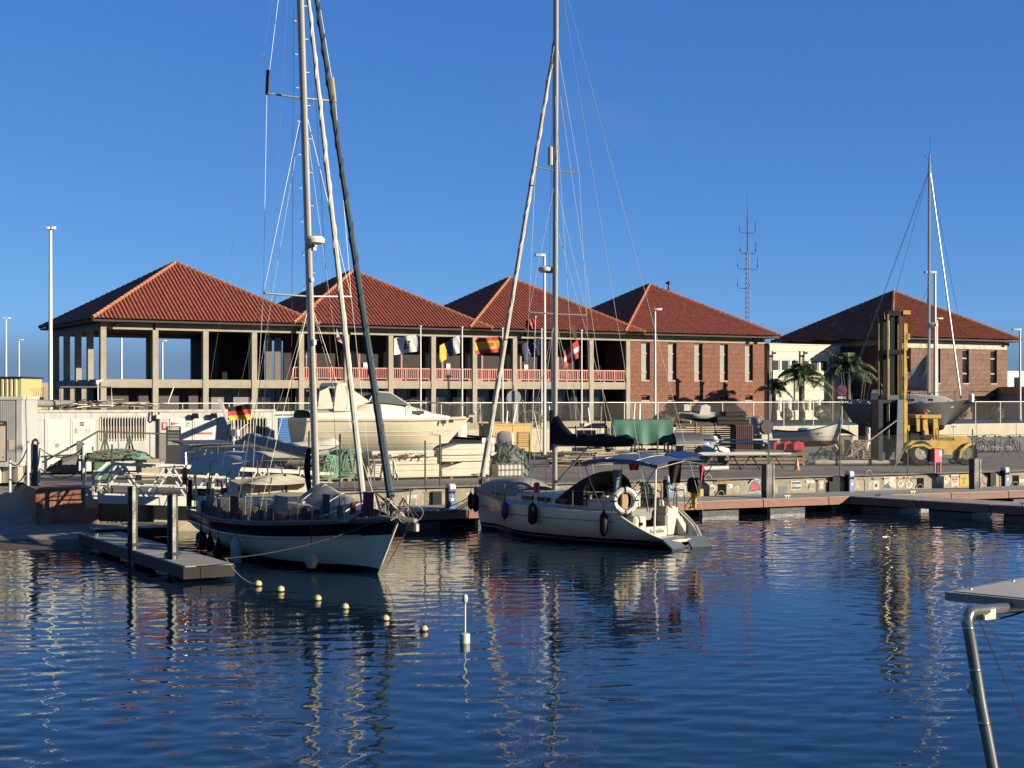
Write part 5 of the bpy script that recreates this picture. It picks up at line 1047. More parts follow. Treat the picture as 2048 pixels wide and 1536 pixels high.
# clutter between the masts: pallets, boards, poles
rnd = random.Random(21)
lb_ = ['pale board leaning behind the right mast', 'rusty board stack between the masts and green rack', 'short white board below the green rack', 'grey board pile right of the right mast', 'thin dark board near the blue bimini', 'weathered board left of the sprayhood']
for k, (px, Y, w) in enumerate(((1120, 68, 1.2), (1150, 70, 1.6), (1205, 69, 1.4), (1180, 73, 2.0), (1300, 71, 1.8), (1240, 72, 1.5))):
    t = empty('board_pile', XY(px, Y, YZ), AQ + rnd.uniform(-.3, .3), lb_[k], 'boards', 'board piles')
    for q in range(6): MB().box((rnd.uniform(-.1, .1), rnd.uniform(-.2, .2), .07 + q * .11), (w * rnd.uniform(.7, 1.1), .22, .07), rnd.uniform(-.12, .12)).build('board', [wood, darkmetal, mat('grey_timber', (.27, .215, .16)), plastw if q == 2 else wood][(q + k) % 4], t)
ll = ['thin pole leaning on the street fence behind the round sign', 'second thin pole leaning beside the round sign', 'pale pole leaning left of the fifth flagpole', 'pole leaning right of the fifth flagpole', 'orange brown plank leaning at the dark doorway', 'plank leaning at the red stone corner', 'tall plank leaning right of the doorway', 'short pole leaning left of the white outboard', 'crossed pole by the street fence centre', 'long bare pole leaning over the yellow shed']
for k, (a, b, y0, y1, Y) in enumerate(((1033, 1012, 812, 868, 80), (1045, 1062, 800, 862, 80), (1098, 1110, 812, 868, 81), (1176, 1188, 815, 870, 81), (1203, 1198, 812, 862, 82), (1270, 1262, 806, 860, 83), (1280, 1278, 808, 862, 83), (960, 972, 818, 860, 79), (1068, 1085, 826, 868, 80), (1015, 1008, 822, 862, 79))):
    t = empty('leaning_pole', (0, 0, 0), 0, ll[k], 'pole', 'poles leaning on the street fence'); a_, b_ = P(a, y0, Y + .7), XY(b, Y, YZ); MB().tube([b_, (a_ + b_) / 2, a_], .035, 5).build('pole', [barm, wood, steel][k % 3], t); MB().tube([b_, b_ + (a_ - b_) * .03], .045, 5).build('foot', darkmetal, t)
# ---- blue and white fishing boat on land
FBA = R(-22); fbp = XY(1546, 78, YZ + .62); fbo = empty('fishing_boat', fbp, FBA, 'small white fishing boat with light blue inside and red bottom', 'fishing boat'); LF = tpx(1684, fbp, Vector((math.cos(FBA), math.sin(FBA))))
hf = Hull(LF, 1.5, lambda t: .0 + .12 * t ** 4, lambda t: .88 - .55 * t + 1.0 * t * t, lambda t: (.55 + .45 * sm(0, .4, t)) * (1 - sm(.5, 1, t) ** 1.8) + .001, rake=.25, srake=.12, a=1.9, b=.8)
hf.skin().build('hull', bands('fishing_hull', [.34], [(.16, .03, .025), (.62, .61, .57)], .4, .08, -1, 3), fbo, smooth=True); hf.transom().build('transom', white, fbo); hf.deck(.22, camber=0).build('inner_deck', mat('sky_blue_paint', (.10, .36, .62), .45, var=.1), fbo, smooth=True)
for s in (1, -1): MB().tube(hf.rail(1, 0, 0, .995, s), .03, 5).build('gunwale', mat('navy_trim', (.015, .02, .05), .5), fbo)
MB().cbox((1.65, 0, .78), (.6, .7, .42), .08).build('engine_box', mat('sky_blue_paint', (.10, .36, .62)), fbo); text('7ª TE-1-1097', .13, black, fbo, (LF * .66, -.63, .72), (R(82), 0, R(13)), 'registration')
MB().tube([hf.pt(1, .2), hf.pt(1, 1) + Vector((.05, 0, .1))], .035, 5).build('stem', white, fbo); MB().lathe([(0, -.22), (.2, 0), (0, .22)], (LF - .35, -.1, -.05), 10).build('bow_fender', plastw, fbo, smooth=True)
for x, lb in ((.7, 'left steel stand under the fishing boat'), (2.6, 'right steel stand under the fishing boat')): q = fbp + Vector((x * math.cos(FBA), x * math.sin(FBA), 0)); trestle((q.x, q.y, YZ), .5, .64, steel, lb, FBA + R(90), 1.1)
bd = empty('boarding_bench', XY(1655, 70.5, YZ), R(8), 'small grey steel bench before the fishing boat bow', 'bench')
for x in (-.45, .1): MB().bar((x, 0, 0), (x + .08, 0, .62), .05).build('leg', steel, bd); MB().bar((x + .45, 0, 0), (x + .3, 0, .62), .05).build('leg', steel, bd)
MB().b2((-.45, -.15, .6), (.5, .15, .66)).build('top', steel, bd)

# ---- grey yacht on the hard
GYA = R(-20); gyp = XY(1684, 84, YZ + 1.25); gy = empty('grey_yacht', gyp, GYA, 'grey hulled sailing yacht propped up behind the forklift', 'yacht'); dgy = Vector((math.cos(GYA), math.sin(GYA))); LG = tpx(1956, gyp, dgy)
hg = Hull(LG, 2.6, lambda t: .5 * (1 - t) ** 3 + .45 * sm(.6, 1, t), lambda t: 1.62 - .25 * t + .48 * t * t, lambda t: (.42 + .58 * sm(0, .5, t)) * (1 - sm(.5, 1, t) ** 1.7) + .001, rake=1.0, srake=.55, a=2, b=.75)
gym = bands('grey_yacht_hull', [.42, .47], [(.09, .02, .02), (.16, .16, .16), (.13, .135, .145)], .4, .06, -1, 3)
hg.skin().build('hull', gym, gy, smooth=True); hg.transom().build('transom', gym, gy); hg.deck(.05).build('deck', mat('deck_grey', (.5, .5, .48), .6), gy); MB().loft([[(x, y, z) for y, z in ((-.12, .3), (.12, .3), (.07, -1.1), (-.07, -1.1))] for x in (2.4, 5.0)], True, True).build('keel', mat('keel_red', (.11, .025, .025), .6), gy); MB().loft([[(x, y, z) for y, z in ((-.05, .5), (.05, .5), (.04, -.6), (-.04, -.6))] for x in (.9, 1.3)], True, True).build('rudder', mat('keel_red', (.11, .025, .025)), gy)
rings = [[(x, w * .5, 1.38), (x, w * .46, h), (x, 0, h + .06), (x, -w * .46, h), (x, -w * .5, 1.38)] for x, w, h in ((2.2, 1.5, 2.15), (4.2, 1.5, 2.08), (5.6, 1.2, 1.95), (6.1, .8, 1.72))]
MB().loft(rings, closed=False).build('coachroof', white, gy, smooth=True)
for x in (3.2, 3.9, 4.9): MB().box((x, -.735, 1.82), (.28 if x > 3.5 else .15, .05, .12)).build('porthole', pw, gy)
MB().tube([(4.85, 0, 1.85), (4.85, 0, 2.2)], .11, 8).build('mast_step', steel, gy)
mz = CH + (795 - 336) / F * 84 - gyp.z
MB().tube([(4.75, 0, 1.85), (4.8, 0, mz)], .085, 8).build('mast', mat('mast_alloy', (.55, .54, .51), .35, .6, var=.06), gy, smooth=True); MB().tube([(4.8, 0, mz), (4.8, 0, mz + .5)], .05, 6).tube([(4.82, 0, mz + .4), (4.82, 0, mz + 1.6)], .012, 4).tube([(4.5, 0, mz + .5), (4.75, 0, mz + .2)], .012, 4).build('masthead', darkmetal, gy)
ry = CH + (795 - 652) / F * 84 - gyp.z; MB().cbox((5.02, 0, ry), (.48, .42, .2), .08).bar((4.85, 0, ry - .08), (5.1, 0, ry - .08), .06).build('radar', wpole, gy)
sz_ = CH + (795 - 572) / F * 84 - gyp.z; MB().tube([(4.78, -.55, sz_ + .03), (4.78, .55, sz_ + .03)], .025, 5).tube([(4.78, -.55, sz_), (4.78, -.95, sz_ + .05)], .02, 4).build('spreader', steel, gy)
rig = mat('rigging_wire', (.30, .29, .27), .4, .6, var=.05)
def lines(parent, segs, r=.009, m=rig, name='stay', n=4):
    for a, b in segs: MB().tube([a, b], r, n).build(name, m, parent)
tp = (4.8, 0, mz - .3); lines(gy, [(tp, (.1, -.4, 1.7)), (tp, (.1, .4, 1.7)), (tp, (1.4, -1.0, 1.6)), (tp, (LG - .2, 0, 1.95)), (tp, (4.78, -.9, sz_)), ((4.78, -.9, sz_), (4.6, -1.15, 1.6)), (tp, (4.78, .55, sz_)), ((4.78, .55, sz_), (4.6, 1.15, 1.6)), ((4.8, 0, sz_), (3.9, -1.2, 1.6)), ((4.8, 0, sz_), (2.3, 0, 2.4))], .012)
MB().tube([(4.8, 0, mz - .2), (LG - .9, 0, 1.9)], [.04, .055], 6).build('furled_sail', barm, gy)
MB().grid(lambda u, v: (4.65 - 2.4 * u, .12 * math.sin(v * 3.14 + u * 4), 2.35 + (1.65 * (1 - u) ** 1.8 + .35) * v), 12, 8).build('sail_cover', mat('grey_canvas', (.27, .28, .28)), gy, smooth=True, fix=False); MB().tube([(4.7, 0, 2.35), (1.9, 0, 2.4)], .06, 6).build('boom', rig, gy)
m_ = MB()
for x in (.5, 1.5, 2.6, 3.7, 5.0, 6.2, 7.0):
    if x < LG: pp = hg.pt(x / LG, 1, -1); m_.tube([pp, pp + Vector((0, .03, .55))], .014, 4); pp = hg.pt(x / LG, 1, 1); m_.tube([pp, pp + Vector((0, -.03, .55))], .014, 4)
m_.tube([p + Vector((0, .03, .55)) for p in hg.rail(1, 0, .06, .95, -1, 12)], .008, 3).tube([p + Vector((0, -.03, .55)) for p in hg.rail(1, 0, .06, .95, 1, 12)], .008, 3)
m_.build('guard_rail', stainless, gy)
m_ = MB().tube([(.2, -.5, 1.6), (.0, -.5, 3.35), (.0, .5, 3.35), (.2, .5, 1.6)], .025, 5).tube([(-.3, 0, 3.37), (1.6, 0, 3.4)], .03, 5).tube([(1.1, -.6, 1.6), (1.3, -.5, 3.35), (1.3, .5, 3.35), (1.1, .6, 1.6)], .025, 5); m_.build('stern_gantry', stainless, gy)
MB().loft([[(x, y, z) for y, z in ((-.85, 1.5), (-.7, 2.2), (0, 2.4), (.7, 2.2), (.85, 1.5))] for x in (1.7, 2.3)], closed=False).build('sprayhood', mat('cover_blue_grey', (.23, .25, .29), .7), gy, smooth=True)
MB().cbox((LG - .35, 0, 1.95), (.3, .3, .5), .1).build('bow_buoy', wpole, gy); m_ = MB()
for k in range(5): m_.box((.5 + k * .22, -.45, 1.75), (.16, .16, .18), k)
m_.build('stern_boxes', plastw, gy)
for k, (x, s) in enumerate(((1.6, -1), (3.4, -1), (6.2, -1), (5.2, -1))):
    q = gyp + Vector((x * dgy.x + .9 * math.sin(GYA), x * dgy.y - .9 * math.cos(GYA), 0)); t = empty('boat_prop', (q.x, q.y, YZ), 0, ['steel tripod prop under the grey yacht stern', 'steel tripod prop left of the forklift mast', 'steel tripod prop under the grey yacht bow', 'steel tripod prop behind the forklift cab'][k], 'prop', 'boat props')
    for a in (0, 2.1, 4.2): MB().tube([(math.cos(a) * .45, math.sin(a) * .45, 0), (0, 0, 1.0)], .03, 5).build('leg', steel, t)
    MB().tube([(0, 0, .9), (.0, .25, 1.75 if x < 6 else 1.6)], .03, 5).build('screw', steel, t); MB().box((0, .25, 1.76 if x < 6 else 1.6), (.2, .2, .04)).build('pad', wood, t)
tp2 = empty('green_tarp', XY(1690, 82, YZ), 0, 'green tarpaulin hanging under the grey yacht stern', 'tarpaulin'); MB().grid(lambda u, v: ((u - .5) * 1.2, -.2 + v * .5, 1.55 - .45 * (1 - u) * v - .5 * u * u), 8, 6).build('sheet', mat('green_tarp_pale', (.09, .27, .16), .6, var=.2), tp2, smooth=True, fix=False); MB().b2((-.4, -.1, 0), (.4, .3, 1.1)).build('pallet_stack', wood, tp2)

# ---- boat forklift
FKY = 70.0; fk0 = XY(1790, FKY, YZ); fk = empty('forklift', fk0, R(6), 'tall yellow boat forklift parked beside the grey yacht', 'forklift'); ye = mat('forklift_yellow', (.72, .46, .07), .45, var=.14, tint=(.25, .14, .04), tamt=.5, tscale=2.2); tyre = mat('tyre', (.022, .022, .021), .85, var=.2); fgrey = mat('forklift_grey', (.13, .15, .17), .5, .2, var=.2)
mpx = F / FKY
def wheel(x, y, r, w, rim):
    e = empty('wheel', (x, y, r), parent=fk); MB().lathe([(r * .6, -w / 2), (r * .93, -w / 2), (r, -w * .3), (r, w * .3), (r * .93, w / 2), (r * .6, w / 2)], (0, 0, 0), 26, 'y').build('tyre', tyre, e, smooth=True)
    tr_ = MB()
    for k in range(22): a = k * 6.283 / 22; tr_.box((math.cos(a) * r, 0, math.sin(a) * r), (.02, w * .9, .05), 0, 1, -a)
    tr_.build('tread', tyre, e); MB().lathe([(r * .52, -w / 2 - .012), (r * .46, -w / 2 + .05), (r * .2, -w / 2 + .02), (r * .1, -w / 2 - .03)], (0, 0, 0), 18, 'y').build('rim', rim, e)
    for k in range(6): a = k * 1.047; MB().lathe([(.02, -.02), (.02, .02)], (math.cos(a) * r * .3, -w / 2 + .0, math.sin(a) * r * .3), 6, 'y').build('wheel_nut', steel, e)
rimy = mat('rim_pale', (.42, .42, .38), .5, .3, var=.2, tint=(.4, .08, .05), tamt=.6, tscale=4)
for y in (-.6, .6): wheel((1831 - 1790) / mpx, y, .60, .42, rimy)
for y in (-.55, .55): wheel((1925 - 1790) / mpx, y, .58, .40, mat('rim_green', (.14, .17, .10), .5, .2))
X = lambda px: (px - 1790) / mpx; Z = lambda py: (930 - py) / mpx
# chassis and counterweight (profile)
body = [(X(1800), Z(893)), (X(1812), Z(880)), (X(1850), Z(880)), (X(1858), Z(870)), (X(1862), Z(870)), (X(1885), Z(870)), (X(1930), Z(873)), (X(1936), Z(882)), (X(1938), Z(892)), (X(1928), Z(884)), (X(1914), Z(888)), (X(1904), Z(900)), (X(1900), Z(914)), (X(1860), Z(914)), (X(1856), Z(900)), (X(1848), Z(890)), (X(1826), Z(886)), (X(1806), Z(893)), (X(1800), Z(905))]
MB().poly(body, (-.78, .78), 'y').build('body', ye, fk); MB().poly([(X(1852), Z(895)), (X(1903), Z(895)), (X(1899), Z(922)), (X(1855), Z(922))], (-.72, .72), 'y').build('chassis', fgrey, fk)
for s in (-.95, .6):
    MB().poly([(X(1804), Z(896)), (X(1812), Z(888)), (X(1835), Z(886)), (X(1851), Z(894)), (X(1858), Z(910)), (X(1858), Z(918)), (X(1854), Z(917)), (X(1848), Z(898)), (X(1834), Z(891)), (X(1814), Z(892))], (s, s + .35), 'y').build('front_fender', ye, fk); MB().poly([(X(1906), Z(915)), (X(1910), Z(898)), (X(1924), Z(886)), (X(1938), Z(884)), (X(1938), Z(888)), (X(1925), Z(892)), (X(1913), Z(902)), (X(1910), Z(916))], (s, s + .35), 'y').build('rear_fender', ye, fk)
# cab: posts and roof
for s in (-.7, .58):
    MB().poly([(X(1858), Z(880)), (X(1870), Z(870)), (X(1866), Z(834)), (X(1858), Z(834))], (s, s + .12), 'y').build('rear_post', ye, fk); MB().poly([(X(1824), Z(862)), (X(1830), Z(862)), (X(1830), Z(834)), (X(1823), Z(834))], (s, s + .12), 'y').build('front_post', ye, fk)
MB().poly([(X(1822), Z(836)), (X(1873), Z(836)), (X(1873), Z(829)), (X(1820), Z(829))], (-.75, .75), 'y').build('roof', ye, fk); MB().cbox((X(1838), 0, Z(870)), (.5, .5, .5), .06).build('seat', black, fk); MB().b2((X(1812), -.6, Z(884)), (X(1830), .6, Z(866))).build('dash', black, fk)
MB().tube([(X(1846), -.2, Z(829)), (X(1848), -.2, Z(822)), (X(1853), -.2, Z(819)), (X(1858), -.2, Z(824))], .02, 5).cbox((X(1850), -.2, Z(826)), (.16, .12, .12), .02).build('beacon', mat('beacon_orange', (.5, .12, .03), .4), fk); MB().cbox((X(1832), -.72, Z(833)), (.14, .1, .14), .02).build('rear_lamp', mat('lamp_red', (.5, .06, .06), .4), fk)
MB().tube([(X(1860), -.82, Z(878)), (X(1860), -.82, Z(858)), (X(1863), -.82, Z(856)), (X(1866), -.82, Z(859)), (X(1866), -.82, Z(878))], .018, 5).build('grab_handle', darkmetal, fk)
text('HYSTER', .2, mat('print_brown', (.10, .05, .02), .6), fk, (X(1884), -.79, Z(877.5)), (R(90), 0, 0), sx=1.15)
MB().b2((X(1856), -.8, Z(916)), (X(1902), -.72, Z(908))).b2((X(1856), -.82, Z(906)), (X(1878), -.72, Z(897))).build('step', fgrey, fk)
# mast: yellow outer channels, dark inner ones, rams, chains
for s in (-.62, .5): MB().b2((X(1799), s, Z(900)), (X(1806), s + .12, Z(648))).build('outer_channel', ye, fk); MB().b2((X(1789), s + .02, Z(895)), (X(1796), s + .12, Z(622))).build('inner_channel', mat('mast_brown', (.07, .04, .02), .5, .2, var=.3), fk)
MB().b2((X(1772), -.5, Z(895)), (X(1788), -.42, Z(622))).b2((X(1772), .42, Z(895)), (X(1788), .5, Z(622))).build('mast_rail', black, fk); MB().b2((X(1765), -.62, Z(800)), (X(1768), -.5, Z(630))).b2((X(1764), .5, Z(800)), (X(1769), .62, Z(630))).build('front_channel', mat('mast_ochre', (.32, .20, .04), .5, .1, var=.35), fk)
for z in (624, 700, 790): MB().b2((X(1766), -.6, Z(z + 9)), (X(1805), .6, Z(z))).build('cross_member', black if z < 790 else fgrey, fk)
for y in (-.2, .2): MB().tube([(X(1780), y, Z(880)), (X(1780), y, Z(640))], .06, 8).build('lift_ram', stainless, fk); MB().tube([(X(1775), y * .5, Z(860)), (X(1775), y * .5, Z(630))], .025, 4).build('chain', darkmetal, fk)
MB().b2((X(1797), -.64, Z(630)), (X(1812), .64, Z(622))).build('mast_head', ye, fk); MB().b2((X(1805), -.64, Z(680)), (X(1811), -.5, Z(668))).build('mast_bracket', ye, fk); MB().tube([(X(1759), -.62, Z(640)), (X(1757), -.62, Z(626)), (X(1768), -.62, Z(624))], .03, 5).build('hose_guide', darkmetal, fk); MB().tube([(X(1808), -.66, Z(700)), (X(1813), -.68, Z(760)), (X(1808), -.66, Z(800))], .02, 4).build('hose', black, fk)
# carriage: blue grey lower frame with two deep cheeks and the long fork tubes
for s in (-.75, .6): MB().poly([(X(1784), Z(799)), (X(1796), Z(799)), (X(1795), Z(905)), (X(1784), Z(925)), (X(1780), Z(925))], (s, s + .15), 'y').build('carriage_cheek', mat('carriage_grey', (.24, .26, .28), .45, .2, var=.2), fk)
MB().b2((X(1746), -.6, Z(806)), (X(1785), .62, Z(799))).b2((X(1747), .3, Z(905)), (X(1783), .5, Z(806))).build('carriage_back', mat('carriage_dark', (.025, .03, .036), .5, .2), fk); MB().b2((X(1747), -.6, Z(925)), (X(1756), .5, Z(806))).build('carriage_front', mat('carriage_dark', (.025, .03, .036)), fk)
for y, a in ((-.5, 1618), (.55, 1640)):
    MB().tube([(X(a), y, .16), (X(1786), y, .16)], .12, 10).build('fork', mat('fork_pale', (.40, .37, .30), .6, var=.2), fk, smooth=True)
    for px in (1660, 1728): MB().tube([(X(px), y, .16), (X(px + 5), y, .16)], .14, 10).build('fork_collar', black, fk)
MB().bar((X(1782), -.72, Z(840)), (X(1682), -.72, Z(912)), .06).build('brace_tube', steel, fk)

# ---- bicycles, bike stand, trestles at the right
bikem = mat('bike_dark', (.03, .03, .035), .5, .3)
def bicycle(loc, rz, label, m=bikem, pale=False):
    t = empty('bicycle', loc, rz, label, 'bicycle', 'parked bicycles')
    for x in (-.52, .52): MB().tube([(x + .33 * math.cos(a * .449), 0, .34 + .33 * math.sin(a * .449)) for a in range(15)], .02, 4, False).build('wheel', tyre, t); sp = MB(); [sp.tube([(x, 0, .34), (x + .32 * math.cos(a * .785), 0, .34 + .32 * math.sin(a * .785))], .005, 3) for a in range(8)]; sp.build('spokes', steel, t)
    MB().tube([(-.52, 0, .34), (-.12, 0, .3), (.36, 0, .82), (-.2, 0, .8), (-.12, 0, .3)], .018, 4).tube([(-.52, 0, .34), (-.2, 0, .8), (-.23, 0, .92)], .015, 4).tube([(.52, 0, .34), (.36, 0, .82), (.33, 0, 1.0)], .016, 4).build('frame', m, t); MB().tube([(.33, -.28, 1.02), (.36, 0, 1.0), (.33, .28, 1.02)], .014, 4).build('handlebar', steel, t); MB().cbox((-.24, 0, .94), (.26, .14, .06), .02).build('saddle', black, t)
bl3 = ['dark bicycle leaning nearest the forklift', 'pale framed bicycle in the rack row', 'bicycle right of the pale framed one', 'bicycle in the middle of the rack row', 'bicycle behind the right trestle', 'rightmost bicycle at the picture edge', 'bicycle half hidden behind the lamp post']
for k, px in enumerate((1958, 1972, 1990, 2006, 2022, 2040, 1945)): bicycle(XY(px, 86 + (k % 3) * .7, YZ), R(20 + 25 * (k % 3)), bl3[k], [bikem, mat('bike_pale', (.45, .45, .42), .4), bikem, mat('bike_blue', (.05, .08, .16), .4)][k % 4])
trestle(XY(2022, 79, YZ), .75, 1.12, steel, 'tall grey trestle at the right edge of the yard', R(70), 1.0)
trestle(XY(1724, 74, YZ), .6, .9, steel, 'steel trestle between fishing boat and forklift', R(75), 1.0); trestle(XY(1703, 76, YZ), .6, 1.0, steel, 'steel trestle below the yacht stern', R(60), 1.0)
bgs = empty('bike_shelter_wall', XY(1990, 90, YZ), AQ, 'dark mesh screen behind the bicycles', 'screen'); MB().b2((-2.4, 0, 0), (5, .05, .75)).build('panel', mat('screen_dark', (.05, .05, .052), .7, var=.3), bgs); MB().b2((-2.4, -.03, .75), (5, .08, .82)).build('rail', darkmetal, bgs)
rk_ = ['pallet stack under the grey yacht', 'low pallet left of the forklift carriage']
for k, (px, Y, n) in enumerate(((1712, 81, 6), (1735, 78, 3))):
    t = empty('pallet_stack', XY(px, Y, YZ), R(15), rk_[k], 'pallets', 'pallets under the yacht')
    for q in range(n): MB().b2((-.5, -.4, q * .15), (.5, .4, q * .15 + .03)).b2((-.5, -.4, q * .15 + .09), (-.4, .4, q * .15 + .03)).b2((.4, -.4, q * .15 + .09), (.5, .4, q * .15 + .03)).b2((-.05, -.4, q * .15 + .09), (.05, .4, q * .15 + .03)).b2((-.5, -.4, q * .15 + .09), (.5, .4, q * .15 + .12)).build('pallet', wood, t)

# ---- chain link fence along the quay edge
cf = empty('chain_link_fence', (-3, 52.3, 0), AQ, 'green chain link fence with thin posts along the quay edge', 'fence')
def qx(px): return tpx(px, Vector((-3 - NQ.x * .5, 52.3 - NQ.y * .5)), UQ)
for px, y0 in ((377, 862), (618, 862), (680, 868), (880, 870), (1059, 868), (1315, 870), (1537, 862), (1680, 832), (1815, 858), (1945, 858)):
    x = qx(px); Yp = 52.8 + UQ.y * x; h = CH - (y0 - HY) / F * Yp
    if px > 600: MB().tube([(x, .5, 1.2), (x, .5, h)], .032, 6).build('post', greenpaint, cf)
x = qx(1815); MB().tube([(x, .5, 2.5), (x - .9, .5, 1.2)], .028, 5).build('brace', greenpaint, cf)
x0, x1 = qx(640), qx(1062); w1 = chain_mesh(x1 - x0, 1.45, .09, .0011).build('wire_mesh', netm, cf, fix=False, kind='stuff'); w1.location = (x0, .5, 1.28)
x0, x1 = qx(1537), qx(1945); w1 = chain_mesh(x1 - x0, 1.5, .09, .0011).build('wire_mesh', netm, cf, fix=False, kind='stuff'); w1.location = (x0, .5, 1.28)
MB().tube([(qx(1537), .5, 2.8), (qx(1945), .5, 2.82)], .008, 3).tube([(qx(640), .5, 2.74), (qx(1062), .5, 2.74)], .008, 3).build('tension_wire', netm, cf)
cf2 = empty('chain_link_fence', (-13.3, 47.8, 0), math.atan2(4.52, 10.32), 'chain link fence behind the gangway and left sailboat', 'fence')
for x in (.5, 4.0, 7.5, 11.5): MB().tube([(x, .9, 1.2), (x, .9, 2.85)], .03, 6).build('post', greenpaint, cf2)
w1 = chain_mesh(11.0, 1.5, .09, .0011).build('wire_mesh', netm, cf2, fix=False, kind='stuff'); w1.location = (.5, .9, 1.28)
# ================================================================ SAILBOATS AFLOAT
rope_d = mat('mooring_rope_dark', (.035, .033, .032), .9); alloy = mat('mast_alloy_bright', (.56, .52, .44), .35, .2, var=.08, streak=.6)
hullw = mat('hull_white', (.72, .68, .58), .25, var=.04); whitep = mat('deck_white', (.62, .59, .51), .4, var=.06); canvw = mat('canvas_pale', (.72, .66, .54), .8, var=.1); canvg = mat('canvas_grey', (.36, .34, .31), .8, var=.12); navy = mat('canvas_navy', (.008, .009, .014), .8, var=.2); bluec = mat('canvas_blue', (.07, .13, .27), .75, var=.12)
teak = mat('grey_deck', (.30, .265, .21), .8, var=.15, stretch=(1, 12, 1)); solar = mat('solar_cell', (.012, .015, .03), .15, spec=.6)
def sagrope(name, a, b, sag, label, r=.012, m=rope_d, cat='rope', group='mooring lines'):
    t = empty(name, (0, 0, 0), 0, label, cat, group); a, b = Vector(a), Vector(b)
    MB().tube([a.lerp(b, k / 12) - Vector((0, 0, sag * (1 - (2 * k / 12 - 1) ** 2))) for k in range(13)], r, 5).build('line', m, t); MB().tube([a, a.lerp(b, .012)], r * 2, 6).build('knot', m, t); return t
def fender(loc, L, r, m, label, kind=0, top=.35):
    t = empty('fender', loc, 0, label, 'fender', 'fenders hanging on the hulls')
    prof = [(.02, -L), (r * .55, -L * .97), (r * .95, -L * .86), (r, -L * .7), (r, -L * .28), (r * .9, -L * .14), (r * .5, -L * .05), (.03, 0), (.02, .05)] if kind == 0 else ([(.0, -L), (r * .6, -L * .95), (r, -L * .6), (r * .85, -L * .35), (r * .35, -L * .12), (.03, 0), (.02, .05)] if kind == 1 else [(.0, -L), (r * .5, -L * .92), (r, -L * .78), (r, -L * .2), (r * .45, -L * .05), (.02, 0), (.02, .04)])
    MB().lathe(prof, n=14).build('body', m, t, smooth=True); MB().tube([(0, 0, 0), (0, 0, top)], .012, 4).build('lanyard', rope_d, t); return t
def helix(a, b, r, pitch, amp, n=90):
    a, b = Vector(a), Vector(b); d = (b - a).normalized(); u = d.orthogonal().normalized(); w = d.cross(u); L = (b - a).length
    return [a + (b - a) * k / n + (u * math.cos(6.283 * L * k / n / pitch) + w * math.sin(6.283 * L * k / n / pitch)) * amp for k in range(n + 1)]
def furled(parent, a, b, r0, r1, m, m2, name='furled_sail', pitch=.9):
    MB().tube([Vector(a).lerp(Vector(b), k / 20) for k in range(21)], [r0 + (r1 - r0) * k / 20 for k in range(21)], 8).build(name, m, parent, smooth=True)
    MB().tube(helix(a, b, 0, pitch, r0 * .40), [r0 * .66 * (1 - .4 * k / 90) for k in range(91)], 6).build('sail_edge', m2, parent, smooth=True)

# ---------------------------------------------------------------- left sailboat (black band, bow to the camera)
SL_ = Vector((-9.1, 46.1, 0)); AL = math.atan2(-.848, .53); dL = Vector((.53, -.848, 0)); nL = Vector((.848, .53, 0)); LL = 12.0
lb1 = empty('sailboat', SL_, AL, 'large white sailboat with black sheer band and mast steps at the left', 'sailboat')
def lx(px, y=0, z=0):
    k = (px - CX) / F; S = SL_ + nL * y; return (k * S.y - S.x) / (dL.x - k * dL.y)
def lw(x, y, z): return SL_ + dL * x + nL * y + Vector((0, 0, z))
h1 = Hull(LL, 3.7, lambda t: -.55 + .6 * (1 - t) ** 3 + .35 * sm(.7, 1, t), lambda t: .95 + .53 * t ** 2.2, lambda t: (.60 + .40 * sm(0, .45, t)) * (1 - sm(.5, 1, t) ** 1.9) + .002, rake=.78, srake=.1, a=2.2, b=.7, c=1.05)
vrub = lambda t: (.60 + .44 * t ** 2.6 - h1.keel(t)) / (h1.sheer(t) - h1.keel(t)); vcap = lambda t: 1 - .09 / (h1.sheer(t) - h1.keel(t))
h1.skin(v1=vrub).build('hull', bands('left_hull', [.03, .13], [(.02, .02, .02), (.012, .012, .013), (.95, .89, .70)], .3, .05, -1, 3), lb1, smooth=True)
h1.skin(v0=vrub, v1=vcap, nv=3).build('sheer_band', mat('band_black', (.012, .013, .018), .22), lb1, smooth=True); h1.skin(v0=vcap, nv=1).build('bulwark', mat('bulwark_grey', (.20, .19, .17), .6), lb1, smooth=True); h1.transom().build('transom', hullw, lb1)
for s in (1, -1):
    MB().tube(h1.rail(vrub, 0, 0, .90, s, off=.02), .035, 6).build('rubbing_strake', mat('strake_white', (.62, .60, .54), .4), lb1, smooth=True); MB().tube(h1.rail(1, 0, 0, .995, s), .035, 5).build('cap_rail', teak, lb1)
h1.deck(.10, camber=.08).build('deck', teak, lb1, smooth=True)
MB().tube([h1.pt(.998, .28) + Vector((.02, 0, 0)), h1.pt(.998, .6) + Vector((.02, 0, 0)), h1.pt(.998, .98) + Vector((.02, 0, 0))], .035, 6).build('stem_band', mat('stem_white', (.7, .68, .62), .35), lb1)
rings = [[(x, w, 1.0 + .02 * x), (x, w * .93, h), (x, w * .5, h + .06), (x, 0, h + .08), (x, -w * .5, h + .06), (x, -w * .93, h), (x, -w, 1.0 + .02 * x)] for x, w, h in ((3.2, 1.25, 1.6), (5.5, 1.25, 1.65), (7.8, 1.0, 1.6), (9.2, .6, 1.5), (9.4, .55, 1.25))]
MB().loft(rings, closed=False).build('coachroof', whitep, lb1, smooth=True)
for x in (4.0, 5.0, 6.0, 7.0): MB().box((x, -1.24 + .06 * max(0, x - 5.5), 1.38), (.55, .04, .17), .06 if x > 5.5 else 0).build('window', pw, lb1)
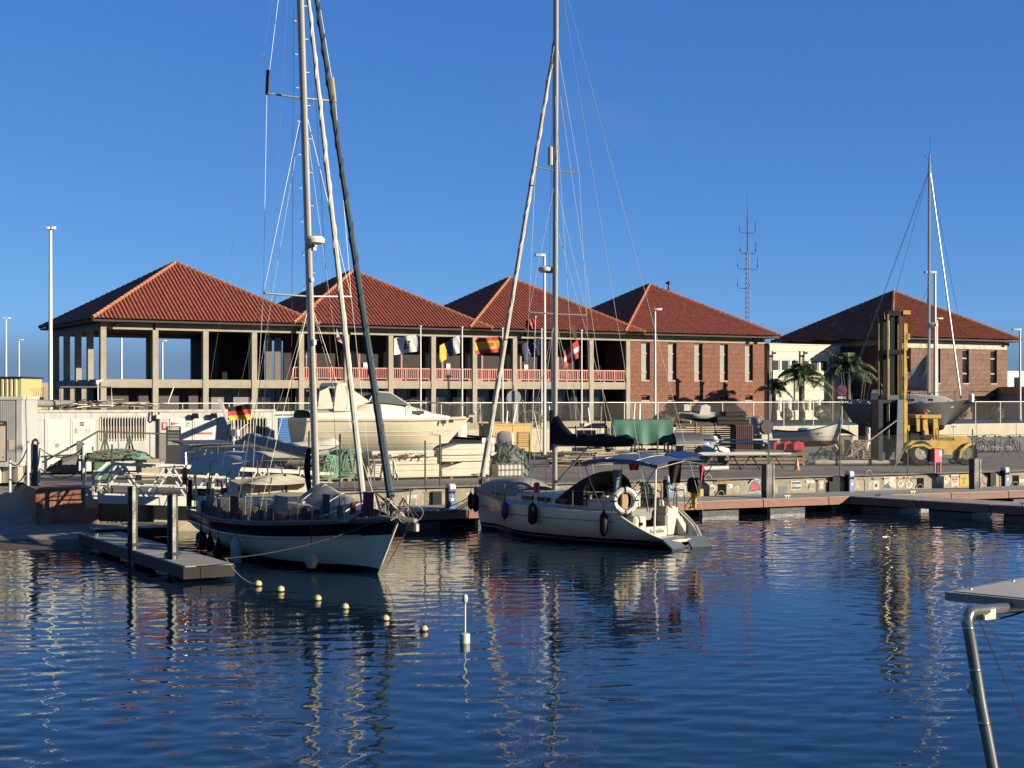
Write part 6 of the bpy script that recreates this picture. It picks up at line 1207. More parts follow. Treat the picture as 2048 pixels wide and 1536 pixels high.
# cockpit coaming + dodger + bimini
MB().cbox((2.4, -1.1, 1.2), (2.4, .2, .5), .05).build('coaming', whitep, lb1); MB().cbox((2.4, 1.1, 1.2), (2.4, .2, .5), .05).build('coaming', whitep, lb1)
MB().loft([[(x, y * w, z) for y, z in ((-1.2, 1.35), (-1.1, h * .96), (0, h * 1.02), (1.1, h * .96), (1.2, 1.35))] for x, h, w in ((3.6, 2.1, 1), (4.2, 2.08, 1), (4.9, 1.7, .95))], closed=False).build('dodger', canvw, lb1, smooth=True, fix=False)
bx0, bx1 = 1.1, 4.9
MB().grid(lambda u, v: (bx0 + (bx1 - bx0) * u, -1.45 + 2.9 * v, 2.80 - .12 * (2 * v - 1) ** 2 - .10 * (2 * u - 1) ** 2 - .34 * max(0, (.16 - v) / .16) ** 1.3 + .03 * math.sin(v * 19) * (1 - u) - (.12 if v < .03 or v > .97 else 0) + .02 * math.sin(u * 12)), 22, 14).build('bimini', canvw, lb1, smooth=True, fix=False)
for x in (1.3, 3.0, 4.7): MB().tube([(2.4 + (x - 2.4) * .3, -1.4, 1.2), (x, -1.42, 2.55), (x, -.7, 2.62), (x, .7, 2.62), (x, 1.42, 2.55), (2.4 + (x - 2.4) * .3, 1.4, 1.2)], .018, 5).build('bimini_bow', stainless, lb1)
# foredeck tent
MB().grid(lambda u, v: (lambda x, w: (x, (2 * v - 1) * w, 1.28 + (2.02 - .5 * u - 1.2) * (1 - abs(2 * v - 1) ** 1.3) + .02 * math.sin(u * 14)))(7.45 + 3.1 * u, 1.15 - .45 * u), 20, 12).build('foredeck_cover', canvg, lb1, smooth=True, fix=False)
for q in (.1, .45, .8): x = 7.45 + 3.1 * q; MB().tube([(x, -(1.15 - .45 * q), 1.27), (x, -(1.15 - .45 * q) * .5, 1.29 + (.82 - .5 * q) * .62), (x, 0, 1.31 + .82 - .5 * q), (x, (1.15 - .45 * q), 1.27)], .016, 4).build('cover_rib', barm, lb1)
MB().grid(lambda u, v: (3.6 + 1.9 * u, -1.15 + 2.2 * v, 1.98 + .22 * math.sin(u * 3.1) * math.sin(v * 3.1) + .03 * math.sin(9 * u + 5 * v)), 12, 10).build('deck_cover', canvw, lb1, smooth=True, fix=False)
# mast
mxl = 7.2; rk = -.056; mtop = 19.3
mp_ = lambda z, y=0, dx=0: Vector((mxl + dx + rk * (z - 1.6), y - .010 * (z - 1.6), z))
MB().loft([[mp_(z) + Vector((.128 * math.cos(a * .5236), .092 * math.sin(a * .5236), 0)) for a in range(12)] for z in (1.3, 6, 12, mtop)], True, True).build('mast', alloy, lb1, smooth=True)
MB().loft([[mp_(z, 0, -.12) + Vector((x, y, 0)) for x, y in ((-.02, -.02), (.02, -.02), (.02, .02), (-.02, .02))] for z in (2.6, mtop)], True, True).build('mast_track', darkmetal, lb1)
stp = MB().tube([(0, -.08, 0), (0, -.2, 0), (0, -.2, .04), (0, -.1, .17), (0, -.08, .2)], .006, 4).mesh('mast_step', rig)
for k in range(34):
    z = 3.2 + k * .46; o = inst('mast_step', stp, lb1, mp_(z)); o.scale = (1, 1 if k % 2 else -1, 1)
zs1, zs2 = CH + (795 - 190) / F * 40, CH + (795 - 592) / F * 40
for z, w in ((zs1, 1.02), (zs2, 1.3)):
    MB().tube([mp_(z, -w, -.12) + Vector((0, 0, .05)), mp_(z), mp_(z, w, -.12) + Vector((0, 0, .05))], .03, 6).build('spreader', rig, lb1)
MB().tube([mp_(zs1 + .02, -1.02, -.1), mp_(zs1 + .68, -.97, -.1)], .055, 8).build('radar_reflector', darkmetal, lb1); MB().tube([mp_(zs1 + .02, .98, -.1), mp_(zs1 + .7, .92, -.1)], .06, 8).build('radar_reflector', mat('reflector_tan', (.45, .32, .17), .5), lb1)
zr_ = CH + (795 - 482) / F * 40; MB().lathe([(.16, -.1), (.26, -.06), (.28, .04), (.22, .11), (.05, .13)], mp_(zr_, 0, .42), 18).build('radar_dome', wpole, lb1, smooth=True); MB().bar(mp_(zr_ - .12, 0, .1), mp_(zr_ - .12, 0, .5), .07).cbox(mp_(zr_ - .2, 0, .35), (.14, .12, .12), .02).build('radar_bracket', steel, lb1)
MB().cbox(mp_(5.9, 0, .18), (.1, .1, .14), .02).build('deck_light', wpole, lb1); MB().cbox(mp_(7.6, 0, .17), (.08, .1, .1), .02).build('steaming_light', wpole, lb1)
hd_ = mp_(mtop); segs = []
for s in (-1, 1):
    ch = h1.pt(.585, 1, s); ch2 = h1.pt(.55, 1, s); ch3 = h1.pt(.62, 1, s)
    segs += [(hd_, mp_(zs1 + .05, s * 1.02, -.12)), (mp_(zs1 + .05, s * 1.02, -.12), mp_(zs2 + .05, s * 1.3, -.12)), (mp_(zs2 + .05, s * 1.3, -.12), ch), (mp_(zs1 - .1), mp_(zs2 + .05, s * 1.3, -.12)), (mp_(zs2 - .1), ch2), (mp_(zs2 - .1), ch3), (mp_(zs1 - .2), h1.pt(.5, 1, s)), (hd_, h1.pt(.03, 1, s)), (mp_(zs1 - .3), h1.pt(.3, 1, s))]
lines(lb1, segs, .004); lines(lb1, [(mp_(15, -.2), mp_(2.6, -.5, -.5)), (mp_(zs2, -1.0), h1.pt(.5, 1, -1)), (mp_(17, .25), mp_(2.5, .45, .4))], .007, rope_d, 'halyard')
# boom with stowed sail
MB().tube([mp_(2.75, 0, -.2), (2.3, 0, 3.08)], .07, 8).build('boom', alloy, lb1); MB().grid(lambda u, v: (lambda p, a: p + Vector((0, .2 * math.cos(a), .06 + .22 * math.sin(a) + .02 * math.sin(u * 30))))(mp_(2.75, 0, -.25).lerp(Vector((2.4, 0, 3.08)), u), math.pi * v), 26, 8).build('sail_cover', canvg, lb1, smooth=True, fix=False)
MB().grid(lambda u, v: mp_(1.75 + 1.3 * v, -.16 + .06 * math.sin(u * 9), -.05 - .42 * u * math.sin(v * 3.1)), 8, 8).build('lazy_bag', navy, lb1, smooth=True, fix=False)
# headsails
furled(lb1, (11.55, 0, 1.95), mp_(mtop - .1), .105, .045, mat('sail_teal', (.035, .06, .07), .8, var=.25), mat('sail_teal_dark', (.024, .042, .05), .8, var=.25)); furled(lb1, (10.05, 0, 1.75), mp_(mtop - 1.0), .085, .045, mat('sail_pale', (.58, .55, .48), .8, var=.12), canvw, pitch=1.2)
MB().tube([(11.6, 0, 1.35), (11.58, 0, 1.98)], .05, 6).lathe([(.12, 0), (.12, .12)], (11.58, 0, 1.62), 10).build('furler_drum', darkmetal, lb1); MB().lathe([(.1, 0), (.1, .1)], (10.06, 0, 1.55), 10).build('furler_drum', darkmetal, lb1)
# bow platform and pulpit
MB().poly([(11.2, -.28), (12.55, -.2), (12.75, 0), (12.55, .2), (11.2, .28)], (1.42, 1.49)).build('bowsprit', teak, lb1); MB().tube([(12.6 + .10 * math.sin(a), .33 * math.cos(a), 1.60 + .23 * math.sin(a)) for a in [k * .4488 for k in range(15)]], .015, 5).build('bow_hoop', steel, lb1)
MB().tube([(12.6, 0, 1.4), (11.9, 0, .75), (11.4, 0, .3)], .012, 4).build('bobstay', rig, lb1); MB().cbox((12.5, .1, 1.3), (.5, .14, .2), .04).build('anchor', steel, lb1)
for k in range(9):
    rr_ = random.Random(50 + k); MB().tube([(11.0 + .18 * k, rr_.uniform(-.4, .4), 1.45), (11.1 + .18 * k, rr_.uniform(-.4, .4), 1.7 + rr_.uniform(0, .5)), (11.3 + .15 * k, rr_.uniform(-.3, .3), 1.5 + rr_.uniform(0, .3))], .016, 4).build('bow_tackle', [darkmetal, steel, rope_d][k % 3], lb1)
pul = MB(); 
for s in (1, -1): pul.tube([h1.pt(.86, 1, s), h1.pt(.86, 1, s) + Vector((0, 0, .65)), (12.3, s * .22, 2.15), (12.5, 0, 2.17)], .018, 5).tube([(11.9, s * .3, 1.45), (12.1, s * .26, 2.13)], .016, 4)
pul.build('pulpit', stainless, lb1)
# stanchions, lifelines, netting
for s in (-1, 1):
    m_ = MB()
    for k in range(9):
        t = .08 + k * .096; p = h1.pt(t, 1, s); MB().tube([p, p + Vector((0, 0, .66))], .014, 4).build('stanchion', stainless, lb1)
    m_ = MB()
    for hgt in (.34, .64): m_.tube([p + Vector((0, 0, hgt)) for p in h1.rail(1, 0, .03, .87, s, 16)], .006, 3)
    m_.build('lifelines', rig, lb1)
nt_ = MB(); NN = 90
for k in range(NN):
    t = .25 + .6 * k / NN; a = h1.pt(t, 1, -1); b = h1.pt(min(.86, t + .05), 1, -1); nt_.tube([a, b + Vector((0, 0, .62))], .003, 3, False).tube([b, a + Vector((0, 0, .62))], .003, 3, False)
nt_.build('netting', mat('net_white', (.4, .4, .37), .8), lb1)['kind'] = 'stuff'
# stern arch, solar panel, wind vane
ar = MB()
for x in (.1, .9): ar.tube([(x + .3, -1.2, 1.0), (x, -1.15, 2.7), (x, -.9, 2.9), (x, .9, 2.9), (x, 1.15, 2.7), (x + .3, 1.2, 1.0)], .022, 5)
ar.tube([(.1, -1.1, 2.75), (.9, -1.1, 2.75)], .02, 4); ar.build('stern_arch', stainless, lb1)
sp2 = empty('solar_panel', (0, 0, 0), parent=lb1); MB().box((.2, -.65, 3.02), (1.0, 1.6, .04), 0, 1, .06).build('frame', darkmetal, sp2); MB().box((.2, -.65, 3.048), (.94, 1.54, .01), 0, 1, .06).build('cells', solar, sp2)
MB().tube([(-.1, .5, 1.0), (-.15, .5, 3.9)], .02, 5).build('vane_pole', steel, lb1); MB().add([(-.15, .42, 3.6), (-.15, .1, 4.35), (-.15, .02, 4.4), (-.17, -.02, 4.32), (-.15, .3, 3.55)], [(0, 1, 2, 3, 4)]).build('wind_vane', mat('vane_grey', (.35, .36, .36), .5), lb1, fix=False)
MB().cbox((.0, .5, 3.3), (.5, .16, .2), .06).tube([(.1, .5, 3.3), (.1, .9, 3.6)], .012, 4).tube([(-.2, .5, 3.6), (.3, .2, 3.75)], .012, 4).build('wind_generator', wpole, lb1)
MB().tube([(.2, -.35, 1.0), (.2, -.35, 2.7)], .015, 4).tube([(.35, -1.2, 1.2), (.4, -.6, 2.8)], .012, 4).build('antenna', steel, lb1)
# deck clutter and wheel
rnd = random.Random(31); cluttm = [plastw, black, canvg, mat('clutter_blue', (.03, .05, .12), .6), steel, wood]
for k in range(34):
    x = rnd.uniform(.3, 4.4) if k < 24 else rnd.uniform(5.5, 11.0); y = rnd.uniform(-1.15, .8) if k < 24 else rnd.choice((-1, 1)) * rnd.uniform(.2, 1.0) * (1.3 if x < 8 else .6); MB().cbox((x, y, 1.2 + rnd.uniform(0, .35)), (rnd.uniform(.15, .4), rnd.uniform(.15, .35), rnd.uniform(.15, .4)), .03, rnd.uniform(0, 3)).build('deck_box', cluttm[k % 6], lb1)
rnd = random.Random(77); dkc = [black, navy, mat('jerry_can', (.03, .035, .03), .5), mat('coil_rope', (.10, .085, .065), .9), mat('fuel_red', (.2, .02, .02), .5), mat('dark_teak', (.07, .05, .035), .7)]
for k in range(30):                                   # jerry cans, coils and bags lashed along the rail
    t_ = .10 + k * .027; p = h1.pt(t_, 1, -1); MB().cbox((p.x, p.y + rnd.uniform(.12, .35), p.z + .12 + rnd.uniform(0, .1)), (rnd.uniform(.14, .34), rnd.uniform(.12, .24), rnd.uniform(.2, .48)), .04, rnd.uniform(-.4, .4)).build('lashed_gear', dkc[k % 6], lb1)
for k in range(14):
    x = rnd.uniform(.3, 5.5); y = rnd.uniform(-1.2, .4); z = rnd.uniform(1.5, 1.9); MB().tube([(x, y, 1.1), (x + rnd.uniform(-.2, .2), y, z), (x + rnd.uniform(-.5, .5), y + rnd.uniform(-.3, .3), z + rnd.uniform(.0, .5))], rnd.uniform(.015, .035), 5).build('deck_tackle', dkc[k % 4], lb1)
MB().tube([(1.6, .42 * math.cos(a * .449), 1.6 + .42 * math.sin(a * .449)) for a in range(15)], .016, 4).build('steering_wheel', stainless, lb1)
for x, y, m in ((2.2, -1.2, black), (2.6, -1.25, plastw), (.6, -1.2, black)): MB().tube([(x, y, 1.1), (x + .05, y, 1.9)], .07, 8).build('rolled_gear', m, lb1)
def drape(lb, px, w, h, m, label, yoff=-1.6, x=None):
    x = lx(px, yoff) if x is None else x; p = h1.pt(x / LL, 1, -1); t = empty('cloth', lw(p.x, p.y - .03, p.z + .66), AL, label, 'cloth', 'cloths hung on the rail'); MB().grid(lambda u, v: ((u - .5) * w, -.02 - .03 * math.sin(u * 9) * v, -h * v), 10, 6).build('sheet', m, t, smooth=True, fix=False); MB().tube([(-w / 2, 0, 0), (w / 2, 0, 0)], .012, 4).build('hem', m, t)
drape(0, 490, .62, .55, mat('cloth_red', (.20, .012, .018), .85), 'dark red cloth drying on the left sailboat rail'); drape(0, 562, .9, .4, canvg, 'grey cloth drying amidships on the left sailboat'); drape(0, 605, .45, .5, mat('cloth_dark', (.06, .06, .06), .85), 'dark cloth drying below the foredeck cover'); drape(0, 757, .6, .6, mat('cloth_wine', (.16, .02, .035), .85), 'wine red cloth hanging at the left sailboat bow', x=11.0)
hs_ = empty('horseshoe_buoy', lw(.45, -1.3, 2.0), AL, 'orange rescue sling on the left sailboat stern', 'rescue buoy'); MB().cbox((0, 0, 0), (.16, .14, .5), .04).build('pouch', mat('rescue_orange', (.72, .13, .015), .6), hs_); MB().b2((-.085, -.075, -.12), (.085, .075, -.05)).build('strap', darkmetal, hs_)
for px, L, r, m, lb, kd in ((404, .55, .16, black, 'black fender nearest the left sailboat stern', 0), (432, .5, .13, black, 'black teardrop fender second from the stern', 1), (456, .62, .15, black, 'third black fender on the left sailboat', 1), (493, .80, .155, mat('fender_white', (.42, .44, .45), .5), 'big white cylinder fender on the left sailboat', 0), (588, .50, .19, mat('fender_dirty', (.36, .35, .31), .6, var=.2), 'round dirty white fender amidships on the left sailboat', 1)):
    t = lx(px, -1.75) / LL; p = h1.pt(t, .62, -1); pp = h1.pt(t, 1, -1); yb = {404: 1062, 432: 1068, 456: 1078, 493: 1076, 588: 1098}[px]; w_ = lw(p.x, min(p.y, pp.y) - r - .03, 0); w_.z = CH - (yb - HY) / F * w_.y; fender(w_, L, r, m, lb, kd, max(.1, pp.z - w_.z))
gf = flag(P(502, 807, 45.6), .72, .5, [(.333, FK), (.333, FR), (.334, FY)], 'black red and gold ensign at the left sailboat stern', .12, .11, 2.4, tip=.2); sagrope('ensign_staff', lw(.2, .4, 1.2), P(503, 800, 45.6), 0, 'thin staff carrying the ensign of the left sailboat', .012, wpole, 'flagstaff', None)
bq = P(673, 680, 40.3); bg_ = empty('burgee', bq, 0, 'small white pennant with red circle on the left sailboat rigging', 'pennant'); MB().add([(0, 0, .32), (.0, 0, 0), (.16, .02, -.1), (.24, .0, -.14)], [(0, 1, 2), (0, 2, 3)]).build('cloth', FW, bg_, fix=False); MB().lathe([(.05, 0), (.05, .004)], (.07, -.012, .04), 10, 'y').build('ring', FR, bg_)

# ---------------------------------------------------------------- right sailboat (stern to the camera)
SR = Vector((5.05, 43.35, 0)); dR = Vector((-.683, .73, 0)).normalized(); nR = Vector((-dR.y, dR.x, 0)); AR = math.atan2(dR.y, dR.x); LR = 9.3
rb1 = empty('sailboat', SR, AR, 'white sloop with blue bimini and open stern moored stern towards us', 'sailboat')
def rx(px, y=0):
    k = (px - CX) / F; S = SR + nR * y; return (k * S.y - S.x) / (dR.x - k * dR.y)
def rw(x, y, z): return SR + dR * x + nR * y + Vector((0, 0, z))
SCO = 1.45
def shR(t):
    x = t * LR; return (.22 + (1.0 - .22) * max(0, x / SCO)) if x < SCO else 1.0 + .16 * ((x - SCO) / (LR - SCO)) ** 1.6
shN = lambda t: 1.0 + .16 * (max(0, t * LR - SCO) / (LR - SCO)) ** 1.6
h2r = Hull(LR, 3.35, lambda t: -.35 + .42 * (1 - t) ** 4 + .15 * sm(.8, 1, t), shN, lambda t: (.74 + .26 * sm(0, .4, t)) * (1 - sm(.45, 1, t) ** 1.7) + .002, rake=.35, a=2.6, b=.62, c=.9)
hbm = bands('right_hull', [.07, .12, .17, .20], [(.012, .02, .05), (.40, .40, .38), (.012, .02, .05), (.012, .02, .05), (.92, .86, .68)], .22, .04, -1, 3)
vS = lambda t: (shR(t) - h2r.keel(t)) / (shN(t) - h2r.keel(t))
h2r.skin(v1=vS, ns=60).build('hull', hbm, rb1, smooth=True)
# inner skin of the open stern, platform, bulkhead
def inw(t, z, s):
    v = (z - h2r.keel(t)) / (h2r.sheer(t) - h2r.keel(t)); p = h2r.pt(t, max(0, min(1, v)), s); return Vector((p.x, s * max(0, abs(p.y) - .08), z))
for s in (1, -1):
    inn = MB(); inn.grid(lambda u, v: inw(u * SCO / LR, .2 + (shR(u * SCO / LR) - .2) * v, s), 12, 6); inn.grid(lambda u, v: (lambda p: (p.x, s * (abs(p.y) - .085 * v), p.z + .004))(h2r.pt(u * SCO / LR, vS(u * SCO / LR), s)), 12, 1)
    inn.build('stern_cheek', whitep, rb1, smooth=True)
_pf = [inw(t, .2, 1) for t in (.002, .04, .08, .12, .16)]; MB().poly([(p.x, p.y - .02) for p in _pf] + [(p.x, -p.y + .02) for p in _pf[::-1]], (.17, .25)).build('swim_platform', whitep, rb1)
MB().cbox((1.24, -.72, .6), (.44, .66, .64), .06).build('helm_seat', whitep, rb1); MB().cbox((1.24, .76, .6), (.44, .56, .6), .06).build('helm_seat', whitep, rb1); MB().b2((1.05, -.42, .25), (1.25, .48, .55)).build('transom_step', whitep, rb1); MB().cbox((1.3, -.72, 1.02), (.5, .55, .2), .05).build('locker', whitep, rb1)
MB().poly([(.6, .25), (1.03, .25), (1.03, .8)], (-1.08, -.85), 'y').build('corner_block', whitep, rb1)
h2r.deck(.0, SCO / LR + .005, .995, .05, 24, .02).build('deck', whitep, rb1, smooth=True)
MB().b2((1.5, -.62, .72), (3.2, .62, 1.065)).build('cockpit_well', mat('well_grey', (.22, .215, .2), .7), rb1)
for s in (1, -1): MB().cbox((2.35, s * .86, 1.18), (1.75, .42, .3), .08).build('coaming', whitep, rb1)
rings = [[(x, w, 1.0), (x, w * .9, h), (x, 0, h + .07), (x, -w * .9, h), (x, -w, 1.0)] for x, w, h in ((3.2, 1.05, 1.42), (5.2, 1.0, 1.38), (6.8, .75, 1.3), (7.7, .45, 1.15))]
MB().loft(rings, closed=False).build('coachroof', whitep, rb1, smooth=True)
for x in (4.0, 4.9, 5.7): MB().box((x, 1.0 - .02 * (x - 4) - (.05 if x > 5.2 else 0), 1.22), (.55, .06, .13), -.03).build('window', solar, rb1)
# sprayhood
MB().grid(lambda u, v: (lambda a: (3.05 + 1.35 * u, 1.12 * math.cos(a) * (1 - .12 * u), 1.12 + (1.02 - .75 * u ** 1.6) * max(0, math.sin(a)) ** .6))(math.pi * v), 14, 16).build('sprayhood', navy, rb1, smooth=True, fix=False)
# bimini with blue cloth and solar panel
bz = 2.72
MB().grid(lambda u, v: (-.05 + 3.0 * u, -1.25 + 2.5 * v, bz - .13 * (2 * v - 1) ** 2 - .13 * (2 * u - 1) ** 2), 18, 12).build('bimini', bluec, rb1, smooth=True, fix=False); MB().grid(lambda u, v: (-.05 + 3.0 * u, 1.26, bz - .14 - .13 * (2 * u - 1) ** 2 - .1 * v), 18, 1).grid(lambda u, v: (2.96, -1.25 + 2.5 * u, bz - .14 - .13 * (2 * u - 1) ** 2 - .09 * v), 12, 1).build('bimini_valance', bluec, rb1, fix=False)
MB().tube([(.75, -1.25, bz - .15), (.75, -.6, bz - .05), (.75, 0, bz - .02), (.75, .6, bz - .05), (.75, 1.25, bz - .15)], .012, 4).tube([(2.0, -1.25, bz - .13), (2.0, 0, bz), (2.0, 1.25, bz - .13)], .012, 4).build('piping', canvw, rb1)
for x in (.0, 1.3, 2.85): MB().tube([(1.55 + .35 * (x - 1.3), 1.3, 1.05), (x, 1.26, bz - .36 if x != 1.3 else bz - .27), (x, 0, bz - .18 if x != 1.3 else bz - .03), (x, -1.26, bz - .36 if x != 1.3 else bz - .27), (1.55 + .35 * (x - 1.3), -1.3, 1.05)], .018, 5).build('bimini_bow', stainless, rb1)
spn = empty('solar_panel', (0, 0, 0), parent=rb1); MB().box((.45, -.45, bz - .03), (.75, 1.0, .03), 0, 1, -.13, -.08).build('frame', darkmetal, spn); MB().box((.45, -.45, bz - .008), (.7, .95, .01), 0, 1, -.13, -.08).build('cells', solar, spn)
# mast, boom, cover
mxr = rx(1109); mtr = 18.6
mr_ = lambda z, y=0, dx=0: Vector((mxr + dx - .004 * (z - 1.5), y, z))
MB().loft([[mr_(z) + Vector((.10 * math.cos(a * .5236), .072 * math.sin(a * .5236), 0)) for a in range(12)] for z in (1.2, 8, mtr)], True, True).build('mast', alloy, rb1, smooth=True)
MB().tube([mr_(2.9, 0, -.1), mr_(2.98, 0, -3.45)], .065, 8).build('boom', alloy, rb1); MB().tube([mr_(1.7, 0, -.1), mr_(2.85, 0, -1.5)], .03, 6).build('vang', alloy, rb1)
cov = []
for k in range(21):
    u = k / 20; c = mr_(3.02 + .02 * u, 0, -.02 - 3.45 * u); hh = .17 + (.62 * (1 - u / .28) ** 1.5 if u < .28 else 0) + .07 * math.sin(u * 3.1) ** 2; ww_ = .17 + .05 * math.sin(u * 3.14)
    hh *= 1 + .13 * math.sin(u * 23) + .06 * math.sin(u * 51)
    if u > .9: hh *= 1 - (u - .9) * 6; ww_ *= 1 - (u - .9) * 6
    cov.append([c + Vector((.0, ww_ * math.cos(a) * (1 + .06 * math.sin(u * 31 + a * 2)), (hh if math.sin(a) > 0 else .17) * math.sin(a) + .05 - .05 * math.sin(u * 3.14))) for a in [q * .5236 for q in range(12)]])
MB().loft(cov, True, True).build('sail_cover', navy, rb1, smooth=True)
MB().grid(lambda u, v: mr_(2.7 + 1.3 * u, .16 * math.cos(3.14 * v), .14 * math.sin(3.14 * v) + .02), 8, 8).build('mast_boot', navy, rb1, smooth=True, fix=False)
zq = CH + (795 - 342) / F * 47.3; zq2 = CH + (795 - 628) / F * 47.3
MB().tube([mr_(zq, -1.0, -.1), mr_(zq)], .022, 5).tube([mr_(zq), mr_(zq, .95, -.1)], .022, 5).build('spreader', rig, rb1); MB().tube([mr_(zq2, -1.3, -.15), mr_(zq2), mr_(zq2, 1.3, -.15)], .024, 5).build('spreader', rig, rb1)
MB().cbox(mr_(CH + (795 - 312) / F * 47.3, .12, .12), (.2, .1, .6), .04).build('radar_reflector', wpole, rb1); zr2 = CH + (795 - 538) / F * 47.3; MB().lathe([(.16, -.1), (.24, -.05), (.25, .05), (.12, .11)], mr_(zr2, .1, .33), 16).build('radar_dome', wpole, rb1, smooth=True); MB().bar(mr_(zr2 - .1), mr_(zr2 - .1, .1, .3), .06).build('radar_bracket', steel, rb1)
ztop = CH + (795 - 72) / F * 47.3; segs = []
for s in (-1, 1):
    c1_ = h2r.pt(.56, 1, s); segs += [(mr_(ztop), mr_(zq, s * .98, -.1)), (mr_(zq, s * .98, -.1), mr_(zq2, s * 1.3, -.15)), (mr_(zq2, s * 1.3, -.15), c1_), (mr_(zq - .3), mr_(zq2, s * 1.3, -.15)), (mr_(zq2 - .15), h2r.pt(.6, 1, s)), (mr_(zq2 - .15), h2r.pt(.53, 1, s))]
segs += [(mr_(mtr), (.3, -1.2, 1.0)), (mr_(mtr), (.3, 1.2, 1.0))]; lines(rb1, segs, .006); lines(rb1, [(mr_(14, .12, -.1), mr_(3.1, .2, -1.2)), (mr_(14, -.12, -.1), mr_(3.1, -.2, -2.2)), (mr_(10, .1, -.1), mr_(3.2, .15, -2.8)), (mr_(15, 0, .12), mr_(1.5, .1, .3))], .006, mat('halyard_pale', (.5, .5, .47), .8), 'halyard')
furled(rb1, (LR - .45, 0, 1.75), mr_(ztop), .095, .05, mat('sail_pale', (.58, .55, .48)), canvw, pitch=1.1); MB().lathe([(.11, 0), (.11, .14)], (LR - .42, 0, 1.5), 10).tube([(LR - .38, 0, 1.15), (LR - .44, 0, 1.75)], .03, 5).build('furler_drum', darkmetal, rb1)
# dinghy lashed upside down on the foredeck
dn = empty('lashed_dinghy', rw(6.15, 0, 1.22), AR, 'grey covered dinghy lashed on the foredeck of the right sloop', 'dinghy'); MB().grid(lambda u, v: (lambda a: (2.45 * u, (.75 - .25 * u ** 3) * math.cos(a), .62 * (1 - .25 * u) * max(0, math.sin(a)) ** .7 * (1 - .5 * (2 * u - 1) ** 4)))(math.pi * v), 16, 14).build('hull', mat('dinghy_cover', (.30, .29, .28), .6, var=.12), dn, smooth=True, fix=False); MB().tube([(0, .6, .05), (1.2, .72, .06), (2.4, .5, .05)], .03, 5).build('lashing', darkmetal, dn)
MB().cbox((5.65, .55, 1.5), (.2, .2, .4), .06).build('red_canister', redp, rb1)
MB().cbox((8.7, .25, 1.3), (.35, .3, .2), .04).build('red_bucket', redp, rb1)
# rails
pl_ = MB()
for s in (1, -1): pl_.tube([h2r.pt(.88, 1, s), h2r.pt(.88, 1, s) + Vector((0, 0, .6)), (LR - .1, s * .2, 1.8), (LR + .05, 0, 1.8)], .016, 5).tube([h2r.pt(.96, 1, s), h2r.pt(.96, 1, s) + Vector((0, 0, .62))], .014, 4)
pl_.build('pulpit', stainless, rb1)
for s in (-1, 1):
    m_ = MB()
    for t in (.2, .32, .44, .56, .67, .78): p = h2r.pt(t, 1, s); MB().tube([p, p + Vector((0, 0, .6))], .012, 4).build('stanchion', stainless, rb1)
    m_ = MB()
    for hgt in (.3, .59): m_.tube([p + Vector((0, 0, hgt)) for p in h2r.rail(1, 0, .16, .88, s, 14)], .005, 3)
    m_.build('lifelines', rig, rb1)
    MB().tube([h2r.pt(.17, 1, s), h2r.pt(.17, 1, s) + Vector((0, 0, .62)), (.95, s * 1.1, 1.6), (.85, s * .6, 1.6)], .016, 5).tube([(1.0, s * 1.22, .95), (.95, s * 1.1, 1.6)], .014, 4).build('pushpit', stainless, rb1)
MB().lathe([(.035, -.7), (.035, .7)], (.62, 0, .95), 4).v
MB().tube([(.62, .62, .28), (.55, .62, 2.55)], .03, 6).build('stern_pole', wpole, rb1)
MB().tube([(1.75, .42 * math.cos(a * .449), 1.5 + .42 * math.sin(a * .449)) for a in range(15)], .014, 4).build('steering_wheel', stainless, rb1); MB().cbox((1.95, 0, 1.2), (.25, .32, .75), .05).build('pedestal', whitep, rb1)
MB().box((-.05, .55, .16), (.06, .85, .46), .25, 1, .9).build('folding_step', mat('step_grey', (.10, .125, .15), .6, var=.15), rb1); MB().box((-.12, -.5, .14), (.06, .7, .46), -.3, 1, .9).build('folding_step', mat('step_grey', (.10, .125, .15)), rb1)
tx = text('Aquidan', .20, mat('name_grey', (.20, .21, .22), .5), rb1, (1.03, .03, .42), (R(90), 0, R(-90)), 'boat_name')
MB().b2((1.0, .70, .62), (1.015, .86, .72)).build('sticker', solar, rb1)
MB().box((2.6, 1.44, .98), (1.1, .02, .05), 0).build('side_stripe', navy, rb1); MB().tube(h2r.rail(lambda t: (.74 - h2r.keel(t)) / (h2r.sheer(t) - h2r.keel(t)), 0, .17, .97, 1, 30, off=.003), .012, 4).build('stripe', solar, rb1)
for s in (1,): MB().tube([h2r.pt(t, vS(t), -1) + Vector((0, -.05, 0)) for t in (.01, .06, .11, .15)], .05, 6).build('edge_fender', whitep, rb1)
rnd = random.Random(17)
for k in range(18): MB().cbox((rnd.uniform(1.6, 3.6) if k < 10 else rnd.uniform(6, 8.9), rnd.uniform(-.8, .9) * (1 if k < 10 else .5), 1.15 + rnd.uniform(0, .18)), (rnd.uniform(.08, .3), rnd.uniform(.08, .25), rnd.uniform(.08, .25)), .02, rnd.uniform(0, 3)).build('deck_gear', cluttm[k % 6], rb1)
for k in range(16):
    x = rnd.uniform(.9, 3.2); y = rnd.uniform(-1.0, 1.2); MB().tube([(x, y, 1.1), (x + rnd.uniform(-.15, .15), y, 1.45 + rnd.uniform(0, .4)), (x + rnd.uniform(-.4, .4), y + rnd.uniform(-.3, .3), 1.5 + rnd.uniform(0, .6))], rnd.uniform(.012, .03), 5).build('cockpit_tackle', dkc[k % 4], rb1)
for k in range(8): MB().cbox((rnd.uniform(1.7, 3.1), rnd.uniform(-.7, .8), 1.25), (rnd.uniform(.2, .45), rnd.uniform(.2, .4), rnd.uniform(.2, .4)), .05, rnd.uniform(0, 3)).build('cockpit_bag', dkc[k % 3], rb1)
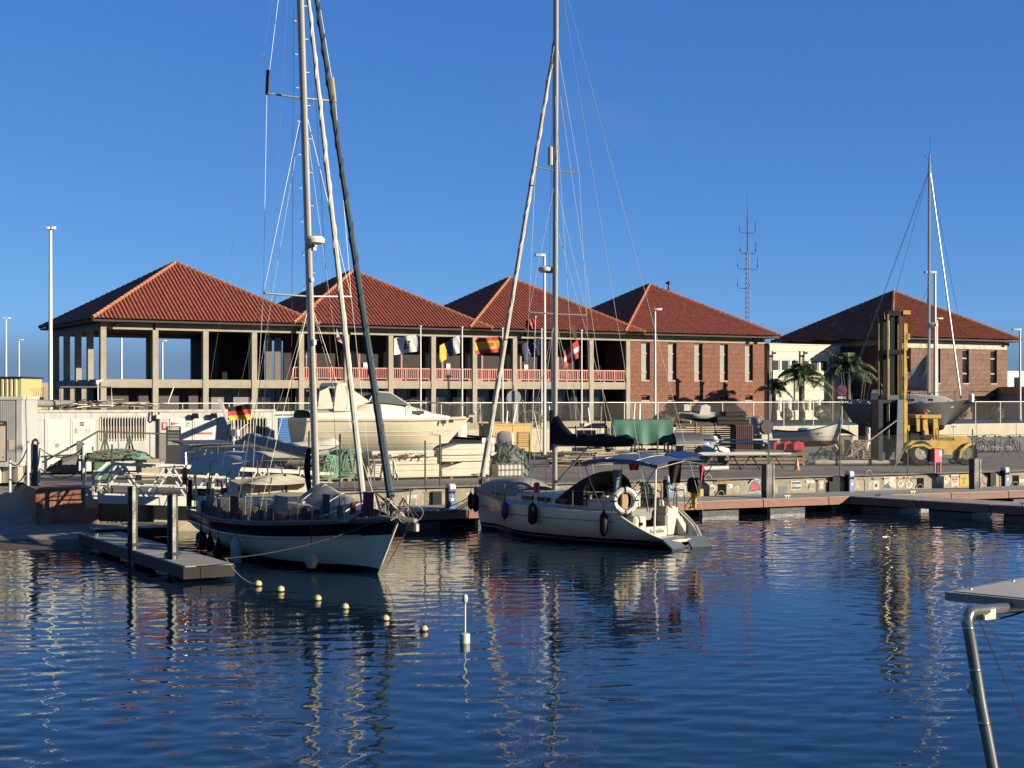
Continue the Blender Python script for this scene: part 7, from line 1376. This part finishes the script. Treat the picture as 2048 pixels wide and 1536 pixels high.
for s in (1, -1): MB().lathe([(.07, 0), (.05, .06), (.07, .13)], (2.9, s * .95, 1.32), 10).build('winch', stainless, rb1); MB().lathe([(.06, 0), (.045, .05), (.06, .11)], (2.0, s * .95, 1.32), 10).build('winch', stainless, rb1)
# outboard on the pushpit, lifebuoy, cloths, fenders
outboard(rw(.75, -1.35, 1.05), AR + R(180), 'black outboard engine on the right sloop stern rail', black, mat('yellow_leg', (.5, .3, .05), .5), .62)
lbu = empty('lifebuoy', rw(1.15, 1.32, 1.38), AR - R(90), 'white ring lifebuoy with dark straps on the right sloop', 'lifebuoy'); lm_ = MB().tube([(.29 * math.cos(a * .3142), 0, .29 * math.sin(a * .3142)) for a in range(21)], .085, 8).build('ring', mat('buoy_white', (.68, .67, .62), .5), lbu, smooth=True)
for a in range(4): MB().tube([(.29 * math.cos(a * 1.571 + .05 * q), 0, .29 * math.sin(a * 1.571 + .05 * q)) for q in (-1, 0, 1, 2)], .09, 8).build('strap', solar, lbu)
MB().cbox((0, .04, 0), (.2, .1, .38), .03).build('rescue_light', mat('tan_light', (.55, .38, .16), .5), lbu); lbu.rotation_euler = (0, 0, R(12)); lbu.scale = (1.1, 1.1, 1.1); MB().b2((-.2, .1, -.2), (.2, .12, .2)).build('bag', mat('maroon_bag', (.12, .015, .015), .7), lbu)
def hang(loc, w, h, m, label, rz=0): t = empty('cloth', loc, rz, label, 'cloth', 'cloths hung on the right sloop'); MB().grid(lambda u, v: ((u - .5) * w * (1 - .3 * v), .03 * math.sin(u * 8 + v * 3), -h * v), 8, 8).build('sheet', m, t, smooth=True, fix=False); MB().tube([(-w / 2, 0, 0), (w / 2, 0, 0)], .01, 4).build('hem', m, t)
hang(P(1268, 922, 44.3), .36, .28, mat('cloth_red2', (.5, .03, .06), .8), 'bright red cloth under the blue bimini'); hang(P(1350, 922, 43.6), .42, .65, black, 'black jacket hanging under the bimini'); hang(P(1235, 940, 44), .3, .7, mat('cloth_blue_grey', (.13, .17, .22), .8), 'pale blue towel hanging left of the lifebuoy'); hang(P(1404, 930, 43.2), .16, .5, mat('cloth_red2', (.5, .03, .06)), 'rolled red ensign at the right sloop stern')
for px, yb, L, r, m, lb, kd in ((963, 985, .60, .11, black, 'black fender at the very bow of the right sloop', 2), (981, 988, .62, .11, black, 'second black fender from the right sloop bow', 2), (1010, 1001, .62, .11, mat('fender_navy', (.015, .025, .13), .5), 'navy blue fender on the right sloop', 2), (1077, 1006, .66, .145, black, 'fat black fender amidships on the right sloop', 0), (1207, 1022, .78, .12, black, 'long black fender near the right sloop stern', 2)):
    if px < 990: w_ = rw(LR - (.15 if px < 970 else .8), .25 if px < 970 else .62, 0)
    else:
        t = rx(px, 1.6) / LR; p = h2r.pt(t, 1, 1); w_ = rw(p.x, p.y + r + .03, 0)
    w_.z = CH - (yb - HY) / F * w_.y; fender(w_, L, r, m, lb, kd, .3)
sf = flag(P(1070, 637, 46.8), .32, .32, [(.3, FR), (.4, FR), (.3, FR)], 'small red flag with white cross high on the right sloop rigging', .25, .12, .4); on_cloth(sf, FW, .45, .5, .16, .32, .32, .25, .12, .4, n=4); sagrope('flag_halyard', P(1071, 632, 46.8), P(1064, 880, 46.8), 0, 'thin pole under the small red cross flag', .014, wpole, 'flagstaff', None)
cf_ = empty('courtesy_flag', P(1152, 648, 47.5), 0, 'small faded brown pennant on the right sloop shroud', 'pennant'); MB().add([(0, 0, 0), (-.2, .02, -.08), (-.05, 0, -.5), (.02, 0, -.45)], [(0, 1, 2, 3)]).build('cloth', mat('faded_brown', (.25, .14, .07), .8), cf_, fix=False); MB().tube([(0, 0, .1), (0, 0, -.5)], .006, 4).build('line', rig, cf_)
# mooring lines
b_ = rw(LR - .1, 0, 1.15)
for k, (px, py) in enumerate(((836, 1029), (893, 1024), (908, 1023))): sagrope('mooring_line', b_, G(px, py, .62), .12, ['long bow line of the right sloop to the pontoon', 'middle bow line of the right sloop', 'short bow line of the right sloop'][k], .016)
sagrope('mooring_line', lw(11.2, -.35, 1.3), G(448, 1117, .6), .15, 'dark bow line of the left sailboat to the finger pontoon', .016); sagrope('mooring_line', G(452, 1117, .6), G(510, 1168, .03), .12, 'thin line from the finger pontoon to the first yellow float', .008, mat('rope_tan', (.35, .3, .22), .9)); sagrope('mooring_line', lw(2.5, -1.5, .95), G(395, 1092, .6), .05, 'short stern line of the left sailboat', .014)
# ================================================================ QUAY DETAILS AND FLOATS
def qp(px, off=0): return tpx(px, Vector((-3 + NQ.x * off, 52.3 + NQ.y * off)), UQ)
def qz(px, py): x = qp(px); return CH - (py - HY) / F * (52.3 + UQ.y * x)
def mark(name, pts, m, y=-.006, th=.004): MB().poly(pts, (y - th, y), 'y').build(name, m, qw)
def mrect(name, a, b, y0, y1, m, y=-.006): mark(name, [(qp(a), qz(a, y1)), (qp(b), qz(a, y1)), (qp(b), qz(a, y0)), (qp(a), qz(a, y0))], m, y)
def moval(name, cx, cy, rx_, ry_, m, y=-.006, n=18):
    x, z = qp(cx), qz(cx, cy); sx = rx_ / F * 58 / .78; sy = ry_ / F * 58; mark(name, [(x + sx * math.cos(k * 6.2832 / n), z + sy * math.sin(k * 6.2832 / n)) for k in range(n)], m, y)
def heart(name, cx, cy, w, h, m, y=-.006):
    x, z = qp(cx), qz(cx, cy); W, H = w / F * 58 / .78 / 2, h / F * 58 / 2; mark(name, [(x + W * (16 * math.sin(a) ** 3) / 16, z + H * ((13 * math.cos(a) - 5 * math.cos(2 * a) - 2 * math.cos(3 * a) - math.cos(4 * a)) + 2.5) / 14.5) for a in [k * 6.2832 / 28 for k in range(28)]], m, y)
def paint(n, c): return mat('wall_paint_' + n, c, .85, var=.3, scale=9, tint=(.36, .31, .24), tamt=.45, tscale=7)
PW, PB, PR, PY, PG, PK, PT = paint('white', (.62, .6, .54)), paint('blue', (.05, .12, .28)), paint('red', (.5, .05, .06)), paint('yellow', (.62, .42, .03)), paint('grey', (.28, .28, .27)), paint('black', (.06, .055, .05)), paint('teal', (.13, .28, .34))
mrect('white_mural', 814, 833, 990, 1015, PW); moval('mural_figure', 826, 1003, 5, 7, PG, -.011); mrect('green_patch', 849, 863, 984, 1015, paint('green', (.22, .24, .17))); text('Pull', .17, PW, qw, (qp(861), -.012, qz(861, 1000)), (R(90), 0, 0)); mrect('red_smear', 926, 941, 1000, 1013, paint('rust', (.34, .17, .11))); mrect('blue_label', 931, 946, 986, 992, paint('pale', (.45, .47, .47)))
moval('white_oval', 1362, 980, 9, 13, PW); q = MB()
for k in range(6): q.b2((qp(1356), -.016, qz(1362, 971 + k * 3.4)), (qp(1368), -.0105, qz(1362, 972.2 + k * 3.4)))
q.build('oval_print', PG, qw)
moval('white_ring', 1424, 976, 7, 7, PW); moval('ring_core', 1424, 977, 4, 4, qconcrete, -.011); text('NACHO 4', .13, paint('orange', (.55, .16, .06)), qw, (qp(1447), -.01, qz(1447, 961)), (R(90), 0, 0)); mrect('white_label', 1454, 1465, 968, 977, PW); text('F', .12, PR, qw, (qp(1457), -.012, qz(1457, 973)), (R(90), 0, 0)); moval('pale_disc', 1473, 978, 5, 6, PW); moval('disc_core', 1473, 978, 3.4, 4.3, qconcrete, -.011); text('H-A', .17, PW, qw, (qp(1487), -.01, qz(1487, 969)), (R(90), 0, 0))
# sail emblem: pale rim, blue field, red sails
x, z = qp(1510), qz(1510, 974); eg = [(-.46, -.36), (-.36, -.02), (-.2, .22), (.02, .31), (.26, .27), (.38, .08), (.36, -.12), (.22, -.28), (.0, -.33), (-.2, -.33)]
mark('emblem_rim', [(x + a * 1.06, z + b * 1.06) for a, b in eg], PW); mark('emblem_field', [(x + a * .95, z + b * .95) for a, b in eg], PT, -.011); mark('red_sail', [(x - .30, z - .19), (x - .0, z - .17), (x + .02, z + .24), (x - .14, z + .2)], PR, -.016); mark('red_sail', [(x + .05, z - .17), (x + .27, z - .12), (x + .16, z + .12), (x + .05, z + .2)], PR, -.016); mark('white_hull', [(x - .34, z - .21), (x + .28, z - .16), (x + .26, z - .19), (x - .3, z - .235)], PW, -.016); moval('emblem_moon', 1518, 965, 1.6, 2, PW, -.016)
text('SAIL', .085, PW, qw, (x - .13, -.022, z - .05), (R(90), 0, 0), 'emblem_letters'); text('AUTO', .06, PW, qw, (x - .13, -.022, z + .07), (R(90), 0, 0), 'emblem_letters')
mrect('blue_square', 1557, 1574, 972, 986, paint('slate', (.17, .20, .24))); mrect('flag_mural', 1581, 1602, 962, 980, PW); mrect('flag_stripe', 1583, 1601, 964, 968, PB, -.011); mrect('flag_stripe', 1583, 1601, 974, 978, PB, -.011); mrect('flag_glow', 1583, 1589, 968, 974, PY, -.011)
mrect('white_label', 1612, 1628, 961, 967, PW); mark('figure_stroke', [(qp(1614), qz(1614, 979)), (qp(1619), qz(1619, 966)), (qp(1621), qz(1621, 966)), (qp(1617), qz(1617, 979))], PK); mrect('base_line', 1612, 1628, 977, 979, PW)
mrect('black_frame', 1635, 1649, 958, 983, PK); mrect('frame_field', 1636.2, 1647.8, 960, 981, qconcrete, -.011); moval('white_emblem', 1642, 966, 4.5, 4.5, PW, -.016); moval('white_emblem', 1642, 974, 3.5, 3.5, PW, -.016)
moval('white_disc', 1676, 970, 5.5, 6.5, PW); moval('disc_dot', 1676, 970, 1.8, 2.5, PK, -.011); moval('yellow_disc', 1688, 971, 4, 5.5, paint('olive', (.42, .38, .16)))
mark('arrow_outline', [(qp(1708), qz(1708, 978)), (qp(1712), qz(1712, 965)), (qp(1716), qz(1716, 967)), (qp(1722), qz(1722, 976)), (qp(1718), qz(1718, 980))], paint('chalk', (.46, .43, .36))); text('B-Y', .16, paint('faint', (.30, .32, .34)), qw, (qp(1723), -.01, qz(1723, 957)), (R(90), 0, 0)); mrect('faint_panel', 1735, 1744, 962, 979, paint('chalk', (.46, .43, .36))); mrect('white_panel', 1746, 1758, 961, 980, PW); moval('panel_mark', 1752, 971, 2.6, 4, PK, -.011); moval('teal_cap', 1752, 957, 6, 3, paint('tealpale', (.24, .33, .32)))
mrect('wave_mural', 1768, 1791, 954, 978, PW); mark('wave', [(qp(1768.5), qz(1769, 977)), (qp(1788), qz(1788, 977)), (qp(1781), qz(1781, 974)), (qp(1777), qz(1777, 968)), (qp(1778), qz(1778, 962)), (qp(1773), qz(1773, 968)), (qp(1768.5), qz(1769, 970))], PB, -.011); text('ARTE', .1, PR, qw, (qp(1774), -.012, qz(1774, 957)), (R(90), 0, 0))
for k, m in enumerate((PW, PY, PK, PY, PR, PW, PY, PB, PR)): mrect('signal_square', 1797 + k * 4.1, 1800 + k * 4.1, 953.5 - k * .12, 957.5 - k * .12, m)
for cx_, cy_, r in ((1801, 968, 6.5), (1818, 970, 7)): moval('white_disc', cx_, cy_, r, r + 1, PW); moval('disc_sketch', cx_, cy_ - 1, r * .5, r * .55, PG, -.011); moval('disc_core', cx_, cy_, r * .3, r * .3, PW, -.016)
heart('white_heart', 1886, 963, 30, 26, PW); heart('pink_blot', 1893, 958, 7, 7, paint('pink', (.58, .36, .36)), -.011); heart('pink_blot', 1884, 969, 5, 5, paint('pink', (.58, .36, .36)), -.011)
mrect('white_square', 1902, 1917, 949, 973, PW); heart('red_heart', 1909.5, 961, 12, 20, PR, -.011); [mrect('heart_stripe', 1906, 1913, y, y + 2.4, PW, -.016) for y in (955, 960, 965)]
mrect('yellow_square', 1919, 1936, 949, 972, PY); heart('grey_heart', 1927.5, 959, 9, 10, PG, -.011); moval('heart_base', 1927.5, 966, 3, 2, PG, -.011)
heart('red_outline_heart', 1970, 962, 16, 18, paint('brick', (.34, .16, .12))); heart('heart_inner', 1970, 961.5, 13, 14.5, qconcrete, -.011); mrect('white_label', 2038, 2047, 958, 966, PW)
def fender_pad(a, b, y0, y1, nm='rubber_pad'): MB().b2((qp(a), -.12, qz(a, y1)), (qp(b), .02, qz(a, y0))).build(nm, black, qw)
fender_pad(863, 881, 983, 1016); fender_pad(1526, 1534, 958, 985); fender_pad(1662, 1676, 954, 984); fender_pad(1655, 1662, 963, 984); fender_pad(1977, 1988, 945, 972); fender_pad(1690, 1700, 953, 983)
for a, b, y0, y1 in ((1436, 1452, 968, 990), (1834, 1847, 956, 976), (2025, 2037, 951, 971)):  # black panels stand in for the shade inside square recesses
    MB().b2((qp(a), -.02, qz(a, y1)), (qp(b), .01, qz(a, y0))).build('recess_shade', mat('recess_shade_black', (.006, .006, .006), 1), qw); xx = qp(a) + .1; zz = qz(a, y1); MB().tube([(xx + .14 * math.cos(k * .314 + 0), -.05, zz + .16 * math.sin(k * .314)) for k in range(11)], .022, 5).build('mooring_hoop', steel, qw)
for px in (1420, 1742): pos = qp(px); MB().tube([(pos + .16 * math.cos(k * .314), .15, 1.21 + .2 * math.sin(k * .314)) for k in range(11)], .022, 5).build('mooring_hoop', mat('hoop_blue', (.3, .4, .45), .5), qw)
# ---- service pedestals
pbl, pwh = mat('pedestal_blue', (.05, .16, .42), .45, var=.1), mat('pedestal_white', (.68, .68, .66), .45)
for px, yb, h, lb in ((905, 1017, .72, 'blue service pedestal before the right sloop bow'), (1341, 997, .72, 'blue service pedestal seen through the right sloop cockpit'), (1704, 983, .70, 'blue service pedestal right of the steel pile and flag mark'), (2015, 972, .68, 'blue service pedestal near the right edge of the quay')):
    p = G(px, yb, .6); t = empty('service_pedestal', p, AQ, lb, 'pedestal', 'blue service pedestals on the pontoon')
    MB().cbox((0, .15, h / 2 - .03), (.26, .3, h - .06), .02).build('body', pbl, t); MB().cbox((0, .15, h + .03), (.28, .32, .18), .05).build('cap', pwh, t); MB().b2((-.15, .0, 0), (-.131, .3, h - .02)).build('side_cover', black, t)
    for q in (-.06, .06): MB().cbox((q, -.01, h * .78), (.07, .05, .08), .01).build('socket', black, t)
    MB().lathe([(.035, 0), (.035, .02)], (.0, -.02, h * .6), 10, 'y').build('tap', mat('tap_yellow', (.5, .42, .1), .5), t); MB().b2((-.06, -.01, h * .36), (.06, 0, h * .5)).build('label_plate', pwh, t)
# ---- red fire hose cabinet
fp_ = G(1876, 975, .6); fc = empty('fire_hose_cabinet', fp_, AQ, 'red fire hose cabinet on red legs on the pontoon', 'fire cabinet')
for x in (-.17, .13): MB().b2((x, 0, 0), (x + .05, .06, 1.06)).build('leg', red, fc)
MB().b2((-.12, 0, .55), (.13, .05, .6)).b2((-.17, 0, 0), (.18, .2, .05)).build('crossbar', red, fc); MB().cbox((.0, .12, 1.36), (.46, .28, .58), .04).build('box', red, fc); MB().b2((.05, -.03, 1.32), (.17, -.015, 1.55)).build('label_plate', pwh, fc); MB().b2((-.1, .05, .1), (.1, .2, .14)).tube([(.02, .1, .62), (.05, .1, .8), (-.03, .1, .98)], .03, 6).build('valve', darkmetal, fc)
# ---- floats
ybm = mat('float_yellow', (.68, .52, .22), .5, var=.12); ylab = ['first yellow ball float nearest the left sailboat', 'second yellow ball float in the line', 'third yellow ball float in the line', 'fourth yellow ball float below the left bow', 'fifth yellow ball float in the bright reflection', 'last yellow ball float beside the white marker']
for k, (px, py) in enumerate(((516, 1172), (561, 1183), (635, 1201), (690, 1218), (771, 1241), (848, 1262))):
    p = G(px, py, 0); r = 8.2 / F * p.y; t = empty('float_ball', p, 0, ylab[k], 'float', 'line of yellow ball floats')
    MB().lathe([(.001, -r * .95)] + [(r * math.cos(a), r * math.sin(a)) for a in [-1.2 + q * .3 for q in range(8)]] + [(.001, r)], (0, 0, r * .45), 16).build('ball', ybm, t, smooth=True); MB().lathe([(r * 1.01, -.012), (r * 1.01, .012)], (0, 0, r * .15), 16).build('dark_band', darkmetal, t); MB().lathe([(.02, 0), (.02, .03)], (0, 0, r * 1.42), 6).build('eye', darkmetal, t)
mp2 = G(930, 1286, 0); mk = empty('marker_buoy', mp2, 0, 'white pole marker buoy floating in open water', 'marker buoy'); mkw = mat('marker_white', (.66, .65, .60), .5, var=.15, tint=(.12, .11, .08), tamt=.5, tscale=9)
MB().lathe([(.09, -.25), (.09, .16), (.075, .175), (.02, .18)], n=14).build('float', mkw, mk, smooth=True); MB().tube([(0, 0, .17), (0, 0, .72)], .018, 6).build('pole', pwh, mk); MB().lathe([(.01, .70), (.045, .74), (.055, .80), (.04, .86), (.01, .88)], n=10).build('top_mark', mkw, mk, smooth=True); MB().tube([(0, 0, .87), (0, 0, .9)], .012, 5).build('tip', darkmetal, mk)
# ---- stern arch with solar panel in the foreground (lower right)
fa = empty('foreground_boat', (2.0, 5.6, 0), 0, 'boat stern at the lower right showing a steel arch with pale panel', 'boat'); O_ = Vector((2.0, 5.6, 0))
FT = lambda px, py, Y: P(px, py, Y) - O_
MB().tube([FT(2008, 1650, 5.5), FT(1990, 1560, 5.5), FT(1960, 1400, 5.55), FT(1944, 1300, 5.55), FT(1935, 1248, 5.55), FT(1935, 1234, 5.55), FT(1939, 1226, 5.56), FT(1948, 1222, 5.6), FT(1960, 1221, 5.62), FT(2060, 1212, 5.95), FT(2200, 1200, 6.5)], .0215, 12).build('main_tube', stainless, fa, smooth=True)
MB().tube([FT(1950, 1378, 5.56), FT(1966, 1450, 5.6), FT(1990, 1545, 5.66), FT(2015, 1640, 5.7)], .0125, 8).build('brace_tube', stainless, fa, smooth=True); MB().cbox(FT(1972, 1226, 5.66), (.07, .045, .045), .006, .5).build('clamp', steel, fa); MB().lathe([(.03, -.012), (.03, .012)], FT(1950, 1377, 5.555), 10, 'y').build('joint', stainless, fa)
pA = FT(1890, 1184, 6.0); e1, e2 = Vector((.70, .714, 0)), Vector((.714, -.70, 0)); th = Vector((0, 0, .034)); c_ = [pA, pA + e2 * .66, pA + e2 * .66 + e1 * 1.25, pA + e1 * 1.25]
pp_ = empty('solar_panel', (0, 0, 0), parent=fa); MB().add([p - th for p in c_] + c_, [(3, 2, 1, 0), (4, 5, 6, 7), (0, 1, 5, 4), (1, 2, 6, 5), (2, 3, 7, 6), (3, 0, 4, 7)]).build('frame', mat('panel_frame', (.46, .42, .35), .5, .2), pp_); ins = .03; MB().add([p + Vector((0, 0, .003)) + d for p, d in zip(c_, ((e1 + e2) * ins, (e1 - e2) * ins, (-e1 - e2) * ins, (-e1 + e2) * ins))], [(0, 1, 2, 3)]).build('surface', mat('panel_surface', (.62, .56, .45), .5, var=.06), pp_)
for a, b in (((1957, 1238, 5.6), (2048, 1448, 5.75)), ((1966, 1236, 5.6), (2052, 1352, 5.8))): MB().tube([FT(*a), FT(*b)], .0028, 4).tube([FT(*a), FT(a[0] - 4, a[1] - 14, 5.6)], .003, 4).build('cord', rope_d, fa)
MB().tube([FT(2120, 1206, 6.2), FT(2140, 1640, 6.2)], .0215, 8).build('far_tube', stainless, fa)
for px, py, Y in ((1936, 1256, 5.55), (1950, 1340, 5.55), (1968, 1446, 5.53)): MB().lathe([(.0225, -.004), (.0235, 0), (.0225, .004)], FT(px, py, Y), 12).build('weld_ring', stainless, fa, smooth=True)
for q in (.12, .5): MB().lathe([(.008, 0), (.006, .006)], c_[0] + e1 * q + e2 * .05 + Vector((0, 0, .003)), 8).build('panel_bolt', steel, pp_)
MB().tube([FT(1962, 1224, 5.64), FT(1985, 1240, 5.7), FT(2020, 1232, 5.8), FT(2052, 1222, 5.9)], .004, 5).build('cable', black, fa)
# the boat that carries the arch lies below the picture
nh = empty('stern', (.2, -.7, 0), R(35), parent=fa); hn = Hull(6.0, 2.6, lambda t: -.3, lambda t: 1.75, lambda t: .9 - .1 * t, rake=.2); hn.skin(ns=10).build('hull', hullw, nh, smooth=True); hn.transom().build('transom', hullw, nh); hn.deck(0).build('deck', whitep, nh)
